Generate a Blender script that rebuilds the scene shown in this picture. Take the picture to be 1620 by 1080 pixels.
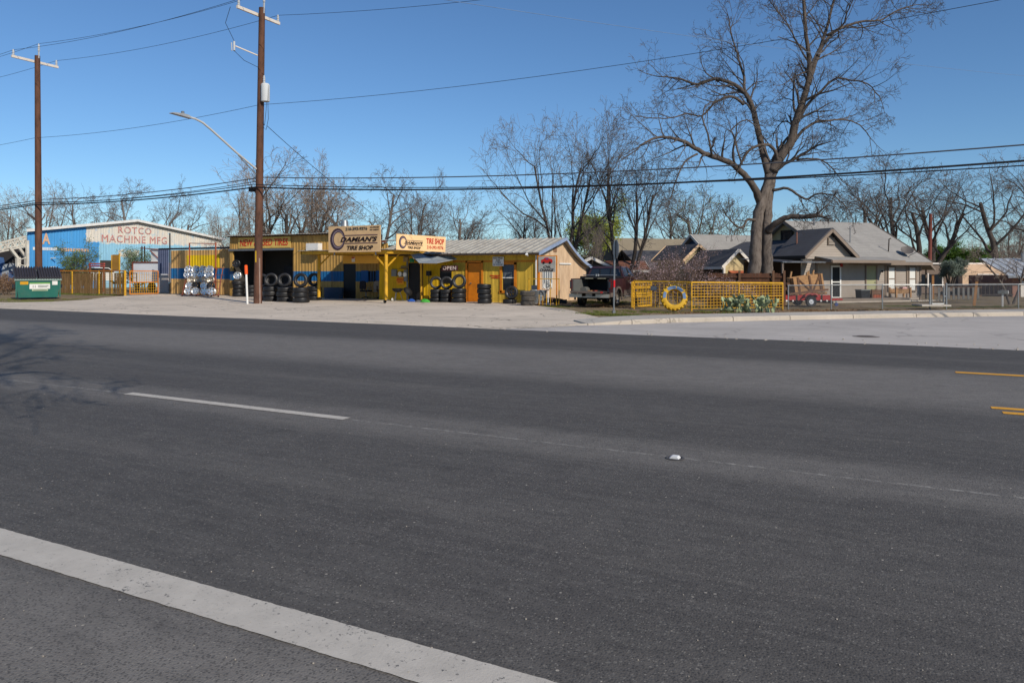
import bpy, math, random
from mathutils import Vector, Matrix
R = math.radians
sc = bpy.context.scene
for o in list(bpy.data.objects):
    bpy.data.objects.remove(o)
C = sc.collection

# ------------------------------------------------------------------ camera, sky, sun, exposure
CAM_H, YAW, FPX, HZ = 1.6, R(27.2), 1170.0, 428.0
cam = bpy.data.objects.new('camera', bpy.data.cameras.new('camera')); C.objects.link(cam)
cam.location = (0, 0, CAM_H); cam.rotation_euler = (R(90), 0, YAW)
cam.data.sensor_width = 36; cam.data.lens = 36 * FPX / 1620
cam.data.shift_y = -(540 - HZ) / 1620
cam.data.clip_start = .05; cam.data.clip_end = 3000
sc.camera = cam

SUN_AZ, SUN_EL = (.891, -.454), R(33)
w = bpy.data.worlds.new('World'); sc.world = w; w.use_nodes = True
nt = w.node_tree
sky = nt.nodes.new('ShaderNodeTexSky'); sky.sky_type = 'NISHITA'; sky.sun_disc = False
sky.sun_elevation = SUN_EL; sky.sun_rotation = math.atan2(SUN_AZ[0], SUN_AZ[1])
sky.air_density = 1.0; sky.dust_density = 0.; sky.ozone_density = 3.6; sky.altitude = 150
hs = nt.nodes.new('ShaderNodeMix'); hs.data_type = 'RGBA'; hs.blend_type = 'MULTIPLY'; hs.inputs[0].default_value = 1; hs.inputs[7].default_value = (.63,.815,.975,1)   # deep clear blue, the whole sky alike
nt.links.new(sky.outputs[0], hs.inputs[6]); nt.links.new(hs.outputs[2], nt.nodes['Background'].inputs[0])
nt.nodes['Background'].inputs[1].default_value = .1
sl = bpy.data.lights.new('sun', 'SUN'); sl.energy = 3.85; sl.angle = R(.5); sl.color = (1, .92, .80)
so = bpy.data.objects.new('sun', sl); C.objects.link(so)
so.rotation_euler = Vector((-SUN_AZ[0]*math.cos(SUN_EL), -SUN_AZ[1]*math.cos(SUN_EL), -math.sin(SUN_EL))).to_track_quat('-Z', 'Y').to_euler()
sc.view_settings.view_transform = 'Standard'; sc.view_settings.look = 'None'
sc.view_settings.gamma = 1; sc.view_settings.exposure = 0.14; sc.view_settings.use_curve_mapping = False

# ------------------------------------------------------------------ measuring: photograph pixel -> point in the place
FW = Vector((-math.sin(YAW), math.cos(YAW))); RT = Vector((math.cos(YAW), math.sin(YAW)))
def pd(px, py, D):
    u = (px - 810) / FPX
    return Vector((FW.x*D + RT.x*u*D, FW.y*D + RT.y*u*D, CAM_H - (py - HZ)*D/FPX))
def pY(px, py, Y):
    u = (px - 810) / FPX
    return pd(px, py, Y / (FW.y + u*RT.y))
def pX(px, py, X):
    u = (px - 810) / FPX
    return pd(px, py, X / (FW.x + u*RT.x))
def gp(px, py, z=0.):
    return pd(px, py, FPX*(CAM_H - z)/(py - HZ))
def sstep(a, b, x):
    t = min(1, max(0, (x-a)/(b-a))); return t*t*(3-2*t)
def hgt(x, y):
    return -.22*sstep(28, 42, y)*sstep(-14, -8, x)

# ------------------------------------------------------------------ mesh building
class MB:
    def __init__(s): s.v = []; s.f = []
    def add(s, vs, fs):
        b = len(s.v); s.v.extend(vs); s.f.extend([tuple(i+b for i in f) for f in fs]); return s
    def box(s, c, d, rz=0., tilt=None):
        x, y, z = d[0]/2, d[1]/2, d[2]/2
        vs = [Vector(p) for p in ((-x,-y,-z),(x,-y,-z),(x,y,-z),(-x,y,-z),(-x,-y,z),(x,-y,z),(x,y,z),(-x,y,z))]
        m = Matrix.Rotation(rz, 3, 'Z')
        if tilt is not None: m = m @ tilt
        c = Vector(c)
        return s.add([m @ v + c for v in vs], [(0,3,2,1),(4,5,6,7),(0,1,5,4),(1,2,6,5),(2,3,7,6),(3,0,4,7)])
    def span(s, a, b):
        return s.box([(a[i]+b[i])/2 for i in range(3)], [abs(b[i]-a[i]) for i in range(3)])
    def bar(s, p, q, w, h=None, up=(0,0,1)):
        p, q = Vector(p), Vector(q); h = h or w
        d = (q-p).normalized(); u = Vector(up)
        if abs(d.dot(u)) > .98: u = Vector((0,1,0))
        a = d.cross(u).normalized()*w/2; b = a.cross(d).normalized()*h/2
        vs = [p-a-b, p+a-b, p+a+b, p-a+b, q-a-b, q+a-b, q+a+b, q-a+b]
        return s.add(vs, [(0,1,2,3),(7,6,5,4),(4,5,1,0),(5,6,2,1),(6,7,3,2),(7,4,0,3)])
    def tube(s, pts, rad, n=6, cap=True):
        pts = [Vector(p) for p in pts]; k = len(pts)
        if not hasattr(rad, '__len__'): rad = [rad]*k
        t0 = (pts[1]-pts[0]).normalized()
        u = Vector((0,0,1)) if abs(t0.z) < .9 else Vector((1,0,0))
        a = t0.cross(u).normalized()
        vs = []; fs = []
        cs = [(math.cos(2*math.pi*j/n), math.sin(2*math.pi*j/n)) for j in range(n)]
        for i in range(k):
            t = (pts[min(i+1,k-1)] - pts[max(i-1,0)]).normalized()
            a = (a - t*a.dot(t)).normalized(); b = t.cross(a); r = rad[i]; p = pts[i]
            vs.extend([p + a*(c*r) + b*(q*r) for c, q in cs])
        for i in range(k-1):
            for j in range(n):
                j2 = (j+1) % n
                fs.append((i*n+j, i*n+j2, (i+1)*n+j2, (i+1)*n+j))
        if cap:
            fs.append(tuple(reversed(range(n)))); fs.append(tuple((k-1)*n+j for j in range(n)))
        return s.add(vs, fs)
    def lathe(s, prof, n=20, m=None, closed=False):
        m = m or Matrix(); vs = []; fs = []; k = len(prof)
        for j in range(n):
            a = 2*math.pi*j/n
            vs.extend([m @ Vector((r*math.cos(a), r*math.sin(a), z)) for r, z in prof])
        for j in range(n):
            j2 = (j+1) % n
            for i in range(k if closed else k-1):
                i2 = (i+1) % k
                fs.append((j*k+i, j2*k+i, j2*k+i2, j*k+i2))
        return s.add(vs, fs)
    def prism(s, poly, axis, a, b, m=None):
        """poly of 2D points extruded along axis (0,1,2) from a to b"""
        def P(p, t):
            q = [0,0,0]; o = [i for i in range(3) if i != axis]; q[o[0]] = p[0]; q[o[1]] = p[1]; q[axis] = t
            q = Vector(q); return m @ q if m else q
        n = len(poly); vs = [P(p,a) for p in poly] + [P(p,b) for p in poly]
        fs = [tuple(range(n)), tuple(range(2*n-1, n-1, -1))] + [(i, i+n, (i+1)%n+n, (i+1)%n) for i in range(n)]
        return s.add(vs, fs)
    def slab(s, pts, th):
        """a polygon in space given thickness downwards along its normal"""
        pts = [Vector(p) for p in pts]; nrm = (pts[1]-pts[0]).cross(pts[2]-pts[0]).normalized()
        n = len(pts); vs = pts + [p - nrm*th for p in pts]
        fs = [tuple(range(n)), tuple(range(2*n-1, n-1, -1))] + [((i+1)%n, i, i+n, (i+1)%n+n) for i in range(n)]
        return s.add(vs, fs)
    def corr(s, x0, x1, z0, z1, y, pitch=.2, dep=.03, th=.05, face=-1):
        """ribbed metal sheet standing in the xz plane at y, ribs towards face*y"""
        xs = []; x = x0; pat = [(0,0),(.3,0),(.4,1),(.6,1),(.7,0)]
        while x < x1 - 1e-4:
            for t, d in pat:
                if x + t*pitch < x1: xs.append((x + t*pitch, y + face*dep*d))
            x += pitch
        xs.append((x1, y)); n = len(xs)
        ztop = z1 if hasattr(z1, '__call__') else (lambda q: z1)
        vs = [Vector((a,b,z0)) for a,b in xs] + [Vector((a,b,ztop(a))) for a,b in xs]
        vs += [Vector((x0,y-face*th,z0)), Vector((x1,y-face*th,z0)), Vector((x0,y-face*th,ztop(x0))), Vector((x1,y-face*th,ztop(x1)))]
        fs = [(i,i+1,i+1+n,i+n) for i in range(n-1)]
        b = 2*n
        fs += [(b+1,b,b+2,b+3), (b,0,n,b+2), (n-1,b+1,b+3,2*n-1), tuple([b+2]+list(range(n,2*n))+[b+3])]
        return s.add(vs, fs)
    def build(s, name, m, parent=None, world=False, smooth=False):
        me = bpy.data.meshes.new(name)
        vs = s.v
        if world and parent is not None:
            top = parent
            while top.parent is not None: top = top.parent
            mi = (Matrix.Translation(top.location) @ Matrix.Rotation(top.rotation_euler.z, 4, 'Z')).inverted()
            vs = [mi @ Vector(v) for v in vs]
        me.from_pydata([tuple(v) for v in vs], [], s.f)
        if m: me.materials.append(m)
        me.update()
        if smooth:
            me.polygons.foreach_set('use_smooth', [True]*len(me.polygons))
            if smooth != 'all':
                try: me.set_sharp_from_angle(angle=R(38))
                except Exception: pass
        o = bpy.data.objects.new(name, me); C.objects.link(o)
        if parent is not None: o.parent = parent
        return o

def tag(o, label, cat, group=None, kind=None):
    o['label'] = label; o['category'] = cat
    if group: o['group'] = group
    if kind: o['kind'] = kind
    return o
def thing(name, label, cat, loc=(0,0,0), rz=0., group=None):
    o = bpy.data.objects.new(name, None); C.objects.link(o); o.empty_display_size = .1
    o.location = loc; o.rotation_euler = (0,0,rz)
    return tag(o, label, cat, group)
def struct(name, mb, m, label, cat='ground'):
    o = mb.build(name, m); o['kind'] = 'structure'; o['label'] = label; o['category'] = cat
    return o
def stuff(o): o['kind'] = 'stuff'; return o
def link_copy(o, parent=None):
    c = o.copy(); C.objects.link(c)
    if parent is not None: c.parent = parent
    return c
def copy_tree(root, label, loc, rz=0., scale=None, rot=None):
    kids = [k for k in bpy.data.objects if k.parent is root]
    c = link_copy(root); c.location = loc; c.rotation_euler = rot or (0,0,rz); c['label'] = label
    if scale: c.scale = scale if hasattr(scale, '__len__') else (scale,)*3
    for k in kids:
        sub = [g for g in bpy.data.objects if g.parent is k]
        kc = link_copy(k, c)
        for g in sub: link_copy(g, kc)
    return c

# ------------------------------------------------------------------ materials
MATS = {}
def srgb(r, g, b):
    f = lambda c: ((c/255+.055)/1.055)**2.4 if c > 10 else c/255/12.92
    return (f(r), f(g), f(b), 1)
class NT:
    def __init__(s, name):
        s.m = bpy.data.materials.new(name); s.m.use_nodes = True; s.t = s.m.node_tree
        s.b = s.t.nodes['Principled BSDF']; s.out = s.t.nodes['Material Output']
    def n(s, typ, **kw):
        q = s.t.nodes.new(typ)
        for k, v in kw.items(): setattr(q, k, v)
        return q
    def l(s, a, b): s.t.links.new(a, b)
    def val(s, sock, v):
        if hasattr(v, 'is_linked') or hasattr(v, 'links'): s.l(v, sock)
        else: sock.default_value = v
    def math(s, op, a, b=0., clamp=False):
        q = s.n('ShaderNodeMath', operation=op, use_clamp=clamp); s.val(q.inputs[0], a); s.val(q.inputs[1], b); return q.outputs[0]
    def mix(s, fac, a, b, blend='MIX'):
        q = s.n('ShaderNodeMix', data_type='RGBA', blend_type=blend); s.val(q.inputs[0], fac); s.val(q.inputs[6], a); s.val(q.inputs[7], b); return q.outputs[2]
    def noise(s, vec, scale, detail=4, rough=.6, dim='3D'):
        q = s.n('ShaderNodeTexNoise'); s.l(vec, q.inputs['Vector']); q.inputs['Scale'].default_value = scale
        q.inputs['Detail'].default_value = detail; q.inputs['Roughness'].default_value = rough; return q.outputs['Fac']
    def ramp(s, fac, a, b):
        q = s.n('ShaderNodeMapRange'); q.clamp = True; s.val(q.inputs[0], fac); q.inputs[1].default_value = a; q.inputs[2].default_value = b; return q.outputs[0]
    def scaled(s, vec, k):
        q = s.n('ShaderNodeVectorMath', operation='MULTIPLY'); s.l(vec, q.inputs[0]); q.inputs[1].default_value = k; return q.outputs[0]
    def objvec(s, rnd=True):
        tc = s.n('ShaderNodeTexCoord')
        if not rnd: return tc.outputs['Object']
        oi = s.n('ShaderNodeObjectInfo'); k = s.math('MULTIPLY', oi.outputs['Random'], 37.)
        q = s.n('ShaderNodeVectorMath', operation='ADD'); s.l(tc.outputs['Object'], q.inputs[0]); s.l(k, q.inputs[1]); return q.outputs[0]
    def pos(s): return s.n('ShaderNodeNewGeometry').outputs['Position']
    def xyz(s, vec):
        q = s.n('ShaderNodeSeparateXYZ'); s.l(vec, q.inputs[0]); return q.outputs
    def bump(s, h, strength, dist=.02):
        q = s.n('ShaderNodeBump'); s.l(h, q.inputs['Height']); q.inputs['Strength'].default_value = strength; q.inputs['Distance'].default_value = dist
        s.l(q.outputs[0], s.b.inputs['Normal'])
    def fin(s, col, rough=.8, spec=.3, metal=0.):
        s.val(s.b.inputs['Base Color'], col); s.val(s.b.inputs['Roughness'], rough)
        s.b.inputs['Specular IOR Level'].default_value = spec; s.val(s.b.inputs['Metallic'], metal)
        return s.m
def mul(c, k): return tuple(min(1, x*k) for x in c[:3]) + (1,)
def mat(name, col, rough=.75, var=.25, scale=2.5, bump=.0, bscale=60, metal=0., dirt=None, spec=.3, streak=0., hue=0.):
    """plain colour with uneven fading, optional dirt (colour, amount 0..1, scale), grain relief"""
    if name in MATS: return MATS[name]
    t = NT(name); v = t.objvec()
    vv = t.scaled(v, (1,1,.25)) if streak else v
    n1 = t.noise(vv, scale, 5, .65)
    c = t.mix(t.ramp(n1, .25, .75), mul(col, 1-var), mul(col, 1+var))
    if hue:
        oi = t.n('ShaderNodeObjectInfo')
        c = t.mix(t.math('MULTIPLY', oi.outputs['Random'], hue), c, mul(col, .45))
    if dirt:
        dc, da, ds = dirt
        n2 = t.noise(t.scaled(v, (1,1,.35)) if streak else v, ds, 6, .7)
        c = t.mix(t.math('MULTIPLY', t.ramp(n2, .48, .72), da), c, dc)
    if bump: t.bump(t.noise(v, bscale, 4, .7), bump)
    r = t.math('ADD', t.math('MULTIPLY', t.math('SUBTRACT', n1, .5), .3), rough, True)
    MATS[name] = t.fin(c, r, spec, metal); return MATS[name]
def inbox(t, p, rng, jit=None):
    """mask of a painted rectangle on a wall; rng = {axis: (lo, hi)} in world metres"""
    m = None
    for ax, (lo, hi) in rng.items():
        v = p[ax] if jit is None else t.math('ADD', p[ax], jit)
        a = t.math('MULTIPLY', t.math('GREATER_THAN', v, lo), t.math('LESS_THAN', v, hi))
        m = a if m is None else t.math('MULTIPLY', m, a)
    return m
def paintmat(name, col, patches, rough=.7, var=.2, scale=1.5, worn=.0, dirt=None, spec=.3, jit=0.):
    """a wall painted in zones: patches = [(colour, {axis:(lo,hi)}, wear)]"""
    t = NT(name); P = t.pos(); p = t.xyz(P)
    n1 = t.noise(t.scaled(P, (1,1,.3)), scale, 5, .7)
    n2 = t.noise(P, 2.2, 7, .75)
    c = t.mix(t.ramp(n1, .3, .7), mul(col, 1-var), mul(col, 1+var))
    for pc, rng, wear in patches:
        pcv = t.mix(t.ramp(n1, .3, .7), mul(pc, 1-var*.7), mul(pc, 1+var*.7))
        m = inbox(t, p, rng, t.math('MULTIPLY', t.math('SUBTRACT', t.noise(t.scaled(P, (1,1,.5)), 1.1, 6, .75), .5), jit) if jit else None)
        if wear: m = t.math('MULTIPLY', m, t.ramp(n2, wear-.12, wear+.03))
        c = t.mix(m, c, pcv)
    if dirt: c = t.mix(t.math('MULTIPLY', t.ramp(t.noise(t.scaled(P, (1.4,1.4,.25)), 2.5, 6, .7), .5, .75), dirt[1]), c, dirt[0])
    MATS[name] = t.fin(c, rough, spec); return MATS[name]

YEL = mat('yellow_paint', srgb(206,156,40), .6, .22, 3, dirt=(srgb(128,94,44), .65, 4))
ORANGE = mat('orange_paint', srgb(205,120,24), .6, .15, 2, dirt=(srgb(120,75,30), .4, 3))
GALV = mat('galvanised_steel', srgb(150,152,152), .45, .12, 6, metal=.7)
STEEL = mat('dull_steel', srgb(120,122,125), .5, .2, 5, metal=.6)
RUST = mat('rusty_steel', srgb(128,72,58), .75, .3, 8, dirt=(srgb(70,40,30), .6, 6))
RUBBER = mat('tire_rubber', srgb(27,26,27), .48, .3, 4, bump=.12, bscale=50, dirt=(srgb(80,74,68), .2, 3), spec=.5)
RUBBERG = mat('dusty_rubber', srgb(78,73,68), .85, .25, 5, bump=.15, dirt=(srgb(128,118,104), .6, 4))
CHROME = mat('chrome', srgb(214,212,208), .3, .12, 9, metal=.75)
DARKRIM = mat('dark_alloy', srgb(52,52,54), .35, .1, 5, metal=.6)
DULLRIM = mat('dull_alloy', srgb(170,160,145), .4, .15, 5, metal=.8)
BLACK = mat('black_plastic', srgb(28,28,30), .6, .2, 4)
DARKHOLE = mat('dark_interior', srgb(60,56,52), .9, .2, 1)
WHITE = mat('white_paint', srgb(222,220,214), .6, .06, 2, dirt=(srgb(150,142,130), .35, 2.5))
GLASS = mat('dark_glass', srgb(34,40,46), .08, .15, 1, spec=.6)
POLEWOOD = mat('creosote_wood', srgb(94,64,50), .85, .35, 3, bump=.5, bscale=30, streak=1, dirt=(srgb(48,32,27), .8, 5))
PLANK = mat('weathered_plank', srgb(112,82,62), .85, .3, 4, bump=.3, bscale=30, streak=1, hue=.5)
BROWNPLANK = mat('stained_fence_board', srgb(88,58,42), .85, .3, 4, bump=.3, bscale=30, streak=1, hue=.4)
NEWWOOD = mat('crate_wood', srgb(176,134,92), .8, .2, 5, bump=.25, bscale=35, hue=.25, dirt=(srgb(110,80,55), .35, 4))
BARK = mat('tree_bark', srgb(114,104,96), .95, .35, 3, bump=1.0, bscale=9, streak=1, dirt=(srgb(58,48,42), .9, 9), spec=.1)
BARKD = mat('dark_bark', srgb(74,67,62), .95, .35, 3, bump=.6, bscale=14, streak=1, spec=.1)
TWIG = mat('twig_bark', srgb(104,97,92), .95, .3, 1, spec=.1)
TWIGB = mat('brown_twig', srgb(136,122,110), .95, .3, 1, spec=.1)
WIRE = mat('cable_sheath', srgb(30,30,33), .6, .1, 3)
RED = mat('red_paint', srgb(165,42,38), .55, .2, 3, dirt=(srgb(90,50,42), .4, 3))
REDTXT = mat('red_sign_paint', srgb(186,40,30), .7, .1, 4)
BLKTXT = mat('black_sign_paint', srgb(34,22,26), .7, .1, 4)
BLUE = mat('blue_paint', srgb(22,84,146), .65, .15, 2)

def text(s, width, height, m, parent, loc, rot=(R(90),0,0), shear=0., offset=.0, name='lettering', align='CENTER', space=1.):
    cu = bpy.data.curves.new('txt', 'FONT'); cu.body = s; cu.size = 1; cu.extrude = .008; cu.shear = shear; cu.offset = offset
    cu.align_x = 'LEFT'; cu.space_character = space; cu.resolution_u = 3
    ob = bpy.data.objects.new('txt', cu); C.objects.link(ob)
    dg = bpy.context.evaluated_depsgraph_get(); dg.update()
    me = bpy.data.meshes.new_from_object(ob.evaluated_get(dg))
    bpy.data.objects.remove(ob); bpy.data.curves.remove(cu)
    xs = [v.co.x for v in me.vertices]; ys = [v.co.y for v in me.vertices]
    x0, x1, y0, y1 = min(xs), max(xs), min(ys), max(ys)
    kx, ky = width/(x1-x0), height/(y1-y0)
    for v in me.vertices:
        v.co.x = (v.co.x - (x0+x1)/2)*kx; v.co.y = (v.co.y - (y0+y1)/2)*ky; v.co.z *= .6
    me.materials.clear(); me.materials.append(m); me.name = name
    o = bpy.data.objects.new(name, me); C.objects.link(o); o.parent = parent; o.location = loc; o.rotation_euler = rot
    return o
# ================================================================== SETTING: ground, road, pavements
def asphalt():
    t = NT('asphalt'); P = t.pos(); p = t.xyz(P)
    big = t.noise(P, .22, 5, .6); lane = t.noise(t.scaled(P, (.12,1.6,1)), 1.0, 6, .65); mid = t.noise(P, 3.2, 6, .7); fine = t.noise(P, 85, 3, .7)
    wob = t.math('MULTIPLY', t.math('SUBTRACT', t.noise(t.scaled(P, (.25,1,1)), .5, 3), .5), .5)
    y = t.math('ADD', p[1], wob)
    def band(c, hw, soft):
        d = t.math('ABSOLUTE', t.math('SUBTRACT', y, c)); return t.ramp(t.math('MULTIPLY', d, -1.), -(hw+soft), -hw)
    base = t.mix(t.ramp(mid, .3, .7), (0.0827,0.0756,0.0689,1), (0.1092,0.1004,0.0912,1))
    light = t.mix(t.ramp(mid, .3, .7), (0.2014,0.1842,0.1649,1), (0.2650,0.2432,0.2182,1))
    c = t.mix(t.math('MULTIPLY', band(11.75, 1.1, 1.3), .58), base, light)          # seldom driven middle lane
    c = t.mix(t.math('MULTIPLY', band(6.25, .3, .35), .35), c, light)
    c = t.mix(t.math('MULTIPLY', band(1.0, 1.1, .5), .7), c, light)               # shoulder
    dark = (0.0594,0.0538,0.0495,1)
    for yc, hw in ((14.6,.5),(16.5,.55),(9.2,.5),(7.4,.5),(5.2,.45),(3.6,.4)):     # polished wheel paths
        c = t.mix(t.math('MULTIPLY', band(yc, hw*.5, .6), t.math('MULTIPLY', t.ramp(lane, .3, .75), .75)), c, dark)
    c = t.mix(t.math('MULTIPLY', t.math('GREATER_THAN', p[1], 13.72), .35), c, dark)  # newer overlay in the far lane
    c = t.mix(t.math('MULTIPLY', t.ramp(lane, .5, .8), .45), c, (0.1908,0.1739,0.1533,1))
    c = t.mix(t.math('MULTIPLY', t.ramp(big, .5, .75), .3), c, (0.0594,0.0549,0.0514,1))
    vo = t.n('ShaderNodeTexVoronoi'); t.l(P, vo.inputs['Vector']); vo.inputs['Scale'].default_value = 95
    vc = t.xyz(vo.outputs['Color'])
    st = t.math('MULTIPLY', t.math('GREATER_THAN', vc[0], .86), t.math('LESS_THAN', vo.outputs['Distance'], .42))
    c = t.mix(t.math('MULTIPLY', st, .6), c, t.mix(vc[1], (0.1590,0.1490,0.1339,1), (0.3604,0.3312,0.2813,1)))       # light stones in the mix
    pit = t.math('MULTIPLY', t.math('LESS_THAN', vc[2], .22), t.math('LESS_THAN', vo.outputs['Distance'], .5))
    c = t.mix(t.math('MULTIPLY', pit, .5), c, (0.0191,0.0186,0.0194,1))
    v2 = t.n('ShaderNodeTexVoronoi'); t.l(P, v2.inputs['Vector']); v2.inputs['Scale'].default_value = 22
    w2 = t.xyz(v2.outputs['Color'])
    gl = t.math('MULTIPLY', t.math('GREATER_THAN', w2[0], .965), t.math('LESS_THAN', v2.outputs['Distance'], .16))
    c = t.mix(t.math('MULTIPLY', gl, .8), c, (0.4240,0.3829,0.3201,1))
    v3 = t.n('ShaderNodeTexVoronoi'); t.l(P, v3.inputs['Vector']); v3.inputs['Scale'].default_value = 42
    w3 = t.xyz(v3.outputs['Color'])
    c = t.mix(t.math('MULTIPLY', t.math('MULTIPLY', t.math('GREATER_THAN', w3[0], .8), t.math('LESS_THAN', v3.outputs['Distance'], .35)), .5), c, (0.2014,0.1884,0.1668,1))
    c = t.mix(t.math('MULTIPLY', t.math('MULTIPLY', t.math('LESS_THAN', w3[1], .2), t.math('LESS_THAN', v3.outputs['Distance'], .28)), .22), c, (0.0318,0.0300,0.0291,1))
    pat = t.noise(t.scaled(P, (.35,1.,1)), 6.5, 7, .78)
    c = t.mix(t.math('MULTIPLY', t.ramp(pat, .54, .72), .38), c, (0.0403,0.0373,0.0359,1))
    c = t.mix(t.math('MULTIPLY', t.ramp(t.noise(t.scaled(P, (.5,1.,1)), 11, 6, .8), .56, .72), .4), c, (0.1802,0.1656,0.1455,1))
    oil = t.ramp(t.noise(t.scaled(P, (.8,1,1)), 1.7, 3, .5), .68, .78)
    c = t.mix(t.math('MULTIPLY', oil, .35), c, (0.0318,0.0300,0.0291,1))                    # oil drips
    stk = t.noise(t.scaled(P, (.9,9.,1)), 1.6, 7, .75)
    c = t.mix(t.math('MULTIPLY', t.ramp(stk, .5, .7), .3), c, (.05,.048,.046,1)); c = t.mix(t.math('MULTIPLY', t.ramp(stk, .5, .3), .22), c, (.17,.162,.15,1))
    # worn longitudinal joint beside the lane line
    jn = t.math('ABSOLUTE', t.math('SUBTRACT', t.math('ADD', p[1], t.math('MULTIPLY', wob, .08)), 6.235))
    c = t.mix(t.math('MULTIPLY', t.math('LESS_THAN', jn, .022), t.ramp(t.noise(P, 9, 5, .8), .45, .62)), c, (0.2756,0.2587,0.2328,1))
    h = t.math('ADD', t.math('MULTIPLY', vo.outputs['Distance'], -.8), t.math('MULTIPLY', fine, .7))
    t.bump(h, .6, .005)
    return t.fin(c, t.math('ADD', .72, t.math('MULTIPLY', fine, .2)), .28)
def linepaint(name, col, thin, edge):
    """thermoplastic line: asphalt grain shows through where it is worn"""
    t = NT(name); P = t.pos()
    n = t.noise(P, 40, 5, .75); n2 = t.noise(P, 2.5, 6, .7); n3 = t.noise(P, 6, 5, .7)
    c = t.mix(t.ramp(n3, .3, .7), mul(col, .86), mul(col, 1.06))
    wear = t.ramp(t.math('ADD', t.math('MULTIPLY', n, .75), t.math('MULTIPLY', n2, .25)), thin, thin+.07)
    c = t.mix(wear, c, (.09,.088,.087,1))
    sp = t.n('ShaderNodeTexVoronoi'); t.l(P, sp.inputs['Vector']); sp.inputs['Scale'].default_value = 9
    c = t.mix(t.math('MULTIPLY', t.math('LESS_THAN', sp.outputs['Distance'], .07), .7), c, (.12,.115,.11,1))
    t.bump(t.noise(P, 90, 3, .7), .5, .004)
    return t.fin(c, .75, .25)
def concrete(name, col, crack=.6, stain=.5, cs=.55, joints=False):
    t = NT(name); P = t.pos(); p = t.xyz(P)
    n1 = t.noise(P, .35, 6, .65); n2 = t.noise(P, 4, 6, .75); n3 = t.noise(P, 60, 3, .7)
    c = t.mix(t.ramp(n1, .3, .7), mul(col, .82), mul(col, 1.08))
    c = t.mix(t.math('MULTIPLY', t.ramp(n2, .5, .8), .4), c, mul(col, .65))
    c = t.mix(t.math('MULTIPLY', t.ramp(t.noise(t.scaled(P, (.5,1.3,1)), .8, 6, .7), .56, .72), stain), c, mul(col, .42))
    wv = t.n('ShaderNodeVectorMath', operation='ADD'); t.l(P, wv.inputs[0])
    nv = t.n('ShaderNodeTexNoise'); t.l(P, nv.inputs['Vector']); nv.inputs['Scale'].default_value = 1.3; nv.inputs['Detail'].default_value = 5
    t.l(nv.outputs['Color'], wv.inputs[1])
    vo = t.n('ShaderNodeTexVoronoi', feature='DISTANCE_TO_EDGE'); t.l(wv.outputs[0], vo.inputs['Vector']); vo.inputs['Scale'].default_value = cs
    if joints:
        for ax, st_ in ((0,4.1),(1,3.6)):
            fr_ = t.math('FRACT', t.math('DIVIDE', t.math('ADD', p[ax], 1.3), st_)); c = t.mix(t.math('MULTIPLY', t.math('LESS_THAN', fr_, .006), .55), c, mul(col, .4))
    cr = t.math('MULTIPLY', t.math('LESS_THAN', vo.outputs['Distance'], .012), t.ramp(t.noise(P, .3, 3), .42, .55))
    c = t.mix(t.math('MULTIPLY', cr, crack), c, mul(col, .3))
    c = t.mix(t.math('MULTIPLY', t.ramp(n3, .55, .8), .25), c, mul(col, .6))
    t.bump(t.math('ADD', n3, t.math('MULTIPLY', n2, .6)), .5, .008)
    return t.fin(c, .9, .2)
def earth():
    t = NT('bare_earth'); P = t.pos()
    n1 = t.noise(P, .5, 6, .65); n2 = t.noise(P, 5, 6, .75); n3 = t.noise(P, 40, 4, .75)
    c = t.mix(t.ramp(n1, .35, .65), srgb(126,106,84), srgb(158,142,116))
    c = t.mix(t.ramp(n2, .45, .7), c, srgb(96,80,60))
    c = t.mix(t.math('MULTIPLY', t.ramp(t.noise(P, .9, 5, .7), .52, .66), .6), c, srgb(112,112,62))
    c = t.mix(t.math('MULTIPLY', t.ramp(n3, .5, .75), .5), c, srgb(176,160,134))
    t.bump(t.math('ADD', n3, n2), .8, .03)
    return t.fin(c, .95, .1)
rnd = random.Random(4)
EARTH = earth()
xs = [-900,-500,-300,-200,-140,-110]+[-90+3*i for i in range(48)]+[70,110,160,260,420,700,1100]
ys = [-200,-60,-20,-8]+[-4+2.5*i for i in range(5)]+[12+2*i for i in range(30)]+[80,100,130,180,260,400,700,1200]
g = MB(); nx, ny = len(xs), len(ys)
g.v = [Vector((x,y,-.025+hgt(x,y))) for y in ys for x in xs]
g.f = [(j*nx+i, j*nx+i+1, (j+1)*nx+i+1, (j+1)*nx+i) for j in range(ny-1) for i in range(nx-1)]
struct('ground', g, EARTH, 'dry bare earth with patches of thin grass behind the pavement')

def sheet(poly, z): m = MB(); m.add([Vector((p[0],p[1],z)) for p in poly], [tuple(range(len(poly)))]); return m
ROADFAR = 17.76
edge = [(-220 + i*1.6, ROADFAR + rnd.uniform(-.05,.05) + .06*math.sin(i*.7)) for i in range(240)]
struct('road', sheet([(-220,-1.3),(164,-1.3)] + list(reversed(edge)), .012), asphalt(), 'wide dark asphalt road crossing the foreground', 'road')
LW = linepaint('white_line_paint', srgb(188,181,170), .58, .1); LY = linepaint('yellow_line_paint', srgb(216,156,52), .59, .1)
LWD = linepaint('thin_white_line_paint', srgb(200,196,188), .56, .1)
def linestrip(name, x0, x1, y, wd, m, label, z=.0165):
    n = max(2, int((x1-x0)/.04)); up = []; lo = []
    for i in range(n+1):
        x = x0 + (x1-x0)*i/n
        up.append((x, y+wd/2+rnd.uniform(-.003,.003))); lo.append((x, y-wd/2+rnd.uniform(-.003,.003)))
    m_ = MB(); b = [Vector((q[0],q[1],z)) for q in lo]+[Vector((q[0],q[1],z)) for q in up]
    m_.add(b, [(i,i+1,i+1+n+1,i+n+1) for i in range(n)])
    o = struct(name, m_, m, label, 'road marking'); return o
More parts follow.
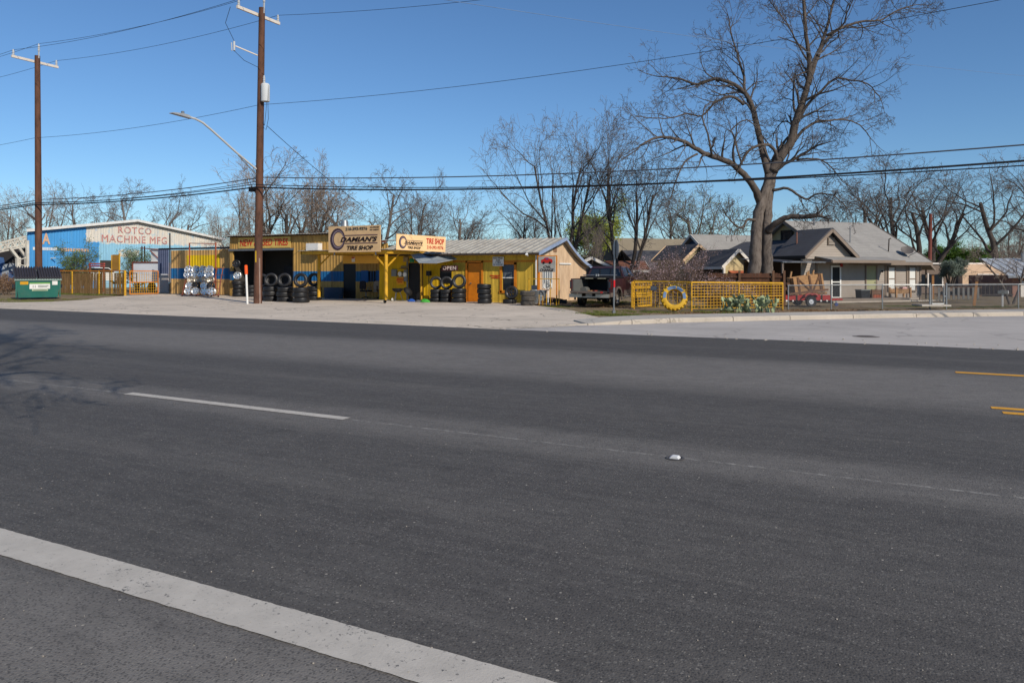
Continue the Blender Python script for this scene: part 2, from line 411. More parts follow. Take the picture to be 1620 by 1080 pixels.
linestrip('edge_line', -40, 30, 2.49, .245, LW, 'broad worn white edge line along the near shoulder')
linestrip('lane_dash', -8.79, -5.2, 6.24, .135, LW, 'single white lane dash left of centre in the road')
linestrip('lane_dash', -21.0, -17.4, 6.24, .12, LWD, 'faint worn white lane dash far left in the tree shadow', )
linestrip('yellow_line', .88, 40, 13.44, .18, LY, 'single yellow line on the far side of the turn lane')
linestrip('yellow_line', 1.02, 40, 10.16, .15, LY, 'farther stripe of the double yellow line at the right edge')
linestrip('yellow_line', 1.10, 40, 9.86, .15, LY, 'nearer stripe of the double yellow line at the right edge')

# side street, lighter and older, meeting the road at a slant
KB = [gp(880,514.5), gp(930,514.5), gp(1000,513), gp(1060,510.5), gp(1160,508), gp(1250,506), gp(1350,504), gp(1450,502), gp(1540,500.7), gp(1620,499.5)]
d_end = (KB[-1]-KB[-2]).normalized()
KB += [KB[-1]+d_end*k for k in (3,6,10,20,45,90)]
KB = [Vector((p.x,p.y,0)) for p in KB]
OLD = concrete('old_street_surface', srgb(180,173,166), .35, .3, .3)
poly = [(KB[0].x-1, ROADFAR-.3), (120, ROADFAR-.3), (120, KB[-1].y)] + [(p.x,p.y) for p in reversed(KB)]
struct('side_street', sheet(poly, .002), OLD, 'pale old side street between the dark road and the kerb', 'road')
# concrete apron of the shop and the left pavement
CONC = concrete('apron_concrete', srgb(206,192,174), .8, .65, .55, True)
ap = [(-120,ROADFAR-.3), (KB[0].x-1, ROADFAR-.3), (KB[0].x+.6, KB[0].y-.1)]
for q in ((952,503),(930,498),(905,491),(868,486),(840,482.5)): v = gp(*q); ap.append((v.x, v.y))
ap += [(-15.2,33.2), (-44.5,34.0), (-44.5,31.2)]
for q in ((196,468.5),(165,470.5),(135,474.5),(80,477.3),(0,478.5)): v = gp(*q); ap.append((v.x, v.y))
ap += [(-120, 21.0)]
struct('shop_apron', sheet(ap, .006), CONC, 'cracked pale concrete apron in front of the tire shop', 'pavement')
# kerb: cast pieces with joints, and the footpath behind it
KERBM = concrete('kerb_concrete', srgb(188,176,160), .4, .45); WALKM = concrete('footpath_concrete', srgb(186,178,166), .6, .35, .8)
nrm = []
for i, p in enumerate(KB):
    d = (KB[min(i+1,len(KB)-1)]-KB[max(i-1,0)]).normalized(); nrm.append(Vector((-d.y,d.x,0)))
kerb = bpy.data.objects.new('kerb', None); C.objects.link(kerb); kerb['kind'] = 'structure'; kerb['label'] = 'pale concrete kerb curving along the side street'; kerb['category'] = 'kerb'
walk = bpy.data.objects.new('footpath', None); C.objects.link(walk); walk['kind'] = 'structure'; walk['label'] = 'concrete footpath behind the kerb of the side street'; walk['category'] = 'pavement'
hk = [.02,.05,.13]+[.14]*20
for i in range(len(KB)-1):
    a, b, na, nb = KB[i], KB[i+1], nrm[i], nrm[i+1]; d = (b-a).normalized()*.012
    za, zb = Vector((0,0,hk[i])), Vector((0,0,hk[i+1])); ww = .18
    a1, b1 = a+d, b-d
    m = MB(); m.add([a1, b1, b1+nb*ww, a1+na*ww, a1+za+na*.04, b1+zb+nb*.04, b1+nb*ww+zb, a1+na*ww+za, a1+za*.75, b1+zb*.75],
        [(0,1,9,8),(8,9,5,4),(4,5,6,7),(2,3,7,6),(0,8,4,7,3),(1,2,6,5,9)])
    m.build('kerb_piece', KERBM, kerb)
    if i >= 1:
        m = MB(); wd = 1.55
        m.slab([a1+na*(ww+.01)+za*.97, b1+nb*(ww+.01)+zb*.97, b1+nb*(ww+wd)+zb*.97, a1+na*(ww+wd)+za*.97], .12)
        m.build('paving_slab', WALKM, walk)

q = gp(1370,532.5); spatch = thing('street_patch', 'dark worn pothole patch in the pale side street', 'surface_patch', (q.x,q.y,.006))  # dark mended spot in the surface, modelled as a flat disc
MB().lathe([(0,.006),(.3,.006),(.33,.003),(.36,.0)], 28, Matrix.Diagonal((.85,.7,1,1))).build('rim', mat('patched_tar', srgb(112,106,101), .9), spatch)
MB().lathe([(0,.012),(.2,.012),(.21,.007)], 28).build('lid', mat('dark_patch_core', srgb(92,84,78), .8, .3, 8), spatch)  # not a real lid, only the darker middle of the patch
# ================================================================== BUILDINGS
TAN = srgb(176,138,74)
SHEDWALL = paintmat('tan_blue_sheet_metal', TAN, [(srgb(16,92,142), {2:(.98,1.56)}, 0)], .65, .24, .9, dirt=(srgb(104,78,46), .75))
PANELWALL = paintmat('tan_panel_sheet_metal', srgb(186,148,92), [(srgb(206,172,6), {0:(-42.05,-38.9),2:(1.75,2.62)}, 0), (srgb(16,92,142), {2:(1.05,1.76)}, 0)], .65, .24, .9, dirt=(srgb(112,86,58), .75))
SHOPWALL = paintmat('mustard_board_wall', srgb(198,162,58), [(srgb(196,122,36), {2:(2.02,2.12)}, 0)], .78, .2, .8, dirt=(srgb(122,102,44), .65))
BRIGHTYEL = paintmat('bright_yellow_wall', srgb(212,168,16), [], .7, .2, 1.0, dirt=(srgb(134,102,30), .65))  # stronger yellow for the boards under and beside the canopy
RAWPLY = mat('raw_plywood', srgb(208,178,144), .85, .18, 1.2, bump=.2, bscale=25, streak=1, dirt=(srgb(150,112,84), .6, 2))
ROOFMETAL = mat('old_roof_sheet', srgb(168,163,152), .6, .22, 1.2, dirt=(srgb(128,116,100), .55, 1.4), spec=.3)
FASCIA = mat('pale_blue_fascia', srgb(140,156,182), .7, .12, 2, dirt=(srgb(110,112,120), .4, 3))
DARKTRIM = mat('dark_trim', srgb(58,48,42), .8, .2, 3)

# ---- tall tin shed with the open bay
SY = 33.5; SX0, SX1, STOP = -37.3, -28.15, 3.72
OX0, OX1, OZ = -37.05, -32.0, 2.85
LX1, LTOP, SB = -25.0, 3.12, 36.4
shed = thing('tire_workshop', 'tan tin workshop with blue stripe and open dark bay behind the utility pole', 'building', (-31,SY,0))
MB().span((SX0,SY-.02,0),(OX0,SY+.1,STOP)).build('jamb', SHEDWALL, shed, True)
for a, b, z0, zt in ((OX0,-35.8,OZ,STOP),(-35.8,-34.5,OZ,STOP),(-34.5,-33.2,OZ,STOP),(-33.2,OX1,OZ,STOP),(OX1,-31.05,0,STOP),(-31.05,-30.1,0,STOP),(-30.1,-29.15,0,STOP),(-29.15,-28.15,0,STOP),
                     (-28.15,-27.25,2.08,LTOP),(-27.25,-26.8,0,LTOP),(-26.8,-25.35,1.58,LTOP),(-25.35,LX1,0,LTOP),(-26.8,-25.35,0,.98)):
    MB().corr(a, b-.004, z0, zt, SY+rnd.uniform(-.006,.006), .22, .025).build('wall_panel', SHEDWALL, shed, True)
MB().span((SX0,SY+.1,0),(SX0+.08,SB,STOP)).build('side_wall', SHEDWALL, shed, True)
MB().span((SX1-.04,SY+.06,LTOP),(SX1+.04,SB,STOP)).build('side_wall', SHEDWALL, shed, True)
MB().span((SX0,SB,0),(SX1,SB+.1,STOP)).build('back_wall', SHEDWALL, shed, True)
MB().span((SX1,SB,0),(LX1,SB+.1,LTOP)).build('back_wall', SHEDWALL, shed, True)
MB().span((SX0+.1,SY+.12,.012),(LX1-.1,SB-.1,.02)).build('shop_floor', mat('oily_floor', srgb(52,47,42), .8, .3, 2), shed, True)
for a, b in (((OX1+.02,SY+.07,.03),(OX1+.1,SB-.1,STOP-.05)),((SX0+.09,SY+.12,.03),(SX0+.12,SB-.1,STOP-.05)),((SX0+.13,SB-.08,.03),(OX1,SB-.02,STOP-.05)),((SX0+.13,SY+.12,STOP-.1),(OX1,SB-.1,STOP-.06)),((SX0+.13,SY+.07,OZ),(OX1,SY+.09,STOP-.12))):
    MB().span(a, b).build('shade_lining', DARKHOLE, shed, True)  # dark sheets added so the bay looks deeply shaded inside
MB().span((-34.9,SY+2.2,0.02),(-33.4,SY+2.5,1.9)).build('tool_cabinet', mat('dim_cabinet', srgb(40,40,44), .7), shed, True)
def tin_roof(x0, x1, y0, z0, y1, z1, nsh, par):
    for i in range(nsh):
        a = x0+(x1-x0)*i/nsh; b = x0+(x1-x0)*(i+1)/nsh-.01; kk = 8
        prof = [(a+(b-a)*j/kk, .03*(j%2)) for j in range(kk+1)]; n = len(prof)
        vs = [Vector((q,y0,z0+d+(.012 if i%2 else 0))) for q,d in prof]+[Vector((q,y1,z1+d)) for q,d in prof]
        vs += [v-Vector((0,0,.02)) for v in vs]
        fs = [(j,j+1,j+1+n,j+n) for j in range(n-1)]+[(2*n+j+n,2*n+j+1+n,2*n+j+1,2*n+j) for j in range(n-1)]+[(j+2*n,j+1+2*n,j+1,j) for j in range(n-1)]
        MB().add(vs, fs).build('roof_sheet', ROOFMETAL, par, True)
tin_roof(SX0-.25, SX1+.15, SY-.35, STOP+.04, SB+.3, STOP+.12, 11, shed)
tin_roof(SX1+.17, LX1+.1, SY-.35, LTOP+.14, SB+.3, LTOP+.3, 4, shed)
MB().span((SX1+.2,SY-.36,LTOP+.02),(LX1+.1,SY-.32,LTOP+.12)).build('trim', mat('rust_trim', srgb(120,76,60), .8), shed, True)
MB().span((SX0-.05,SY-.1,OZ-.02),(OX1+.1,SY-.04,OZ+.1)).build('door_track', STEEL, shed, True)
MB().span((SX0-.1,SY-.12,STOP-.03),(SX1,SY-.05,STOP+.03)).build('trim', DARKTRIM, shed, True)
MB().span((-28.15,SY+.02,0),(-27.25,SY+.06,2.08)).build('door', BLACK, shed, True)
wn = MB().span((-26.8,SY+.04,.98),(-25.35,SY+.06,1.58)).build('window', mat('blue_black_glass', srgb(20,34,58), .25), shed, True)
for i in range(8): MB().bar((-26.7+i*.18,SY-.01,.98),(-26.7+i*.18,SY-.01,1.58),.03).build('window_bar', BLUE, wn, True)
MB().span((-26.83,SY-.05,.94),(-26.35,SY-.03,1.6)).build('shutter', BLUE, wn, True)
MB().span((-25.75,SY-.05,.94),(-25.3,SY-.03,1.6)).build('shutter', BLUE, wn, True)
# painted lettering board over the bay
bd = MB().span((-36.5,SY-.065,2.98),(-32.15,SY-.05,3.64)).build('sign_board', mat('cream_yellow_board', srgb(206,172,92), .75, .15, 2, dirt=(srgb(150,116,60),.4,3)), shed, True)
text('NEW & USED TIRES', 4.0, .42, REDTXT, shed, Vector((-34.35,SY-.075,3.33))-shed.location, shear=.08, offset=.012)
# vent cap on the roof
m = MB().lathe([(0,0),(.17,0),(.17,.42),(.15,.44),(0,.44)], 16, Matrix.Translation((-29.65,35.4,3.85)))
m.lathe([(.27,.44),(.19,.95),(.17,.95),(.25,.44)], 16, Matrix.Translation((-29.65,35.4,3.7)), True)
m.build('roof_vent', GALV, shed, True, True)
MB().span((-30.6,SY-.42,2.62),(-29.7,SY-.04,3.2)).build('cooler_box', WHITE, shed, True)
# things inside the bay: seen as dim shapes
# ---- low yellow shop with the rib-metal roof
YY, YX0, YX1 = 32.6, -24.9, -15.3
RY, RZ, EY, EZ, BY, BZ = 35.4, 3.3, 32.05, 2.47, 39.1, 1.83
shop = thing('yellow_shop', 'low mustard shop with ribbed metal roof and raw plywood gable end', 'building', (-20,YY,0))
DX0, DX1 = -22.98, -22.12     # dark doorway under the canopy
for a, b, z0 in ((YX0,-24.0,0),(-24.0,DX0,0),(DX0,DX1,2.02)):
    MB().span((a,YY,z0),(b-.006,YY+.1,2.46)).build('wall_board', BRIGHTYEL, shop, True)
for a, b in ((DX1,-21.3),(-21.3,-20.2)):
    MB().corr(a, b, 0, 2.46, YY, .25, .02, .1).build('wall_board', BRIGHTYEL, shop, True)
bds = [-20.2,-19.75,-19.0,-17.9,-16.75,-15.3]
for a, b, z0 in ((-20.2,-19.35,0),(-19.35,-18.45,2.0),(-18.45,-17.3,0),(-16.62,YX1,0)):
    MB().corr(a, b-.006, z0, 2.46, YY, .4, .012, .1).build('wall_board', SHOPWALL, shop, True)
MB().corr(-17.3, -16.62, 0, .62, YY, .4, .012, .1).build('wall_board', SHOPWALL, shop, True)
MB().corr(-17.3, -16.62, 1.9, 2.46, YY, .4, .012, .1).build('wall_board', SHOPWALL, shop, True)
MB().span((DX0,YY+.04,0),(DX1,YY+.08,2.02)).build('door', BLACK, shop, True)
for q in (DX0-.05, DX1+.05): MB().span((q-.05,YY-.03,0),(q+.05,YY-.005,2.1)).build('door_frame', STEEL if q < DX1 else DARKTRIM, shop, True)
dr = MB().span((-19.29,YY+.03,.03),(-18.51,YY+.07,1.97)).build('door', ORANGE, shop, True)
MB().lathe([(0,0),(.035,0),(.035,.05),(0,.06)], 10, Matrix.Translation((.58-.0,0,0)) @ Matrix.Translation((-19.7,YY+.02,.95)) @ Matrix.Rotation(R(90),4,'X')).build('door_knob', STEEL, dr, True)
for a, b, z0, z1 in ((-19.41,-19.31,0,2.08),(-18.49,-18.39,0,2.08),(-19.41,-18.39,2.0,2.09)): MB().span((a,YY-.045,z0),(b,YY-.016,z1)).build('door_frame', ORANGE, dr, True)
win = MB().span((-17.3,YY+.06,.62),(-16.62,YY+.08,1.9)).build('window', GLASS, shop, True)
for a, b, z0, z1 in ((-17.42,-17.3,.5,2.0),(-16.62,-16.5,.5,2.0),(-17.42,-16.5,1.9,2.02),(-17.46,-16.46,.48,.6)): MB().span((a,YY-.05,z0),(b,YY-.014,z1)).build('window_frame', ORANGE, win, True)
MB().span((-17.29,YY+.02,1.22),(-16.63,YY+.05,1.27)).build('window_rail', WHITE, win, True)
cur = MB().corr(-17.27, -16.65, 1.28, 1.88, YY+.1, .08, .02, .01).build('curtain', mat('grey_curtain', srgb(88,96,104), .9, .1, 5), win, True)
cur.location = (0,-.06,0)
# gable end of raw plywood (facing +x), as vertical boards
gx = YX1
def gz(y):
    if y <= RY: return EZ-.08 + (y-EY)*(RZ-EZ)/(RY-EY)
    t = (y-RY)/(BY-RY); return RZ-.08 - (RZ-BZ)*(t*1.5 - .5*t*t)
yb = YY+.1
while yb < 38.9:
    y2 = min(yb+.61, 38.9)
    MB().prism([(yb,0),(y2-.008,0),(y2-.008,gz(y2)),((yb+y2)/2,gz((yb+y2)/2)),(yb,gz(yb))], 0, gx-.09, gx+rnd.uniform(-.004,.004)).build('gable_board', RAWPLY, shop, True)
    yb = y2
MB().span((YX0,38.8,0),(gx-.1,38.9,1.85)).build('back_wall', SHOPWALL, shop, True)
MB().span((gx-.05,YY-.02,0),(gx+.03,YY+.1,2.4)).build('corner_board', ORANGE, shop, True)
MB().span((gx+.005,34.35,2.55),(gx+.03,34.75,2.98)).build('gable_vent', mat('vent_tan', srgb(138,104,78), .8), shop, True)
MB().span((gx+.006,35.1,1.92),(gx+.05,36.6,2.0)).build('batten', WHITE, shop, True)
wd = MB().span((gx+.004,33.0,.75),(gx+.04,34.1,1.7)).build('window', mat('hazy_glass', srgb(118,124,128), .3), shop, True)
for q in (33.0,33.28,33.55,33.82,34.1): MB().span((gx+.03,q-.025,.72),(gx+.06,q+.025,1.73)).build('window_bar', WHITE, wd, True)
# roof: standing ribs, one sheet each
npan = 27; rx0, rx1 = -25.0, gx+.28
for i in range(npan):
    a = rx0+(rx1-rx0)*i/npan; b = rx0+(rx1-rx0)*(i+1)/npan
    mm = MB(); wv_ = rnd.uniform(-.012,.012)
    pf = [(a,0),(a+.02,.045),(a+.055,.045),(a+.08,0),((a+b)/2,-.004),(b-.004,0)]
    line = [(EY,EZ),(RY,RZ)]
    n = len(pf)
    vs = []
    for (yy,zz) in line:
        for q,d in pf: vs.append(Vector((q,yy,zz+d+wv_*(1 if yy == EY else 0))))
    vs += [v-Vector((0,0,.03)) for v in vs]
    fs = [(j,j+1,j+1+n,j+n) for j in range(n-1)] + [(j+1+2*n,j+2*n,j,j+1)[::1] for j in range(n-1)] + [(2*n+n+j,2*n+n+j+1,2*n+j+1,2*n+j) for j in range(n-1)]
    fs += [(0,n,3*n,2*n),(n-1,3*n-1,4*n-1,2*n-1)]
    mm.add(vs, fs).build('roof_sheet', ROOFMETAL, shop, True)
ybs = [RY+(BY-RY)*k/8 for k in range(9)]
m = MB()
vs = [Vector((q,y,gz(y)+.08)) for y in ybs for q in (rx0,rx1)]
m.add(vs+[v-Vector((0,0,.04)) for v in vs], [(2*k,2*k+1,2*k+3,2*k+2) for k in range(8)]+[(18+2*k+2,18+2*k+3,18+2*k+1,18+2*k) for k in range(8)]+[(2*k+1,18+2*k+1,18+2*k+3,2*k+3) for k in range(8)])
m.build('rear_roof', ROOFMETAL, shop, True)
m = MB(); ys_ = [EY,(EY+RY)/2,RY]+ybs[1:]
for k in range(len(ys_)-1):
    a, b = ys_[k], ys_[k+1]
    m.prism([(a,gz(a)-.06),(b,gz(b)-.06),(b,gz(b)+.105),(a,gz(a)+.105)], 0, rx1, rx1+.03)
m.build('rake_board', FASCIA, shop, True)
m = MB().span((rx0,EY-.02,EZ-.1),(rx1,EY+.03,EZ-.01)); m.build('eave_board', DARKTRIM, shop, True)
MB().span((YX1-.13,YY-.1,.1),(YX1-.07,YY-.04,2.35)).build('conduit', WHITE, shop, True)
fl = MB().lathe([(0,-.1),(.03,-.1),(.07,.06),(0,.07)], 10, Matrix.Translation((YX1-.3,EY-.12,2.36)) @ Matrix.Rotation(R(55),4,'X')); fl.build('flood_light', WHITE, shop, True, True)
# boarded OPEN window, bars
MB().span((-20.95,YY-.05,.95),(-20.25,YY-.02,1.72)).build('window', BLACK, shop, True)

# ---- canopy on posts
CX0, CX1, CY0, CY1, CZ = -27.4, -21.9, 29.25, 33.35, 2.52
can = thing('canopy', 'yellow pipe canopy on posts carrying two sign boards before the shop door', 'canopy', (-24.6,29.3,0))
posts = [(CX0+.1,30.5),(CX1-.1,29.35),(CX1-.05,32.3)]
for i,(x,y) in enumerate(posts):
    p = MB().tube([(x,y,.16 if i<2 else 0),(x,y,CZ-.1)], .085 if i<2 else .06, 12).build('post', YEL, can, True, True)
    if i < 2:
        MB().lathe([(.03,-.03),(.09,-.03),(.1,0),(.09,.03),(.03,.03)], 14, Matrix.Translation((x-.06,y-.02,.1)) @ Matrix.Rotation(R(90),4,'Y'), True).build('caster', BLACK, can, True, True)
        MB().box((x,y,.17),(.2,.14,.03)).build('foot_plate', STEEL, can, True)
for a, b in (((CX0,CY0+.05,CZ),(CX1,CY0+.05,CZ)),((CX1,CY0,CZ),(CX1,CY1,CZ-.02)),((CX0,CY0,CZ),(CX0,CY1,CZ)),((CX0,31.3,CZ),(CX1,31.3,CZ))):
    MB().bar(a, b, .1, .16).build('beam', YEL, can, True)
for a, b in (((posts[1][0],posts[1][1],1.75),(posts[1][0]-.75,CY0+.06,CZ-.06)),((posts[1][0],posts[1][1],1.75),(posts[1][0],posts[1][1]+1.1,CZ-.06)),
             ((posts[0][0],posts[0][1],1.85),(posts[0][0]+.8,posts[0][1],CZ-.06)),((posts[2][0],posts[2][1],1.9),(posts[2][0],posts[2][1]-.8,CZ-.06))):
    MB().bar(a, b, .06).build('brace', YEL, can, True)
for i in range(8):
    a = CX0-.1+(CX1-CX0+.3)*i/8; b = a+(CX1-CX0+.3)/8-.008
    mm = MB().corr(a, b, 0, CY1-CY0+.3, 0, .12, .02, .012)
    mm.v = [Vector((v.x, CY0-.15+v.z, CZ+.1+.012*(i%2)-v.y+.02*v.z)) for v in mm.v]
    mm.build('roof_sheet', ROOFMETAL, can, True)
MB().span((-26.6,31.6,1.98),(-24.2,31.65,2.4)).build('hanging_board', mat('pale_yellow_board', srgb(226,170,70), .7, .1, 2), can, True)
# bent sheet awning to the right
mm = MB(); vs = [Vector(p) for p in ((-21.75,32.5,2.52),(-20.6,32.55,2.56),(-19.85,32.45,2.2),(-20.3,31.2,1.98),(-21.2,31.0,2.0),(-20.9,31.7,2.16),(-21.95,31.3,2.46))]
mm.add(vs+[v-Vector((0,0,.025)) for v in vs], [(0,5,1),(1,5,2),(2,5,3),(3,5,4),(4,5,6),(6,5,0),(7,8,12),(8,9,12),(9,10,12),(10,11,12),(11,13,12),(13,7,12),(0,1,8,7),(1,2,9,8),(2,3,10,9),(3,4,11,10),(4,6,13,11),(6,0,7,13)])
tag(mm.build('sheet_awning', mat('grey_tin', srgb(158,164,166), .5, .15, 2, metal=.4)), 'bent grey tin awning above the OPEN sign', 'awning')

# ---- signs on the canopy
SIGNB = mat('beige_sign_face', srgb(206,172,128), .6, .08, 1.5, dirt=(srgb(150,120,86), .3, 2)); SIGNP = mat('peach_sign_face', srgb(232,192,140), .6, .06, 1.5)
TIREGR = mat('printed_tire', srgb(62,48,58), .7, .2, 8); PURP = mat('printed_plum', srgb(86,62,70), .7)
def damian_sign(root, x0, wd, hg, zc=0.):
    """logo drawn in a field wd wide from x0, hg high: leaning tire ring, two rules, shop name; board face at y=0"""
    X = lambda f: x0+f*wd; Z = lambda f: zc+(f-.5)*hg; n = 44
    def ring(cx, cz, rx, rz, ix, iz, dx, y, m, nm, tooth=0.):
        vs = []
        for j in range(n):
            a = 2*math.pi*j/n; k = 1+tooth*(j%2)
            vs += [Vector((X(cx)+rx*k*math.cos(a), y, Z(cz)+rz*k*math.sin(a))), Vector((X(cx)+dx+ix*math.cos(a), y, Z(cz)+iz*math.sin(a)))]
        vs2 = [v+Vector((0,.008,0)) for v in vs]
        MB().add(vs+vs2, [(2*j,2*j+1,2*((j+1)%n)+1,2*((j+1)%n)) for j in range(n)]+[(2*j,2*((j+1)%n),2*((j+1)%n)+2*n,2*j+2*n) for j in range(n)]).build(nm, m, root)
    ring(.185, .5, .145*wd, .42*hg, .095*wd, .27*hg, .02*wd, -.012, TIREGR, 'tire_emblem', .02)
    ring(.195, .5, .115*wd, .345*hg, .10*wd, .305*hg, .005*wd, -.016, mat('printed_grey', srgb(128,112,120), .7), 'tire_sidewall')
    for f in (.64,.335): MB().span((X(.33),-.014,Z(f)-.016*hg),(X(.95),-.003,Z(f)+.016*hg)).build('rule', PURP, root)
    MB().span((X(.2),-.013,Z(.385)),(X(.3),-.004,Z(.59))).build('blank_patch', root.children[0].data.materials[0] if root.children else SIGNB, root)
    text("DAMIAN'S", .71*wd, .19*hg, BLKTXT, root, (X(.595),-.018,Z(.485)), shear=.3, offset=.035)
    text('TIRE SHOP', .5*wd, .16*hg, BLKTXT, root, (X(.62),-.018,Z(.16)), shear=.2, offset=.025)
a = pY(519,0,29.05); b = pY(601,0,29.05)
sg = thing('shop_sign', 'large beige DAMIAN\'S TIRE SHOP sign on the canopy front', 'sign', ((a.x+b.x)/2, 29.08, 3.17))
W1 = b.x-a.x; H1 = 1.30
MB().span((-W1/2,0,-H1/2),(W1/2,.05,H1/2)).build('panel', SIGNB, sg)
damian_sign(sg, -W1/2, W1, H1)
text('210-393-9376', W1*.42, .15, mat('slate_print', srgb(52,60,66), .7), sg, (.05*W1,-.014,.5*H1-.15), offset=.02)
text('WE APPROVED', W1*.17, .06, BLKTXT, sg, (.395*W1,-.012,.5*H1-.1)); text('NO CREDIT', W1*.17, .06, BLKTXT, sg, (.395*W1,-.012,.5*H1-.22))
for q in (-.4,.4): MB().span((q*W1-.03,.052,-H1/2-.15),(q*W1+.03,.09,H1/2-.1)).build('bracket', STEEL, sg)
sg2 = thing('shop_sign', 'tilted peach sign with red TIRE SHOP lettering on the canopy side', 'sign', (-20.98, 30.9, 2.97), R(65))
W2 = 2.85; H2 = .78
MB().span((-W2/2,0,-H2/2),(W2/2,.05,H2/2)).build('panel', SIGNP, sg2)
damian_sign(sg2, -W2/2+.03*W2, W2*.52, H2*.94)
text('TIRE SHOP', W2*.37, H2*.36, REDTXT, sg2, (.28*W2,-.014,.17*H2), offset=.02)
text('210-393-9376', W2*.34, H2*.2, REDTXT, sg2, (.28*W2,-.014,-.23*H2), offset=.01)
sg2.rotation_euler = (0, R(1.6), R(65))
for q in (-.42,.0,.4): MB().bar((q*W2,.06,-H2/2+.1),(q*W2-.05,.75,-H2/2+.02),.05).build('bracket', STEEL, sg2)
# ---- small signs on the shop
def board(name, label, loc, wd, hg, m, rz=0., th=.03):
    t = thing(name, label, 'sign', loc, rz); MB().span((-wd/2,0,-hg/2),(wd/2,th,hg/2)).build('panel', m, t); return t
a = pY(788,413.5,YY-.08)
t = board('notice_sign', 'white NO FREE AIR notice on the mustard wall', a, .62, .46, WHITE)
for i, (s, wd, hg) in enumerate((('NO FREE',.54,.085),('AIR',.26,.07),('1 TIRE',.32,.07),('$1 DOLLAR',.52,.08))): text(s, wd, hg, BLKTXT, t, (0,-.004,.16-.106*i), offset=.012)
a = pY(784,437.5,YY-.03)
t = thing('painted_notice', 'two lines of worn red lettering on the mustard wall', 'lettering', (a.x,YY-.03,a.z))
m = MB()
for row, ln in ((.05,.62),(-.05,.5)):
    q = -ln/2
    while q < ln/2:
        wdt = rnd.uniform(.03,.06); m.span((q,0,row-.03),(q+wdt*.7,.012,row+rnd.uniform(.005,.03))); q += wdt
m.build('strokes', REDTXT, t)
a = pY(711,424,YY-.35)
t = board('open_sign', 'dark red OPEN sign hanging under the bent awning', (a.x,YY-.35,a.z), .98, .27, mat('maroon_board', srgb(72,36,38), .6))
text('OPEN', .8, .19, mat('pale_letters', srgb(206,188,178), .6), t, (0,-.006,0), offset=.02, space=1.15)
a = pY(865.5,418,31.4)
t = thing('oil_change_sign', 'grey OIL CHANGE sign with a red car picture on an orange frame', 'sign', (a.x,31.4,0))
sw, sh, sz = .86, .72, a.z
MB().span((-sw/2,-.03,sz-sh/2),(sw/2,0,sz+sh/2)).build('panel', mat('grey_sign_face', srgb(160,158,150), .6, .1, 3), t)
for q in (-sw/2-.05, sw/2+.05): MB().bar((q,.02,0),(q,.02,sz+sh/2+.05),.045).build('post', ORANGE, t)
MB().bar((-sw/2-.07,.02,sz+sh/2+.03),(sw/2+.07,.02,sz+sh/2+.03),.04).build('rail', ORANGE, t)
text('OIL', .4, .11, BLKTXT, t, (.02,-.036,sz-.12), shear=.35, offset=.03); text('CHANGE', .7, .13, BLKTXT, t, (0,-.036,sz-.27), shear=.2, offset=.02)
m = MB().prism([(-.28,.06),(.26,.06),(.3,.14),(.26,.24),(.12,.26),(.06,.31),(-.1,.31),(-.16,.24),(-.29,.2)], 1, -.04, -.031); m.v = [Vector((v.x,v.y,v.z+sz)) for v in m.v]
m.build('car_picture', REDTXT, t)
for q in (-.16,.16):
    m = MB().lathe([(0,0),(.06,0),(.06,.012),(0,.012)], 14, Matrix.Translation((q,-.032,sz+.07)) @ Matrix.Rotation(R(90),4,'X')); m.build('car_wheel_picture', BLKTXT, t)
MB().span((-.06,-.046,sz+.22),(.08,-.041,sz+.28)).build('car_window_picture', mat('plum_print', srgb(88,64,120), .7), t)

# ---- tan corrugated yard wall with yellow patch, left of the workshop
PY = 34.1
yw = thing('yard_wall', 'tan corrugated yard wall with yellow square and blue stripe beside workshop', 'wall', (-40.4,PY,0))
x = -43.6
while x < -37.5:
    b = min(x+.78, -37.4)
    MB().corr(x, b-.006, .03, 2.98-.02*rnd.random(), PY+rnd.uniform(-.01,.012), .26, .03).build('wall_panel', PANELWALL, yw, True); x = b
MB().tube([(-45.0,PY+.15,3.08),(-37.3,PY+.15,3.08)], .06, 8).build('rail', mat('black_pipe', srgb(36,34,36), .6), yw, True, True)
MB().tube([(-43.75,PY+.05,0),(-43.75,PY+.05,4.15)], .045, 8).build('post', mat('black_pipe', srgb(36,34,36)), yw, True, True)
# ---- blue machine works
RXW = -65.; GY0, GYP, GY1, GE, GP = 36.9, 46.9, 57.2, 4.9, 6.32
BLUEW = paintmat('machine_works_wall', srgb(72,148,204), [(srgb(142,190,212), {1:(43.2,60)}, 0), (srgb(212,205,192), {1:(42.0,60),2:(4.15,8)}, .5), (srgb(212,204,190), {1:(42.0,60),2:(4.3,8)}, .44), (srgb(210,200,182), {1:(45.2,47.3),2:(2.9,3.6)}, .5)], .65, .12, .5, dirt=(srgb(96,140,170), .4), jit=.9)
rw = thing('machine_works', 'wide blue metal works building with peeling cream gable at left', 'building', (RXW,46.9,0))
def rz_(y): return GE+(GP-GE)*(y-GY0)/(GYP-GY0) if y < GYP else GP-(GP-GE)*(y-GYP)/(GY1-GYP)
nP = 18; SKW = .64   # the works stands askew to its yard
for i in range(nP):
    a = GY0+(GY1-GY0)*i/nP; b = GY0+(GY1-GY0)*(i+1)/nP
    m = MB().corr(a, b-.004, 0, (lambda q: rz_(q)), 0, .3, .03, .05)
    m.v = [Vector((RXW-v.y, v.x, v.z)) for v in m.v]
    m.build('wall_panel', BLUEW, rw, True)
WR = mat('white_roof_sheet', srgb(214,216,218), .55, .08, 1)
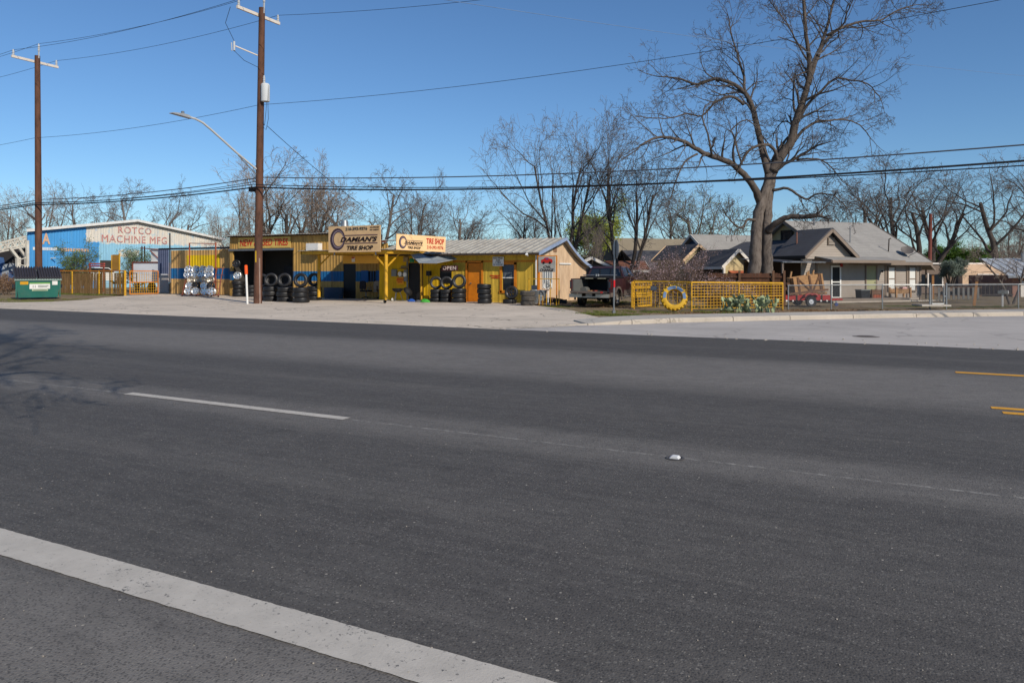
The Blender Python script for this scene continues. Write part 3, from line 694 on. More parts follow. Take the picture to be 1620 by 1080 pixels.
for s_, (a, b) in enumerate((((GY0-.3,GE-.04),(GYP,GP)),((GY1+.3,GE-.04),(GYP,GP)))):
    m = MB().slab([Vector((RXW+.35,a[0],a[1]+.12)),Vector((RXW+.35,b[0],b[1]+.12)),Vector((RXW-26,b[0]+SKW*26,b[1]+.12)),Vector((RXW-26,a[0]+SKW*26,a[1]+.12))], .1 if s_ else -.1); m.build('roof', WR, rw, True)
    m = MB().bar((RXW+.36,a[0],a[1]+.1),(RXW+.36,b[0],b[1]+.1),.05,.22); m.build('rake_trim', WHITE, rw, True)
MB().prism([(RXW-.08,GY0),(RXW-26,GY0+SKW*26),(RXW-26,GY0+SKW*26+.15),(RXW-.08,GY0+.15)], 2, 0, GE).build('side_wall', mat('blue_side_wall', srgb(70,140,200), .7, .1, 1), rw, True)
MB().prism([(RXW-.08,GY1-.15),(RXW-26,GY1+SKW*26-.15),(RXW-26,GY1+SKW*26),(RXW-.08,GY1)], 2, 0, GE).build('side_wall', mat('blue_side_wall', srgb(70,140,200)), rw, True)
FADERED = mat('faded_red_lettering', srgb(186,118,110), .8, .3, 3, dirt=(srgb(180,188,190), .8, 2.5))
RZV = (R(90),0,R(90))
text('ROTCO', 3.5, .62, FADERED, rw, (.05,46.85-46.9,5.46), RZV, offset=0., space=1.15)
text('MACHINE MFG', 6.9, .68, FADERED, rw, (.05,46.9-46.9,4.6), RZV, offset=0., space=1.1)
FADETAN = mat('faded_tan_lettering', srgb(206,168,136), .8, .15, 3)
text('L A', 1.3, .95, FADETAN, rw, (.05,38.1-46.9,4.35), RZV, offset=.03)
m = MB(); q = 37.3
while q < 39.4:
    d = rnd.uniform(.1,.22); m.span((RXW+.035,q,3.35),(RXW+.05,q+d*.7,3.6)); q += d
m.build('worn_lettering', WHITE, rw, True)
m = MB(); q = 39.7
while q < 42.2:
    d = rnd.uniform(.1,.25); m.span((RXW+.035,q,3.3),(RXW+.05,q+d*.7,3.58)); q += d
m.build('worn_lettering', FADETAN, rw, True)
MB().span((RXW+.03,43.3,1.6),(RXW+.06,45.1,2.55)).build('window', DARKHOLE, rw, True)
# white truss lean-to on the road side of the works
tr = thing('truss_lean_to', 'white steel truss lean-to with tarps at the far left edge', 'shelter', (-72,33,0))
WT = mat('off_white_steel', srgb(206,200,186), .6, .15, 2, dirt=(srgb(150,128,100), .5, 3))
A0, A1 = pd(40,374,62), pd(-70,402,57); B0, B1 = pd(41,386,62), pd(-70,410,57)
for k, off in enumerate((Vector((0,0,0)), Vector((-3.0,2.4,.1)))):
    MB().bar(A0+off, A1+off, .14).build('top_chord', WT, tr, True); MB().bar(B0+off, B1+off, .12).build('bottom_chord', WT, tr, True)
    for i in range(9):
        p = A0.lerp(A1, i/9)+off; q = B0.lerp(B1, (i+.5)/9)+off; r2 = A0.lerp(A1, (i+1)/9)+off
        MB().bar(p, q, .08).build('web_bar', WT, tr, True); MB().bar(q, r2, .08).build('web_bar', WT, tr, True)
    MB().bar(B0+off+Vector((.2,0,.3)), Vector((B0.x+.2,B0.y,0))+off, .2).build('column', WT, tr, True)
    c_ = B0.lerp(B1,.12)+off; MB().bar((c_.x,c_.y,0), (c_.x,c_.y,2.7), .3).build('column', WT, tr, True)
    MB().bar(B0.lerp(B1,.25)+off, (c_.x,c_.y,2.6), .2).build('brace', WT, tr, True)
    for j in range(6): MB().bar((c_.x+.15,c_.y,.6+j*.38),(B0.x+.1,B0.y+off.y,.8+j*.38) if j%2 else (B0.x+off.x+.1,B0.y+off.y,.45+j*.38), .07).build('web_bar', WT, tr, True)
C0, C1 = pd(44,393,66), pd(-70,398,64)
MB().bar((C0.x,C0.y,C0.z/2),(C1.x,C1.y,C0.z/2),.1,C0.z).build('back_wall', mat('dark_shade_backing', srgb(40,38,40), .9), tr, True)  # dark sheet standing in for the shaded depth under the lean-to
T0, T1 = pd(30,420,63.5), pd(-10,420,62)
for k, (f0, f1, z0, z1, m_) in enumerate(((0,.3,0,2.0,mat('pale_tarp', srgb(140,146,152), .6, .3, 1.2)),(.3,.62,0,1.6,mat('blue_tarp', srgb(62,92,136), .6, .25, 1)),(.55,.8,0,2.3,mat('pale_tarp', srgb(190,196,204))),(.75,1.2,0,2.8,mat('blue_tarp', srgb(96,140,196))))):
    a_, b_ = T0.lerp(T1,f0), T0.lerp(T1,f1); n_ = 6
    vs = []
    for i in range(n_+1):
        p = a_.lerp(b_,i/n_); vs += [Vector((p.x+rnd.uniform(-.1,.1),p.y+rnd.uniform(-.15,.15),0)), Vector((p.x,p.y+.3+rnd.uniform(-.1,.1),z1*(.75+.25*math.sin(i*1.3+k))))]
    vs2 = [v+Vector((0,.5,-.05)) for v in vs]; q_ = 2*(n_+1)
    MB().add(vs+vs2, [(2*i,2*i+2,2*i+3,2*i+1) for i in range(n_)]+[(2*i+1,2*i+3,q_+2*i+3,q_+2*i+1) for i in range(n_)]).build('tarp', m_, tr, True)
# ---- helper: lap siding and shingled roofs
def siding(mb, x0, x1, z0, z1, y, clip=None, step=.14, face=-1):
    """overlapping boards: a saw-tooth surface; clip(z) -> (xa, xb) narrows rows (gables)"""
    z = z0
    while z < z1-1e-4:
        zt = min(z+step, z1)
        a, b = (x0, x1) if clip is None else clip(z); c, d = (x0, x1) if clip is None else clip(zt)
        if b-a > .02:
            yo, yi = y+face*.022, y+face*.002
            mb.add([Vector((a,yo,z)),Vector((b,yo,z)),Vector((d,yi,zt)),Vector((c,yi,zt)),Vector((a,y-face*.05,z)),Vector((b,y-face*.05,z)),Vector((d,y-face*.05,zt)),Vector((c,y-face*.05,zt))],
                   [(0,1,2,3),(4,5,1,0),(1,5,6,2),(4,0,3,7),(7,6,5,4)])
        z = zt
    return mb
def shingles(name, col, var=.14):
    t = NT(name); v = t.objvec(False); P = t.pos(); p = t.xyz(P)
    br = t.n('ShaderNodeTexBrick'); n = t.noise(P, 1.2, 6, .7); n2 = t.noise(P, 18, 3, .7)
    c = t.mix(t.ramp(n, .3, .7), mul(col, 1-var), mul(col, 1+var)); c = t.mix(t.math('MULTIPLY', t.ramp(n2, .45, .8), .4), c, mul(col, .6))
    row = t.math('FRACT', t.math('MULTIPLY', p[2], 9.)); c = t.mix(t.math('MULTIPLY', t.math('LESS_THAN', row, .16), .35), c, mul(col, .45))
    t.bump(n2, .4, .01); m = t.fin(c, .9, .2); MATS[name] = m; return m
GREYSH = shingles('grey_shingles', srgb(150,146,140)); DARKSH = shingles('charcoal_shingles', srgb(84,84,88)); TANSH = shingles('tan_shingles', srgb(140,128,108))
HWALL = mat('greige_siding', srgb(160,149,138), .75, .08, .8, dirt=(srgb(138,124,108), .35, 1.2)); HTRIM = mat('greige_trim', srgb(130,115,102), .7, .1, 2)
CREAMW = mat('cream_siding', srgb(190,172,130), .75, .1, .8, dirt=(srgb(120,104,76), .5, 2)); SHADEW = mat('dark_wood_shade_wall', srgb(70,56,44), .85, .2, 1.5)  # SHADEW: dark wood tone that also paints shade onto unlit walls

# ---- the grey-brown house on the right
HA = R(47); e1 = Vector((math.cos(HA), math.sin(HA), 0)); e2 = Vector((-e1.y, e1.x, 0))
O = FW*46.0 + RT*25.4
house = thing('bungalow', 'greige lap-sided bungalow with grey gable roofs and satellite dish', 'house', (O.x,O.y,-.2), HA)
WZ = 2.5
m = siding(MB(), -9.2, 0, 0, WZ, 0); m.build('siding', HWALL, house)
m = MB(); siding(m, 0, 8.4, 0, WZ, 0); m.v = [Vector((-v.y, v.x, v.z)) for v in m.v]; m.build('siding', HWALL, house)          # right side
m = MB(); siding(m, 0, 8.0, 0, WZ, 0, face=1); m.v = [Vector((-9.2-v.y, v.x, v.z)) for v in m.v]; m.build('siding', SHADEW, house)   # left side, shade painted in as a darker siding colour
MB().span((-9.1,8.3,0),(0,8.4,WZ)).build('back_wall', HWALL, house)
RGZ = 5.02; RY_ = 4.2; EV = -.55; EVZ = 2.33; rl, rr = -6.95, .35
sl_ = (RGZ-EVZ)/(RY_-EV)
# left gable wall (upper part)
m = MB(); siding(m, 0, 8.4, WZ-.1, RGZ-.15, 0, (lambda z: ((z-EVZ)/sl_+EV+.1, 2*RY_-((z-EVZ)/sl_+EV)-.1)), face=1); m.v = [Vector((-6.6-v.y, v.x, v.z)) for v in m.v]; m.build('gable_siding', CREAMW, house)
m = MB(); siding(m, 0, 8.4, WZ-.1, RGZ-.15, 0, (lambda z: ((z-EVZ)/sl_+EV+.1, 2*RY_-((z-EVZ)/sl_+EV)-.1))); m.v = [Vector((-.02-v.y, v.x, v.z)) for v in m.v]; m.build('gable_siding', HWALL, house)
w_ = MB().span((-6.68,3.7,3.5),(-6.62,4.6,4.3)).build('window', GLASS, house)
for a, b in (((-6.72,3.6,3.42),(-6.63,3.7,4.38)),((-6.72,4.6,3.42),(-6.63,4.7,4.38)),((-6.72,3.6,4.3),(-6.63,4.7,4.4)),((-6.72,3.6,3.38),(-6.63,4.7,3.48))): MB().span(a,b).build('window_frame', DARKTRIM, w_)
def roofslab(name, pts, m, par, th=.09): return MB().slab([Vector(p) for p in pts], th).build(name, m, par)
main_ = roofslab('roof', [(rl,EV,EVZ),(rr,EV,EVZ),(rr,RY_,RGZ),(rl,RY_,RGZ)], GREYSH, house)
roofslab('roof', [(rr,2*RY_-EV,EVZ),(rl,2*RY_-EV,EVZ),(rl,RY_,RGZ+.002),(rr,RY_,RGZ+.002)], GREYSH, house)
for xx in (rl-.02, rr+.02):
    for (ya, yb_) in ((EV,RY_),(2*RY_-EV,RY_)): MB().bar((xx,ya,EVZ-.06),(xx,yb_,RGZ-.06),.04,.2).build('rake_board', HTRIM, house)
MB().span((-5.6,EV-.04,EVZ-.2),(rr,EV-.005,EVZ-.02)).build('fascia', HTRIM, house)
# lower pitched continuation at the right rear
roofslab('roof', [(rr+.03,-.2,EVZ+.1),(1.9,.6,1.9),(1.9,8.6,1.9),(rr+.03,8.6,EVZ+.1)], GREYSH, house, .07)
MB().bar((rr+.03,-.24,EVZ+.04),(1.9,.56,1.84),.04,.16).build('rake_board', HTRIM, house)
MB().tube([(1.5,.9,0),(1.5,.9,1.9)], .05, 6).build('post', HTRIM, house)
# wing with the small front gable and dark roof
GX, GH, GW, GZE = -7.35, 4.22, 1.95, 2.6
sg_ = (GH-GZE)/GW
m = siding(MB(), GX-GW+.2, GX+GW-.2, WZ-.02, GH-.15, -.12, (lambda z: (GX-(GH-.12-z)/sg_, GX+(GH-.12-z)/sg_))); m.build('gable_siding', HWALL, house)
roofslab('roof', [(GX-GW,-.5,GZE),(GX,-.5,GH),(GX,2.3,GH),(GX-GW,2.3,GZE)][::-1], DARKSH, house)
roofslab('roof', [(GX+GW,-.5,GZE),(GX,-.5,GH+.002),(GX,2.3,GH+.002),(GX+GW,2.3,GZE)], DARKSH, house)
for s_ in (-1,1): MB().bar((GX+s_*GW,-.52,GZE-.07),(GX,-.52,GH-.07),.04,.17).build('rake_board', HTRIM, house)
roofslab('roof', [(GX-GW,2.31,GZE),(-6.6,2.31,3.72),(-6.6,8.6,3.72),(GX-GW,8.6,GZE)][::-1], DARKSH, house)
MB().bar((GX-GW-.02,-.5,GZE-.05),(GX-GW-.02,8.6,GZE-.05),.04,.14).build('fascia', DARKTRIM, house)
vt = MB().span((GX-.05,-.2,3.3),(GX+.45,-.16,3.75)).build('gable_vent', HTRIM, house)
for k in range(5): MB().box((GX+.2,-.22,3.36+k*.08),(.42,.03,.05)).build('louvre', HWALL, vt)
MB().tube([(GX-1.1,1.2,3.0),(GX-1.1,1.2,4.1)], .05, 8).build('vent_pipe', mat('rust_pipe', srgb(120,84,72), .7), house)
# shed roof over the porch, and tin awning at the left
roofslab('porch_roof', [(-8.3,-1.5,2.42),(-2.9,-1.5,2.36),(-2.9,-.02,2.62),(-8.3,-.02,2.66)], GREYSH, house, .06)
MB().span((-8.3,-1.54,2.24),(-2.9,-1.505,2.4)).build('fascia', HTRIM, house)
MB().span((-8.34,-1.5,2.26),(-8.305,-.05,2.42)).build('fascia', HTRIM, house)
for i in range(7):
    m = MB().slab([Vector(p) for p in ((-11.6+i*.42,-1.3,2.3),(-11.6+i*.42+.4,-1.3,2.3),(-11.6+i*.42+.4,2.5,2.52),(-11.6+i*.42,2.5,2.52))], .03); m.build('awning_sheet', DARKTRIM if i%2 else STEEL, house)
MB().span((-11.6,-1.34,2.24),(-8.6,-1.31,2.29)).build('awning_edge', STEEL, house)
for xx in (-11.5,): MB().bar((xx,-1.2,0),(xx,-1.2,2.25),.1).build('post', HTRIM, house)
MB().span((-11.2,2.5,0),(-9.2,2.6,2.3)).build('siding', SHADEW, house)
for (a,b) in ((-10.75,-10.3),(-10.25,-9.8)):
    MB().span((a,2.42,.5),(b,2.46,1.75)).build('window', GLASS, house)
for (p,q) in (((-10.85,2.4,.4),(-10.75,2.47,1.85)),((-10.3,2.4,.4),(-10.22,2.47,1.85)),((-9.8,2.4,.4),(-9.7,2.47,1.85)),((-10.85,2.39,1.75),(-9.7,2.45,1.87))): MB().span(p,q).build('window_frame', HTRIM, house)
# doors and windows of the front
def opening(x0, x1, z0, z1, glass, frame, nm='window', mid=False, fr=.09):
    pane = MB().span((x0,-.045,z0),(x1,-.03,z1)).build(nm, glass, house)
    for a, b in (((x0-fr,-.075,z0-fr*.5),(x0,-.03,z1+fr)),((x1,-.075,z0-fr*.5),(x1+fr,-.03,z1+fr)),((x0-fr,-.085,z1),(x1+fr,-.04,z1+fr)),((x0-fr,-.095,z0-fr),(x1+fr,-.04,z0))):
        MB().span(a,b).build(nm+'_frame', frame, pane)
    if mid: MB().span((x0,-.07,(z0+z1)/2-.03),(x1,-.05,(z0+z1)/2+.03)).build(nm+'_rail', frame, pane)
    return pane
OLIVE = mat('pale_olive_door', srgb(156,154,118), .6, .05, 2)
CURT = mat('white_blind', srgb(214,214,208), .7, .05, 3)
opening(-6.95, -6.4, .25, 2.0, BLACK, WHITE, 'screen_door', True, .1)
od = opening(-4.35, -3.62, .22, 2.08, OLIVE, HTRIM, 'door')
MB().lathe([(0,0),(.03,0),(.03,.05),(0,.06)], 10, Matrix.Translation((-3.7,-.05,1.1)) @ Matrix.Rotation(R(90),4,'X')).build('door_knob', STEEL, od)
opening(-2.62, -2.14, .62, 1.98, CURT, HTRIM, 'window', True); opening(-.95, -.47, .6, 1.98, CURT, HTRIM, 'window', True)
for xx in (-2.84,-1.12,-.04): MB().span((xx-.06,-.06,0),(xx+.06,-.028,2.3)).build('corner_board', HTRIM, house)
MB().span((-8.15,-.06,0),(-8.02,-.028,2.5)).build('corner_board', HTRIM, house)
MB().span((-8.4,-1.6,.02),(-2.6,-.1,.2)).build('porch_floor', mat('grey_deck', srgb(128,116,104), .85, .2, 2, streak=1), house)
for k in range(5): MB().span((-8.2+k*1.2,-1.58,-.12),(-7.9+k*1.2,-1.2,.018)).build('pier', KERBM, house)
MB().span((-8.5,-1.78,-.02),(0,-1.62,.06)).build('porch_sill', KERBM, house)
m = MB().lathe([(0,0),(.05,.02),(.06,.09),(0,.14)], 10, Matrix.Translation((-3.2,-.06,1.75)) @ Matrix.Rotation(R(90),4,'X')); m.build('porch_lamp', BLACK, house)
MB().span((-7.0+.62,-.1,2.02),(-6.2,-.07,2.22)).build('alarm_bell', RED, house)
for (xx,zz) in ((-2.95,.95),(-1.5,.48)): 
    m = MB().lathe([(0,0),(.06,.0),(.05,.06),(0,.07)], 8, Matrix.Translation((xx,-.03,zz)) @ Matrix.Rotation(R(90),4,'X')); m.build('hose_tap', DARKTRIM, house)
# roof fittings
MB().tube([(-4.0,1.6,3.4),(-4.0,1.6,4.55),(-3.85,1.6,4.6)][0:3], .03, 6).build('roof_mast', STEEL, house)
MB().tube([(-4.9,3.7,4.6),(-4.9,3.7,5.3)], .05, 8).build('vent_pipe', STEEL, house)
MB().tube([(-1.95,.6,2.9),(-1.95,.55,3.75),(-1.85,.5,3.8)], .035, 6).build('roof_mast', DARKTRIM, house)
dsh = MB().lathe([(.0,0),(.2,.02),(.36,.07),(.46,.13),(.47,.12),(.36,.05),(.2,.0),(0,-.02)], 24, Matrix.Translation((-1.0,.1,3.0)) @ Matrix.Rotation(R(-30),4,'Z') @ Matrix.Rotation(R(42),4,'X') @ Matrix.Diagonal((.78,.78,.78,1)) )
dob = dsh.build('satellite_dish', mat('dish_grey', srgb(98,92,88), .6), house, smooth=True)
MB().tube([(-1.0,.2,2.98),(-1.0,.3,2.75),(-1.0,.3,2.55)], .03, 6).build('dish_mount', STEEL, dob)
MB().tube([(-1.0,-.05,2.7),(-.85,-.5,2.95)], .02, 5).build('dish_arm', STEEL, dob)
MB().box((-.83,-.52,2.98),(.1,.14,.08)).build('dish_receiver', DARKTRIM, dob)
# ---- neighbouring houses behind the blossom shrub
def small_house(name, label, D, px, rz, z0=-.2):
    q = FW*D + RT*((px-810)/FPX*D); return thing(name, label, 'house', (q.x,q.y,z0), rz)
def gable_box(root, x0, x1, y0, y1, we, wr, wall, roof, along='x', over=.35, trim=None, gable=None):
    """walls + gable roof, ridge along local x or y"""
    trim = trim or HTRIM
    if along == 'x':
        sidef = [(x0,y0,x1,y0)]; yc = (y0+y1)/2
        MB().span((x0,y0,0),(x1,y0+.08,we)).build('wall', wall, root); MB().span((x0,y1-.08,0),(x1,y1,we)).build('wall', wall, root)
        for xa in (x0, x1-.08):
            MB().prism([(y0+.08,0),(y1-.08,0),(y1-.08,we),(yc,wr-.08),(y0+.08,we)], 0, xa, xa+.08).build('gable_wall', gable or wall, root)
        k = (wr-we)/(yc-y0); ze = we-k*over
        roofslab('roof', [(x0-over,y0-over,ze+.05),(x1+over,y0-over,ze+.05),(x1+over,yc,wr+.05),(x0-over,yc,wr+.05)], roof, root)
        roofslab('roof', [(x1+over,y1+over,ze+.05),(x0-over,y1+over,ze+.05),(x0-over,yc,wr+.052),(x1+over,yc,wr+.052)], roof, root)
        for xa in (x0-over-.02, x1+over+.02):
            for ya in (y0-over, y1+over): MB().bar((xa,ya,ze-.02),(xa,yc,wr-.02),.04,.18).build('rake_board', trim, root)
        MB().span((x0-over,y0-over-.04,ze-.14),(x1+over,y0-over-.005,ze+.03)).build('fascia', trim, root)
    else:
        xc = (x0+x1)/2
        MB().span((x0,y0,0),(x0+.08,y1,we)).build('wall', wall, root); MB().span((x1-.08,y0,0),(x1,y1,we)).build('wall', wall, root)
        for ya in (y0, y1-.08):
            MB().prism([(x0+.08,0),(x1-.08,0),(x1-.08,we),(xc,wr-.08),(x0+.08,we)], 1, ya, ya+.08).build('gable_wall', gable or wall, root)
        k = (wr-we)/(xc-x0); ze = we-k*over
        roofslab('roof', [(x0-over,y1+over,ze+.05),(x0-over,y0-over,ze+.05),(xc,y0-over,wr+.05),(xc,y1+over,wr+.05)], roof, root)
        roofslab('roof', [(x1+over,y0-over,ze+.05),(x1+over,y1+over,ze+.05),(xc,y1+over,wr+.052),(xc,y0-over,wr+.052)], roof, root)
        for ya in (y0-over-.02, y1+over+.02):
            for xa in (x0-over, x1+over): MB().bar((xa,ya,ze-.02),(xc,ya,wr-.02),.04,.18).build('rake_board', trim, root)
        for s_, xa in ((-1,x0-over-.02),(1,x1+over+.02)): MB().bar((xa,y0-over,ze-.05),(xa,y1+over,ze-.05),.035,.16).build('fascia', trim, root)
WALLC = mat('pale_wall', srgb(186,178,160), .8, .1, 1); BLUEG = mat('slate_blue_gable', srgb(52,78,112), .7, .1, 2); PALET = mat('pale_trim', srgb(214,206,196), .7, .08, 2)
cot = small_house('cottage', 'grey-roofed cottage with white-trimmed porch gable between blossom shrub and big tree', 50, 1150, HA)
gable_box(cot, .35, 6.5, 1.9, 6.7, 2.75, 4.4, WALLC, GREYSH, 'x', .4, PALET, BLUEG)
gable_box(cot, -2.85, -1.0, .7, 4.2, 2.75, 3.55, CREAMW, DARKSH, 'y', .3, mat('peach_trim', srgb(226,190,150), .7), CREAMW)
# porch in front: roof sweeping left from the white gable
gable_box(cot, -2.65, -.85, -3.3, .65, 2.3, 3.1, SHADEW, DARKSH, 'y', .32, PALET, CREAMW)
for xx, yy in ((-2.8,-3.55),(-.7,-3.55),(-2.8,0.)): MB().bar((xx,yy,0),(xx,yy,2.1),.13).build('post', PALET, cot)
m = MB().slab([Vector(p) for p in ((-2.3,-3.9,1.55),(-1.0,-3.9,1.55),(-1.0,-3.32,1.8),(-2.3,-3.32,1.8))], .04); m.build('door_awning', mat('terracotta_tin', srgb(176,96,66), .7), cot)
cot2 = small_house('old_house', 'weathered tan-roofed house with grey gable behind the blossom shrub', 60, 1020, HA)
gable_box(cot2, -1.5, 7.5, 1, 7, 2.9, 4.55, mat('grey_board', srgb(120,116,112), .85, .15, 1.5), TANSH, 'x', .5, SHADEW)
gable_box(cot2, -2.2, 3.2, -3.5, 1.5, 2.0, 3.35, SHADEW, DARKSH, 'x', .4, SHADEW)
MB().span((1.5,.85,2.72),(3.4,.95,2.95)).build('white_board', PALET, cot2)
shd = small_house('garden_shed', 'small open shed with grey shingle gable behind the pickup truck', 48, 938, R(20))
gable_box(shd, -1.6, 1.5, -1.5, 3, 1.85, 2.62, mat('dark_board', srgb(66,60,56), .85), shingles('pale_grey_shingles', srgb(132,138,142)), 'y', .3, PALET)
bsh = small_house('brown_shed', 'low shed with rusty brown roof behind the stop sign', 52, 985, R(27))
gable_box(bsh, -1.5, 1.6, 0, 4, 1.9, 2.45, SHADEW, shingles('rust_brown_roof', srgb(126,84,66)), 'x', .3, PALET)
wsh = small_house('white_gable_shed', 'small white gabled roof peeping behind the plywood gable', 64, 920, R(35))
gable_box(wsh, -1.5, 2, 0, 3, 2.3, 3.1, WALLC, TANSH, 'y', .3, PALET)
# ---- stucco house and metal-roof garage at the far right
STUC = mat('peach_stucco', srgb(214,184,154), .85, .05, 1.5); STUCS = mat('brown_stucco', srgb(120,104,92), .85, .08, 1.5)
stu = small_house('flat_roof_house', 'peach flat-roofed stucco house beyond the chain-link fence', 58, 1545, R(27.2))
def F(px, D): return (px-1545)/FPX*D
MB().span((-1.1,0,0),(5.4,8,2.3)).build('wall', STUC, stu); MB().span((-6.8,.6,0),(-1.11,8,2.3)).build('wall', STUCS, stu)
MB().span((-6.9,.5,2.3),(5.5,8.1,2.42)).build('parapet', PALET, stu)
MB().span((.15,-.04,.9),(1.6,-.01,1.45)).build('window', GLASS, stu)
for a, b in (((.05,-.06,.86),(.15,-.005,1.55)),((1.6,-.06,.86),(1.7,-.005,1.55)),((.05,-.07,1.46),(1.7,-.006,1.56)),((.8,-.06,.88),(.9,-.005,1.47))): MB().span(a,b).build('window_frame', PALET, stu)
MB().span((-4.6,.54,.6),(-2.4,.58,1.5)).build('window', GLASS, stu)
for a, b in (((-4.7,.52,.5),(-4.6,.59,1.6)),((-3.55,.52,.5),(-3.45,.59,1.6)),((-2.4,.52,.5),(-2.3,.59,1.6))): MB().span(a,b).build('window_frame', PALET, stu)
MB().prism([(.6,.0),(3.9,.0),(3.9,.9),(2.5,1.5),(.6,.75)], 1, -2.2, -1.2).build('lean_to', mat('dark_canvas', srgb(40,42,52), .8), stu)
gar = small_house('metal_roof_garage', 'brick garage with silver ribbed metal roof at the right edge', 52, 1622, R(27.2), -.75)
MB().span((-.9,0,0),(6,5,2.0)).build('wall', mat('pinkish_brick', srgb(142,106,92), .85, .15, 3), gar)
for i in range(14):
    a = -1.6+i*.55
    m = MB().slab([Vector(p) for p in ((a,-.6,2.0),(a+.54,-.6,2.0),(a+.54,2.6,3.25),(a,2.6,3.25))], .05); m.build('roof_panel', mat('silver_roof', srgb(176,182,188), .4, .06, 1, metal=.3), gar)
    MB().bar((a+.005,-.6,2.03),(a+.005,2.6,3.28),.03,.05).build('roof_rib', PALET, gar)
MB().span((-1.65,-.7,1.84),(6.2,-.61,2.0)).build('gutter', STEEL, gar)
MB().span((.1,-.04,.0),(4,-.01,1.7)).build('garage_door', mat('dark_green_door', srgb(46,56,50), .7), gar)
MB().span((-.35,-.05,0),(-.1,-.01,1.6)).build('downpipe', PALET, gar)
MB().tube([(1.2,2.0,2.9),(1.2,2.0,3.7)], .1, 8).build('flue', GALV, gar)

# ================================================================== STREET FURNITURE AND YARDS
# ---- utility poles
PLY = 26.3
def ins(m, p, h=.3):
    m.lathe([(0,0),(.05,0),(.07,.06),(.045,.1),(.07,.16),(.045,.2),(.06,.26),(.03,h),(0,h)], 8, Matrix.Translation(p))
CROSS = mat('grey_crossarm', srgb(206,196,184), .75, .1, 3); INSM = mat('insulator_grey', srgb(176,178,180), .4, .1, 3)
def upole(X, label, top, lean=0.):
    t = thing('utility_pole', label, 'utility pole', (X,PLY,0), 0, 'utility poles along the road')
    n = 10; MB().tube([(lean*i/n,0,top*i/n) for i in range(n+1)], [.2-.055*i/n for i in range(n+1)], 14).build('shaft', POLEWOOD, t, smooth=True)
    MB().bar((lean-.2,-1.35,top-.33),(lean-.2,1.35,top-.33),.1,.14).build('crossarm', CROSS, t)
    for q in (-1.25,1.25):
        m = MB(); ins(m, (lean-.2,q,top-.26), .34); m.build('insulator', INSM, t, smooth=True)
    m = MB().bar((lean+.1,0,top-.4),(lean+.14,0,top+.3),.06); ins(m, (lean+.14,0,top+.25), .45); m.build('insulator', INSM, t)
    return t
p1 = upole(-45.2, 'brown wooden utility pole behind the green dumpster', 14.4, -.15)
p2 = upole(-27.4, 'wooden utility pole with transformer and street lamp before the workshop', 14.3, .28)
p0 = upole(-63.0, 'next wooden utility pole along the road at far left', 14.3); p3 = upole(17.4, 'next wooden utility pole along the road at far right', 13.6)
TX = -27.4
m = MB().lathe([(0,0),(.2,0),(.21,.03),(.21,.8),(.16,.86),(0,.88)], 18, Matrix.Translation((.5,0,9.75))); m.build('transformer', mat('transformer_grey', srgb(196,198,198), .5, .06, 2), p2, smooth=True)
m = MB(); ins(m, (.42,0,10.62), .4); m.build('bushing', INSM, p2, smooth=True)
m = MB().bar((.2,0,10.0),(.35,0,10.0),.06).bar((.2,0,10.4),(.35,0,10.4),.06); m.build('bracket', STEEL, p2)
m = MB().bar((.1,-.1,12.0),(-.2,-1.2,12.2),.05); m.build('cutout_arm', CROSS, p2)
m = MB(); m.tube([(-.22,-1.25,12.4),(-.16,-1.3,11.95)], .05, 8); m.tube([(-.34,-1.3,12.35),(-.28,-1.33,11.95)], .025, 6); m.build('fuse_cutout', INSM, p2)
m = MB().tube([(-.2,-1.25,12.4),(-.4,-1.6,13.2),(-.3,-1.4,14.0)], .012, 4); m.tube([(-.17,-1.3,11.95),(-.05,-.8,11.6),(.2,-.2,11.4),(.42,0,11.0)], .012, 4)
m.tube([(.7,0,10.5),(.72,-.05,9.6),(.7,0,8.9),(.5,.05,8.4),(.25,0,8.6)], .014, 4); m.tube([(.62,0,10.4),(.6,-.05,9.3),(.45,0,8.6),(.2,0,9.0)], .014, 4); m.build('jumper_wire', WIRE, p2)
m = MB().tube([(.2,-.05,0),(.21,-.1,2.2)], .035, 6); m.build('ground_conduit', mat('pale_conduit', srgb(150,128,116), .7), p2)
MB().span((.04,-.2,2.0),(.1,-.185,2.55)).build('pole_tag', mat('tag_yellow', srgb(210,170,40), .6), p2)
MB().box((-.3,-.05,5.55),(.3,.2,.22)).build('splice_box', BLACK, p2)
lamp = thing('street_lamp', 'grey cobra-head street lamp on a long arm from the utility pole', 'street lamp', (-27.4,26.1,6.5))
MB().tube([(.1,0,0),(.1,-1.2,.62),(.1,-2.6,1.42),(.1,-3.1,1.68),(.1,-3.5,1.78),(.1,-3.9,1.8)], .05, 8).build('arm', mat('lamp_arm_grey', srgb(186,186,184), .5, .08, 3), lamp, smooth=True)
MB().tube([(.1,0,-.25),(.1,-1.1,.5)], .025, 6).build('stay', GALV, lamp)
m = MB().prism([(-3.75,1.74),(-3.9,1.86),(-4.2,1.88),(-4.7,1.83),(-4.75,1.79),(-4.2,1.76)], 0, -.02, .22); m.build('lamp_head', mat('lamp_head_grey', srgb(150,152,154), .5), lamp)
m = MB().lathe([(0,0),(.07,0),(.07,.1),(0,.12)], 10, Matrix.Translation((.1,-4.15,1.88))); m.build('photocell', STEEL, lamp)
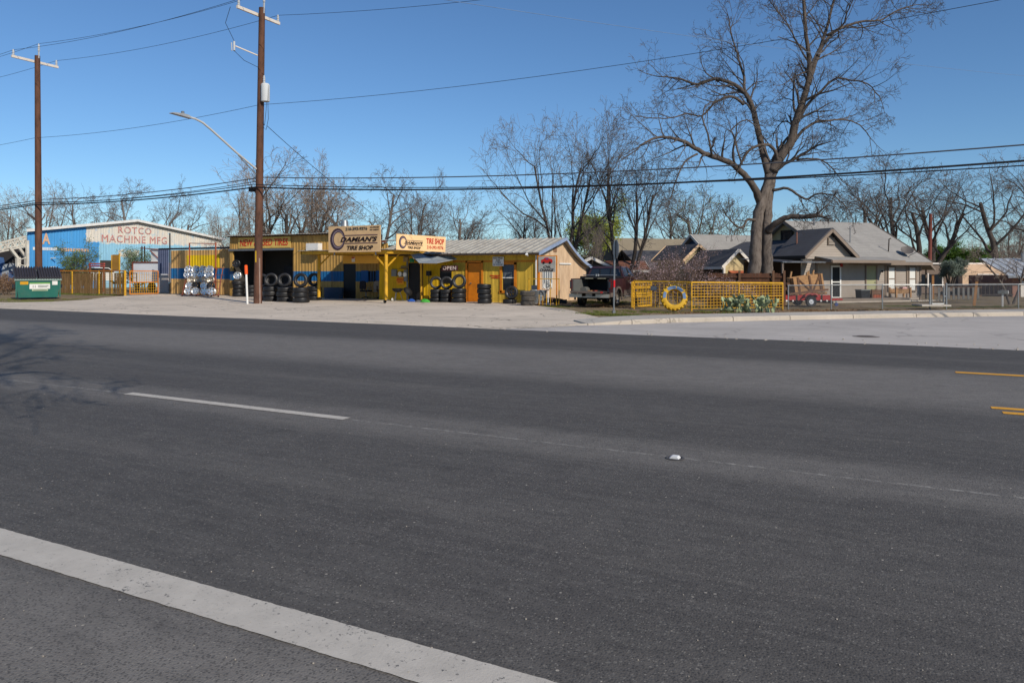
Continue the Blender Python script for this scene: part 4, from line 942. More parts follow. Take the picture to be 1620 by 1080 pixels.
# ---- cables, one per run
def cable(label, xs_, y, zs, r, sags, m=WIRE, ys2=None):
    pts = []
    for i in range(len(xs_)-1):
        n = 24
        for k in range(n+(1 if i == len(xs_)-2 else 0)):
            t = k/n; s = sags[i]*4*t*(1-t)
            yy = y if ys2 is None else ys2[i]+(ys2[i+1]-ys2[i])*t
            pts.append((xs_[i]+(xs_[i+1]-xs_[i])*t, yy, zs[i]+(zs[i+1]-zs[i])*t - s))
    return tag(MB().tube(pts, r, 5).build('overhead_cable', m, smooth='all'), label, 'cable', 'overhead cables')
PXS = [-63,-45.35,-27.12,17.4]
cable('power line on the road side of the pole crossarms', [-63.2,-45.55,-27.3,17.2], PLY-1.25, [14.4,14.45,14.35,13.7], .010, [.3,.3,1.3])
cable('power line on the yard side of the pole crossarms', [-63.2,-45.55,-27.3,17.2], PLY+1.25, [14.4,14.45,14.35,13.7], .010, [.3,.3,1.3])
cable('power line over the pole tops', [-62.9,-45.2,-26.98,17.5], PLY, [15,15.1,15.0,14.3], .010, [.3,.3,1.3])
cable('single neutral line below the transformer', [-63,-45.4,-27.2,17.4], PLY-.1, [9.45,9.5,9.6,10.9], .010, [.2,.25,.95])
cable('thick black communication cable, lowest of the bundle', [-63,-45.2,-27.4,17.4], PLY-.22, [5.35,5.5,5.62,5.5], .034, [.2,.18,.85])
cable('thin black communication cable just above the lowest', [-63,-45.2,-27.4,17.4], PLY-.3, [5.5,5.6,5.75,5.1], .02, [.25,.2,.75])
cable('upper grey communication cable of the bundle', [-63,-45.2,-27.4,17.4], PLY+.22, [5.75,5.85,6.15,5.9], .024, [.22,.2,.75], mat('grey_cable', srgb(70,72,78), .6))
cable('middle communication cable left of the main pole', [-63,-45.2,-27.4], PLY+.25, [5.6,5.68,6.0], .016, [.2,.25])
a = pd(690,-2,16); b = pd(1640,122,30)
cable('thin pale service wire crossing the sky towards the big tree', [a.x,b.x], 0, [a.z,b.z], .006, [.15], mat('pale_wire', srgb(112,132,158), .5), [a.y,b.y])
cable('service drop from the transformer pole to the shop roof', [-26.9,-26.5], 0, [8.6,3.8], .014, [.25], WIRE, [26.4,37])
# far pole behind the bungalow
q = FW*60+RT*(660/FPX*60)
t = thing('utility_pole', 'distant reddish utility pole behind the bungalow roof', 'utility pole', (q.x,q.y,-.2), 0, None)
MB().tube([(0,0,0),(.1,0,6.4)], [.16,.13], 10).build('shaft', mat('reddish_pole', srgb(112,62,52), .85, .25, 3, streak=1), t)
cable('distant line from the reddish pole to the right', [q.x,q.x+24], 0, [4.9,4.6], .015, [.2], WIRE, [q.y,q.y+18])
# ---- stop sign, seen almost edge on from its back
q = gp(971,495.5)
t = thing('stop_sign', 'stop sign seen edge-on on a steel post with red band', 'road sign', (q.x,q.y,0), R(27.2-80))
lp = .13
MB().tube([(0,0,0),(lp*.75,0,2.0),(lp,0,2.75)], .032, 8).build('post', GALV, t)
MB().tube([(lp*.36-.002,0,.98),(lp*.46-.002,0,1.24)], .037, 10).build('red_band', mat('red_reflective', srgb(206,30,40), .5), t)
MB().box((0,0,.05),(.1,.1,.1)).build('anchor', STEEL, t)
oc = [(.38*math.cos(R(22.5+45*i)), .38*math.sin(R(22.5+45*i))) for i in range(8)]
m = MB().prism(oc, 1, .035, .05, Matrix.Translation((lp,0,2.4))); m.build('plate', mat('plate_back', srgb(128,132,134), .5, .08, 3, metal=.4), t)
m = MB().prism([(x*.97,z*.97) for x,z in oc], 1, .051, .054, Matrix.Translation((lp,0,2.4))); m.build('sign_face', RED, t)
text('STOP', .56, .24, WHITE, t, (lp,.058,2.4), (R(90),0,R(180)))
# ---- white marker post with orange cap
q = gp(391.5,481)
t = thing('marker_post', 'white utility marker post with orange top beside the pole', 'marker post', (q.x,q.y,0))
MB().tube([(0,0,0),(-.08,0,1.45)], .05, 10).build('shaft', WHITE, t, smooth=True)
MB().tube([(-.079,0,1.43),(-.1,0,1.83),(-.101,0,1.87)], [.075,.075,.04], 12).build('cap', mat('orange_cap', srgb(226,84,28), .5), t, smooth=True)
# ---- raised road marker
q = gp(1068,727)
t = thing('road_stud', 'white raised pavement stud on the worn lane line', 'road marker', (q.x,q.y,.016)); t.scale = (.8,.8,.8)
MB().prism([(-.05,0),(.05,0),(.03,.022),(-.03,.022)], 1, -.045, .045).build('housing', mat('stud_white', srgb(222,220,216), .4, .1, 20), t)
MB().prism([(-.056,.004),(-.05,.004),(-.037,.019),(-.04,.02)], 1, -.04, .04).build('reflector', mat('stud_lens', srgb(180,190,220), .2), t)
MB().lathe([(.07,.001),(.085,.005),(.1,.001)], 18).build('bitumen_pad', mat('bitumen', srgb(78,76,76), .7), t)
# ================================================================== TIRES
def tire_mesh(name, ro, wd, ri, m, n=30):
    """a real carcass: sidewalls, shoulders, tread with grooves; axis along z, centred"""
    h = wd/2; pr = [(ri,-h*.72),(ri+.015,-h*.86),((ri+ro)/2,-h*1.0),(ro-.035,-h*.93),(ro-.008,-h*.78)]
    for gz_ in (-.42,0,.42): pr += [(ro,h*(gz_-.07)),(ro-.014,h*(gz_-.05)),(ro-.014,h*(gz_+.05)),(ro,h*(gz_+.07))]
    pr += [(ro-.008,h*.78),(ro-.035,h*.93),((ri+ro)/2,h*1.0),(ri+.015,h*.86),(ri,h*.72)]
    pr += [(ri+.03,h*.6),(ro-.05,h*.55),(ro-.04,0),(ro-.05,-h*.55),(ri+.03,-h*.6)]
    mb = MB().lathe(pr, n, None, True); me_o = mb.build(name, m, None, False, True); me = me_o.data; bpy.data.objects.remove(me_o); return me
TM = [tire_mesh('tire', .36, .235, .22, RUBBER), tire_mesh('tire', .41, .25, .23, RUBBER), tire_mesh('tire', .33, .215, .2, RUBBER), tire_mesh('tire', .335, .22, .2, RUBBERG)]
TH = [.235,.25,.215,.22]; TR = [.36,.41,.33,.335]
def tire(k, loc, rot, label, group):
    o = bpy.data.objects.new('tire', TM[k]); C.objects.link(o); o.location = loc; o.rotation_euler = rot
    f_ = rnd.uniform(.95,1.04) if abs(rot[0]) < .3 else 1.0; o.scale = (f_,f_,1)
    return tag(o, label, 'tire', group)
POSW = {1:['single'],2:['lower','upper'],3:['bottom','middle','top'],4:['bottom','second lowest','third','top'],5:['bottom','second','third','fourth','top']}
def stack(x, y, k, n, where, upright=None, group='stacked tires', z=.012, uk=None):
    for i in range(n):
        tire(k, (x+rnd.uniform(-.03,.03), y+rnd.uniform(-.03,.03), z+TH[k]*(i+.5)), (R(rnd.uniform(-2,2)),R(rnd.uniform(-2,2)),rnd.uniform(0,6)), '%s black tire lying in the stack %s' % (POSW[n][i], where), group)
    if upright is not None:
        q = k if uk is None else uk
        tire(q, (x+upright[1], y, z+TH[k]*n+TR[q]*.985), (R(90+upright[2]),0,upright[0]), 'black tire standing upright on the stack %s' % where, group)
def ay(px, Y): q = pY(px, 480, Y); return q.x
# row before the workshop wall
for px, k, wh, Y, n, up in ((415,0,'half hidden behind the utility pole',29.3,3,(R(25),0,-6)),(429,1,'just right of the utility pole',28.6,3,(R(28),0,-7)),
                        (450.5,1,'between the pole stack and the widest stack',28.4,3,(R(24),0,-8)),(476,1,'beside the left canopy post, largest',28.0,3,(R(20),0,-6)),
                        (497,1,'in shade behind the left canopy post',30.6,3,(R(15),0,-4))):
    stack(ay(px,Y), Y, k, n, wh, up, 'tires stacked before the workshop', uk=0)
for px, Y, n, wh in ((377.5,32.6,4,'inside the bay edge by the wheel rack'),(398,32.9,3,'inside the bay behind the marker post')):
    stack(ay(px,Y), Y, 0, n, wh, None, 'tires stacked before the workshop')
stack(-33.2, 35.3, 0, 5, 'deep in the dark bay', None, 'tires stacked before the workshop')
for px, k, wh, Y, ang in ((690,2,'right of the canopy under the OPEN sign, leftmost',31.75,R(30)),(706.5,2,'under the OPEN sign, middle one',31.7,R(24)),(726.5,0,'under the OPEN sign, nearest the orange door',31.6,R(18))):
    stack(ay(px,Y), Y, k, 3, wh, (ang,0,-6), 'tires stacked by the OPEN sign')
stack(ay(766.5,31.3), 31.3, 0, 4, 'right of the orange door')
q = gp(809,480.5)
stack(q.x-.06, q.y, 2, 1, 'below the shop window')
rimw = None
qd = gp(835.5,483.4)
for i in range(3): tire(3, (qd.x+rnd.uniform(-.03,.03), qd.y, .012+TH[3]*(i+.5)), (0,0,i), '%s dusty grey tire in the stack by the oil sign' % POSW[3][i], 'dusty tires')

# ---- alloy wheels
def rim_mesh(ro, wd, spokes, m, name='alloy_wheel', dish=.03, sw=.055):
    mb = MB(); h = wd/2
    mb.lathe([(ro,h),(ro+.012,h-.006),(ro+.012,h-.022),(ro-.03,h-.05),(ro-.035,-h+.05),(ro+.008,-h+.01),(ro,-h),(ro-.03,-h+.01),(ro-.05,-h+.06),(ro-.05,h-.05),(ro-.018,h-.01)], 24, None, True)
    zc = h-dish
    mb.lathe([(0,zc+.012),(.045,zc+.01),(.075,zc-.012),(.075,zc-.05),(0,zc-.05)], 16)
    for i in range(spokes):
        a = 2*math.pi*i/spokes; c, s_ = math.cos(a), math.sin(a)
        P = lambda r_, t_, z_: Vector((c*r_-s_*t_, s_*r_+c*t_, z_))
        w0, w1 = sw*.8, sw
        vs = [P(.05,-w0,zc), P(.05,w0,zc), P(ro-.02,w1,h-.02), P(ro-.02,-w1,h-.02), P(.05,-w0,zc-.035), P(.05,w0,zc-.035), P(ro-.02,w1,h-.05), P(ro-.02,-w1,h-.05)]
        mb.add(vs, [(0,3,2,1),(4,5,6,7),(0,1,5,4),(1,2,6,5),(2,3,7,6),(3,0,4,7)])
    ob = mb.build(name, m, None, False, True); me = ob.data; bpy.data.objects.remove(ob); return me
RM = [rim_mesh(.235,.2,5,CHROME), rim_mesh(.235,.2,6,CHROME,sw=.04), rim_mesh(.215,.2,8,DULLRIM,dish=.09,sw=.03), rim_mesh(.225,.2,5,DARKRIM), rim_mesh(.22,.19,6,CHROME,sw=.05)]
rk0 = Vector((-39.15,32.2,0))
rack = thing('wheel_rack', 'rusty sloping steel rack leaning toward the apron by the yard wall', 'rack', tuple(rk0))
def RP(u, h, off=0.):   # along the rack (u, metres) and up its slope (h 0..1.75); front face slopes toward the road at the foot
    return Vector((rk0.x+u+.35*(1-h/1.75)*0 + .55*(1.75-h)/1.75*0, rk0.y-.75*(1.75-h)/1.75-off*.9, .12+h*.93+off*.3))
for u in (0.0,1.25,2.55,3.15):
    a = RP(u,0); b = RP(u-.35,1.75) if u < 3 else RP(u-.45,1.75)
    MB().bar(a,b,.05).build('rail', RUST, rack, True)
MB().bar(RP(-.4,1.75),RP(2.8,1.75),.05).build('top_bar', RUST, rack, True); MB().bar(RP(-.1,0),RP(3.2,0),.06).build('bottom_bar', RUST, rack, True)
for hh in (.42,.85,1.3): MB().bar(RP(-.2,hh),RP(3.0,hh),.035).build('shelf_bar', RUST, rack, True)
for u in (-.4,1.95): MB().bar((rk0.x+u,rk0.y+.1,.05),(rk0.x+u,rk0.y+.1,3.35),.06).build('upright', mat('red_oxide', srgb(160,84,60), .7, .2, 3), rack, True)
MB().bar((rk0.x-.4,rk0.y+.1,3.33),(rk0.x+1.95,rk0.y+.1,3.25),.05).build('top_bar', mat('red_oxide', srgb(160,84,60)), rack, True)
for u in (0,1.25,2.55,3.15):
    p = RP(u,0); MB().lathe([(.02,-.02),(.05,-.02),(.055,0),(.05,.02),(.02,.02)], 10, Matrix.Translation((p.x,p.y,.055)) @ Matrix.Rotation(R(90),4,'Y'), True).build('caster', BLACK, rack, True)
fm = Matrix.Rotation(R(68),4,'X')
ORD = ['leftmost','second from left','third from left','rightmost']
rows = [(1.62,-.12,.62,'top row',[0,1,1,0],RM),(1.28,-.02,.62,'second row',[1,0,0,1],RM),(.93,.45,.58,'third row',[2,2,2,2],RM),(.55,.5,.56,'fourth row',[4,3,4,3],RM),(.2,.62,.6,'bottom row',[0,4,4,0],RM)]
for hh, u0, du, rn, ks, _ in rows:
    for j in range(4):
        o = bpy.data.objects.new('alloy_wheel', RM[ks[j]]); C.objects.link(o)
        uu = u0+du*j + (.2 if hh < .7 and j > 1 else 0)
        o.location = RP(uu, hh, .12); o.rotation_euler = (R(78),R(rnd.uniform(-30,30)),R(rnd.uniform(2,34)))
        kind = {0:'chrome',1:'chrome',2:'dull deep-dish',3:'dark',4:'chrome'}[ks[j]]
        tag(o, '%s alloy wheel, %s in the %s of the rack' % (kind, ORD[j], rn), 'wheel', 'wheels on the sloping rack')
for (px, py, Y, lab) in ((374,417,33.3,'dark wheel hung high on the bay jamb'),(376,436,33.2,'chrome wheel hung low on the bay jamb')):
    q = pY(px,py,Y); o = bpy.data.objects.new('alloy_wheel', RM[3 if py < 420 else 4]); C.objects.link(o); o.location = q; o.rotation_euler = (R(84),0,R(30))
    tag(o, lab, 'wheel', 'wheels hung in the bay')
q = gp(809,480.5); o = bpy.data.objects.new('mounted_wheel', None); C.objects.link(o); o.location = (q.x,q.y,.012+TH[2]+.325); o.rotation_euler = (R(84),0,R(10)); tag(o, 'tire mounted on a dark wheel standing below the shop window', 'wheel')
for me, nm in ((TM[2],'tire_carcass'),(RM[3],'rim')):
    c_ = bpy.data.objects.new(nm, me); C.objects.link(c_); c_.parent = o
    if nm == 'rim': c_.scale = (.88,.88,.88)

# ================================================================== things under the canopy
def office_chair(loc, rz, label, m):
    t = thing('office_chair', label, 'chair', loc, rz, 'chairs under the canopy')
    MB().box((0,0,.46),(.48,.46,.09)).build('seat', m, t)
    mm = MB().prism([(-.22,.56),(.22,.56),(.24,.7),(.22,.95),(.12,1.02),(-.12,1.02),(-.22,.95),(-.24,.7)], 1, .2, .27); mm.build('backrest', m, t)
    MB().bar((0,.26,.42),(0,.3,.75),.06,.03).build('back_bracket', BLACK, t); MB().tube([(0,0,.12),(0,0,.42)], .03, 8).build('column', STEEL, t)
    for i in range(5):
        a = R(72*i+18); MB().bar((0,0,.13),(.28*math.cos(a),.28*math.sin(a),.07),.04).build('base_leg', BLACK, t)
    for s_ in (-1,1): mm = MB().tube([(s_*.25,.12,.48),(s_*.29,.1,.66),(s_*.29,-.12,.67),(s_*.25,-.1,.48)], .018, 6); mm.build('armrest', STEEL, t)
office_chair((ay(579,32.9),32.9,.012), R(170), 'black swivel chair against the workshop wall', mat('black_fabric', srgb(40,36,40), .9))
office_chair((ay(600,32.9),32.9,.012), R(195), 'grey swivel chair nearest the canopy post', mat('grey_fabric', srgb(112,106,98), .9))
q = (ay(528,33.0),33.0)
t = thing('water_trough', 'dark blue trough against the wall beside the black door', 'trough', (q[0],q[1],.012))
MB().lathe([(0,0),(.5,0),(.53,.05),(.56,.62),(.54,.62),(.5,.08),(0,.08)], 24, Matrix.Diagonal((1.25,.5,1,1)), False).build('shell', mat('dark_blue_tin', srgb(44,62,84), .6, .1, 2), t, smooth=True)
for zz in (.2,.42): MB().lathe([(.54,zz-.02),(.565,zz),(.55,zz+.02)], 24, Matrix.Diagonal((1.26,.51,1,1))).build('rib', mat('dark_blue_tin', srgb(44,62,84)), t, smooth=True)
q = (ay(629,31.6),31.6)
t = thing('kettle_grill', 'black kettle grill beside the dark doorway', 'grill', (q[0],q[1],.012))
MB().lathe([(0,.45),(.15,.47),(.26,.56),(.29,.66),(.27,.66),(.0,.55)], 20).build('bowl', BLACK, t, smooth=True)
MB().lathe([(.28,.67),(.24,.78),(.12,.85),(0,.87)], 20, Matrix.Translation((.12,.1,.12)) @ Matrix.Rotation(R(50),4,'Y') @ Matrix.Translation((0,0,-.1))).build('lid', BLACK, t, smooth=True)
for i in range(3): a = R(120*i+30); MB().bar((.12*math.cos(a),.12*math.sin(a),.5),(.28*math.cos(a),.28*math.sin(a),0),.025).build('leg', STEEL, t)
MB().lathe([(.02,-.02),(.07,-.02),(.075,0),(.07,.02),(.02,.02)], 12, Matrix.Translation((-.26,-.1,.08)) @ Matrix.Rotation(R(90),4,'Y'), True).build('grill_wheel', WHITE, t)
for (x, y, s_, col, lab, nm) in ((ay(651,31.3),31.3,.19,srgb(44,84,160),'crumpled blue bag on the ground at the doorway','plastic_bag'),(ay(672,31.1),31.1,.22,srgb(70,160,60),'crumpled bright green bag on the ground by the tires','plastic_bag'),(ay(662,31.2),31.2,.14,srgb(96,98,100),'small grey bundle between the blue and green bags','bundle')):
    mb = MB(); n = 10; r_ = random.Random(int(s_*1000)); vs = []; 
    for i in range(6):
        for j in range(n):
            a = 2*math.pi*j/n; f_ = math.cos(i/5*1.57)*s_*r_.uniform(.75,1.25) if i < 5 else .02
            vs.append(Vector((f_*1.3*math.cos(a), f_*.7*math.sin(a), s_*.75*math.sin(i/5*1.57)*r_.uniform(.8,1.15))))
    mb.add(vs, [(i*n+j,i*n+(j+1)%n,(i+1)*n+(j+1)%n,(i+1)*n+j) for i in range(5) for j in range(n)])
    mb.v = [Vector((v.x,v.y,max(0,v.z))) for v in mb.v]
    o = mb.build(nm, mat(nm+lab[9:14].strip(), col, .5, .25, 8)); o.location = (x,y,.01); tag(o, lab, 'bag')
# clutter hung on the yellow wall left of the doorway
def wallbox(px0, px1, py0, py1, nm, lab, cat, m, Y=YY-.1, th=.1, extra=None):
    a = pY(px0,py1,Y); b = pY(px1,py0,Y); t = thing(nm, lab, cat, ((a.x+b.x)/2,Y,a.z)); w_, h_ = (b.x-a.x), b.z-a.z
    MB().span((-w_/2,0,0),(w_/2,th,h_)).build('body', m, t)
    MB().span((-w_/2+.02,-.012,.02),(w_/2-.02,0,h_-.02)).build('cover', m, t)
    if extra: extra(t, w_, h_)
    return t
GB = mat('grey_box', srgb(120,122,120), .6, .1, 2)
wallbox(619,627,426,437,'fuse_box','grey electric fuse box on the yellow wall by the canopy post','box',GB)
wallbox(638,645.5,406,414,'meter_box','cream box high on the yellow wall','box',mat('cream_box', srgb(150,132,96), .7))
wallbox(634,645,420.5,424.5,'wall_shelf','small pale shelf on the yellow wall','shelf',mat('cream_box', srgb(150,132,96)), extra=lambda t,w_,h_: MB().span((-w_/2,-.2,-.03),(w_/2,0,0)).build('plank', PLANK, t))
def gauge(t, w_, h_): MB().lathe([(0,0),(.12,0),(.12,.05),(0,.06)], 16, Matrix.Translation((0,-.02,h_*.6)) @ Matrix.Rotation(R(90),4,'X')).build('dial', WHITE, t, smooth=True)
wallbox(631,636,430,438,'electric_meter','round electric meter, left of the pair on the yellow wall','meter',GB,extra=gauge); wallbox(638.5,644,427,445,'electric_meter','round electric meter, right of the pair on the yellow wall','meter',GB,extra=gauge)
def redl(t, w_, h_):
    for k, ln in ((.78,.8),(.55,.9),(.3,.6)):
        m = MB(); q = -w_*ln/2
        while q < w_*ln/2: d = rnd.uniform(.03,.06); m.span((q,-.02,h_*k-.03),(q+d*.7,-.013,h_*k+.035)); q += d
        m.build('red_strokes', REDTXT, t)
wallbox(627,639,438,450,'painted_board','orange-yellow board with red writing under the meters','sign',mat('amber_board', srgb(224,160,30), .6),th=.03,extra=redl)
wallbox(648,655,409,415,'round_sticker','green round sticker board above the dark door','sign',mat('green_sticker', srgb(40,130,84), .6),th=.02); wallbox(657,668,410,414,'door_notice','dark notice board above the dark door','sign',DARKTRIM,th=.02)
q = pY(656,406.5,32.2); t = thing('globe_lamp', 'clear bulb lamp hanging from the canopy beam', 'lamp', tuple(q))
MB().lathe([(0,-.12),(.09,-.09),(.13,0),(.09,.08),(.05,.12),(0,.12)], 14).build('bulb', mat('bulb_glass', srgb(206,204,196), .2), t, smooth=True); MB().lathe([(0,.11),(.055,.11),(.055,.2),(0,.22)], 12).build('socket', YEL, t)
q = pY(678.5,433.5,32.3); t = thing('cup_box', 'black box on a thin stand at the right canopy post', 'box', (q.x,32.3,.01))
MB().box((0,0,1.45),(.24,.16,.26)).build('box_body', BLACK, t); MB().bar((.0,0,0),(0,0,1.33),.03).build('stand', BLACK, t); MB().lathe([(0,0),(.16,0),(.14,.03),(0,.04)], 14).build('base', BLACK, t)
q = pY(538,408,32.0); 
t = board('wall_notice', 'small white and red notice under the canopy board', (ay(559.5,31.6),31.56,2.2), .2, .26, WHITE); MB().span((-.09,-.01,.05),(.09,-.002,.12)).build('red_strip', REDTXT, t)
# ---- by the oil sign: yellow pipe frame, washtub, odds
q = pY(861,482,30.9); t = thing('pipe_stand', 'thin yellow pipe stand with upright bars before the oil sign', 'stand', (q.x,30.9,0))
for x in (-.78,.74): MB().bar((x,0,0),(x,0,1.22),.035).build('post', YEL, t)
MB().bar((-.8,0,1.22),(.76,0,1.22),.035).build('top_rail', YEL, t)
for x, h_ in ((-.27,.5),(-.08,.45),(.1,.5),(.3,1.2),(.6,.4)): MB().bar((x,.02,.02),(x,.02,h_),.025).build('bar', YEL, t)
MB().box((-.5,-.02,.82),(.28,.02,.2)).build('plate', mat('dark_plate', srgb(66,74,84), .5), t)
q = (ay(852,31.6),31.6); t = thing('washtub', 'galvanised washtub turned up behind the yellow pipe frame', 'tub', (q[0],q[1],.02))
MB().lathe([(0,.05),(.3,.05),(.4,.62),(.42,.64),(.4,.66),(.37,.62),(.28,.1),(0,.1)], 22).build('shell', mat('galv_tub', srgb(142,148,152), .5, .15, 3, metal=.4), t, smooth=True); MB().lathe([(.355,.36),(.372,.38),(.363,.4)], 22).build('rib', STEEL, t)
t = thing('scrap_pile', 'dark pile of scrap rubber and boards behind the pipe frame', 'scrap', (ay(872,31.7),31.7,0))
for i in range(7): MB().box((rnd.uniform(-.6,.6),rnd.uniform(-.2,.2),rnd.uniform(.08,.3)),(rnd.uniform(.3,.7),rnd.uniform(.2,.35),rnd.uniform(.1,.22)),rnd.uniform(0,3),Matrix.Rotation(rnd.uniform(-.3,.3),3,'Y')).build('scrap_piece', BLACK if i%2 else PLANK, t)
t = thing('white_fan', 'white pedestal fan standing behind the pipe frame', 'fan', (ay(867,31.5),31.5,.02))
MB().lathe([(0,0),(.18,0),(.16,.04),(0,.05)], 14).build('base', WHITE, t); MB().tube([(0,0,.04),(0,0,.8)], .025, 8).build('column', WHITE, t)
MB().lathe([(.19,-.04),(.21,0),(.19,.04),(.17,.0)], 18, Matrix.Translation((0,-.03,.88)) @ Matrix.Rotation(R(80),4,'X'), True).build('guard', WHITE, t)
for i in range(3): MB().box((.09*math.cos(R(120*i)),-.03,.88+.09*math.sin(R(120*i))),(.1,.015,.09),0,Matrix.Rotation(R(-120*i),3,'Y')).build('blade', GB, t)
# ================================================================== LEFT YARD
REED = mat('reed_screen', srgb(122,96,70), .95, .55, 9, streak=1)
def grid_panel(mb, p, q, z0, z1, nx, nz, r=.006):
    p, q = Vector(p), Vector(q)
    for i in range(nx+1):
        a = p.lerp(q, i/nx); mb.bar((a.x,a.y,z0),(a.x,a.y,z1), r*2)
    for j in range(nz+1):
        z = z0+(z1-z0)*j/nz; mb.bar((p.x,p.y,z),(q.x,q.y,z), r*2)
    return mb
LF = [Vector((-54.5,31.6,0)), Vector((-50.2,31.45,0)), Vector((-46.9,31.2,0)), Vector((-43.55,30.7,0))]
lf = thing('yellow_yard_fence', 'yellow pipe fence with wire mesh and reed screen left of the gate', 'fence', (-49,31,0))
for i, p in enumerate(LF): MB().tube([(p.x,p.y,0),(p.x,p.y,1.62)], .05 if i < 3 else .07, 8).build('post', YEL, lf, True, True)
for i in range(3):
    a, b = LF[i], LF[i+1]
    MB().bar((a.x,a.y,1.6),(b.x,b.y,1.58),.06).build('rail', ORANGE, lf, True)
    stuff(grid_panel(MB(), a-Vector((0,.02,0)), b-Vector((0,.02,0)), .08, 1.56, 22, 9, .005).build('wire_mesh', mat('dull_yellow_wire', srgb(150,118,60), .7, .2, 3), lf, True))
    mb = MB(); L_ = (b-a).length; nrd = int(L_/.045)
    for k in range(nrd):
        if i == 2 and rnd.random() < .6: continue
        if rnd.random() < .16: continue
        t_ = (k+rnd.uniform(-.3,.3))/nrd; c_ = a.lerp(b, min(1,max(0,t_)))+Vector((0,.09+rnd.uniform(-.02,.02),0)); zt = 1.5+rnd.uniform(-.14,.03)
        mb.bar((c_.x,c_.y,.02),(c_.x+rnd.uniform(-.03,.03),c_.y,zt), .03)
    stuff(mb.build('reed_screen', REED, lf, True))
gt = thing('mesh_gate', 'open yellow wire-mesh gate between the reed fence and yard wall', 'gate', (-43.2,30.9,0))
G0, G1 = Vector((-43.42,30.95,0)), Vector((-43.0,33.7,0))
G1 = pY(250,466,32.9); G1.z = 0
for p in (G0,G1): MB().tube([(p.x,p.y,.08),(p.x,p.y,1.58)], .035, 8).build('upright', ORANGE, gt, True)
for z in (.1,.85,1.58): MB().bar((G0.x,G0.y,z),(G1.x,G1.y,z),.05).build('rail', ORANGE, gt, True)
stuff(grid_panel(MB(), G0, G1, .12, 1.5, 12, 8, .008).build('wire_mesh', YEL, gt, True))
# items behind the yard fence
q = pY(183,428,33.5); t = thing('plywood_board', 'tan board held between two yellow posts above the reed fence', 'board', (q.x,33.5,0))
MB().span((-.38,0,1.65),(.36,.03,2.72)).build('sheet', mat('tan_board', srgb(168,122,52), .8, .12, 2), t)
MB().bar((.42,0,0),(.4,0,2.8),.08).build('post', YEL, t); MB().bar((-.43,0,0),(-.45,0,2.7),.05).build('post', YEL, t)
q = pY(231,450,36.5); t = thing('box_trailer', 'white box trailer with red frame behind the mesh gate', 'trailer', (q.x,36.5,0), R(12))
MB().span((-1.15,0,.75),(1.2,3.2,2.2)).build('box_body', mat('white_trailer_skin', srgb(206,208,212), .5, .08, 1), t)
for a, b in (((-1.17,-.03,.7),(-1.17,-.03,2.25)),((1.22,-.03,.7),(1.22,-.03,2.25)),((-1.2,-.03,2.22),(1.25,-.03,2.22)),((-1.2,-.03,.72),(1.25,-.03,.72))): MB().bar(a,b,.08).build('frame_bar', RUST, t)
for x in (-.9,.95):
    MB().lathe([(.1,-.1),(.33,-.1),(.36,0),(.33,.1),(.1,.1)], 18, Matrix.Translation((x,1.6,.36)) @ Matrix.Rotation(R(90),4,'Y'), True).build('wheel', RUBBER, t)
t = thing('pipe_barrier', 'black pipe barrier rack in front of the white box trailer', 'rack', (q.x+.3,34.6,0), R(12))
for z in (.75,1.1,1.4): MB().bar((-.9,0,z),(1.0,0,z),.05).build('rail', BLACK, t)
for k in range(6): MB().bar((-.9+k*.38,0,0 if k in (0,5) else .75),(-.9+k*.38,0,1.4),.04).build('bar', BLACK, t)
t = thing('blue_grey_sheet', 'slate blue corrugated sheet standing between trailer and yard wall', 'metal sheet', (pY(259,440,35.6).x,35.6,0))
MB().corr(-.62,.5,1.35,3.1,0,.2,.03,.03).build('sheet', mat('slate_sheet', srgb(84,92,118), .6, .1, 1), t)
for x in (-.5,.4): MB().bar((x,.06,0),(x,.06,3.0),.06).build('post', RUST, t)
MB().span((-.62,-.02,.02),(.5,.02,1.3)).build('lower_board', mat('dirty_white_board', srgb(176,170,164), .8, .2, 2, dirt=(srgb(150,96,80), .6, 2)), t)
t = thing('white_door_leaf', 'old white panel door standing behind the slate sheet', 'door', (pY(245,410,38).x,38,1.2))
MB().span((-.45,0,0),(.45,.05,2.1)).build('leaf', WHITE, t); MB().bar((-1.6,-.05,2.15),(.6,-.05,2.0),.07).build('lintel_bar', RUST, t); MB().bar((-.5,-.05,1.95),(.5,-.05,1.3),.05).build('diagonal_bar', RUST, t)
for x in (-1.5,-1.2): MB().bar((x,0,-1.2),(x,0,2.3),.07).build('stake', mat('dark_stake', srgb(60,54,46), .8), t)
def yard_car(loc, rz, label, paint, L_=4.3):
    t = thing('yard_car', label, 'car', loc, rz, 'old cars in the left yard')
    pf = [(-2.1,.35),(2.1,.35),(2.12,.7),(1.9,.9),(1.0,.98),(.45,1.38),(-.9,1.42),(-1.5,1.02),(-2.08,.98)]
    MB().prism(pf, 1, -.82, .82).build('body', paint, t)
    MB().prism([(.92,1.0),(.42,1.33),(-.85,1.36),(-1.35,1.02)], 1, -.835, .835).build('side_glass', GLASS, t)
    for x in (-1.3,1.3):
        for y in (-.74,.74): MB().lathe([(.14,-.1),(.3,-.1),(.32,0),(.3,.1),(.14,.1)], 18, Matrix.Translation((x,y,.32)) @ Matrix.Rotation(R(90),4,'X'), True).build('wheel', RUBBER, t)
    for y in (-.55,.55): MB().box((2.12,y,.66),(.04,.3,.14)).build('headlight', WHITE, t)
q = pY(158,420,38.5); yard_car((q.x,38.5,.45), R(70), 'white-roofed old car behind the reed fence', WHITE)
q = pY(100,420,36.5); yard_car((q.x,36.5,.35), R(10), 'dark maroon old car behind the dumpster end of the reed fence', mat('old_maroon', srgb(60,34,36), .4))
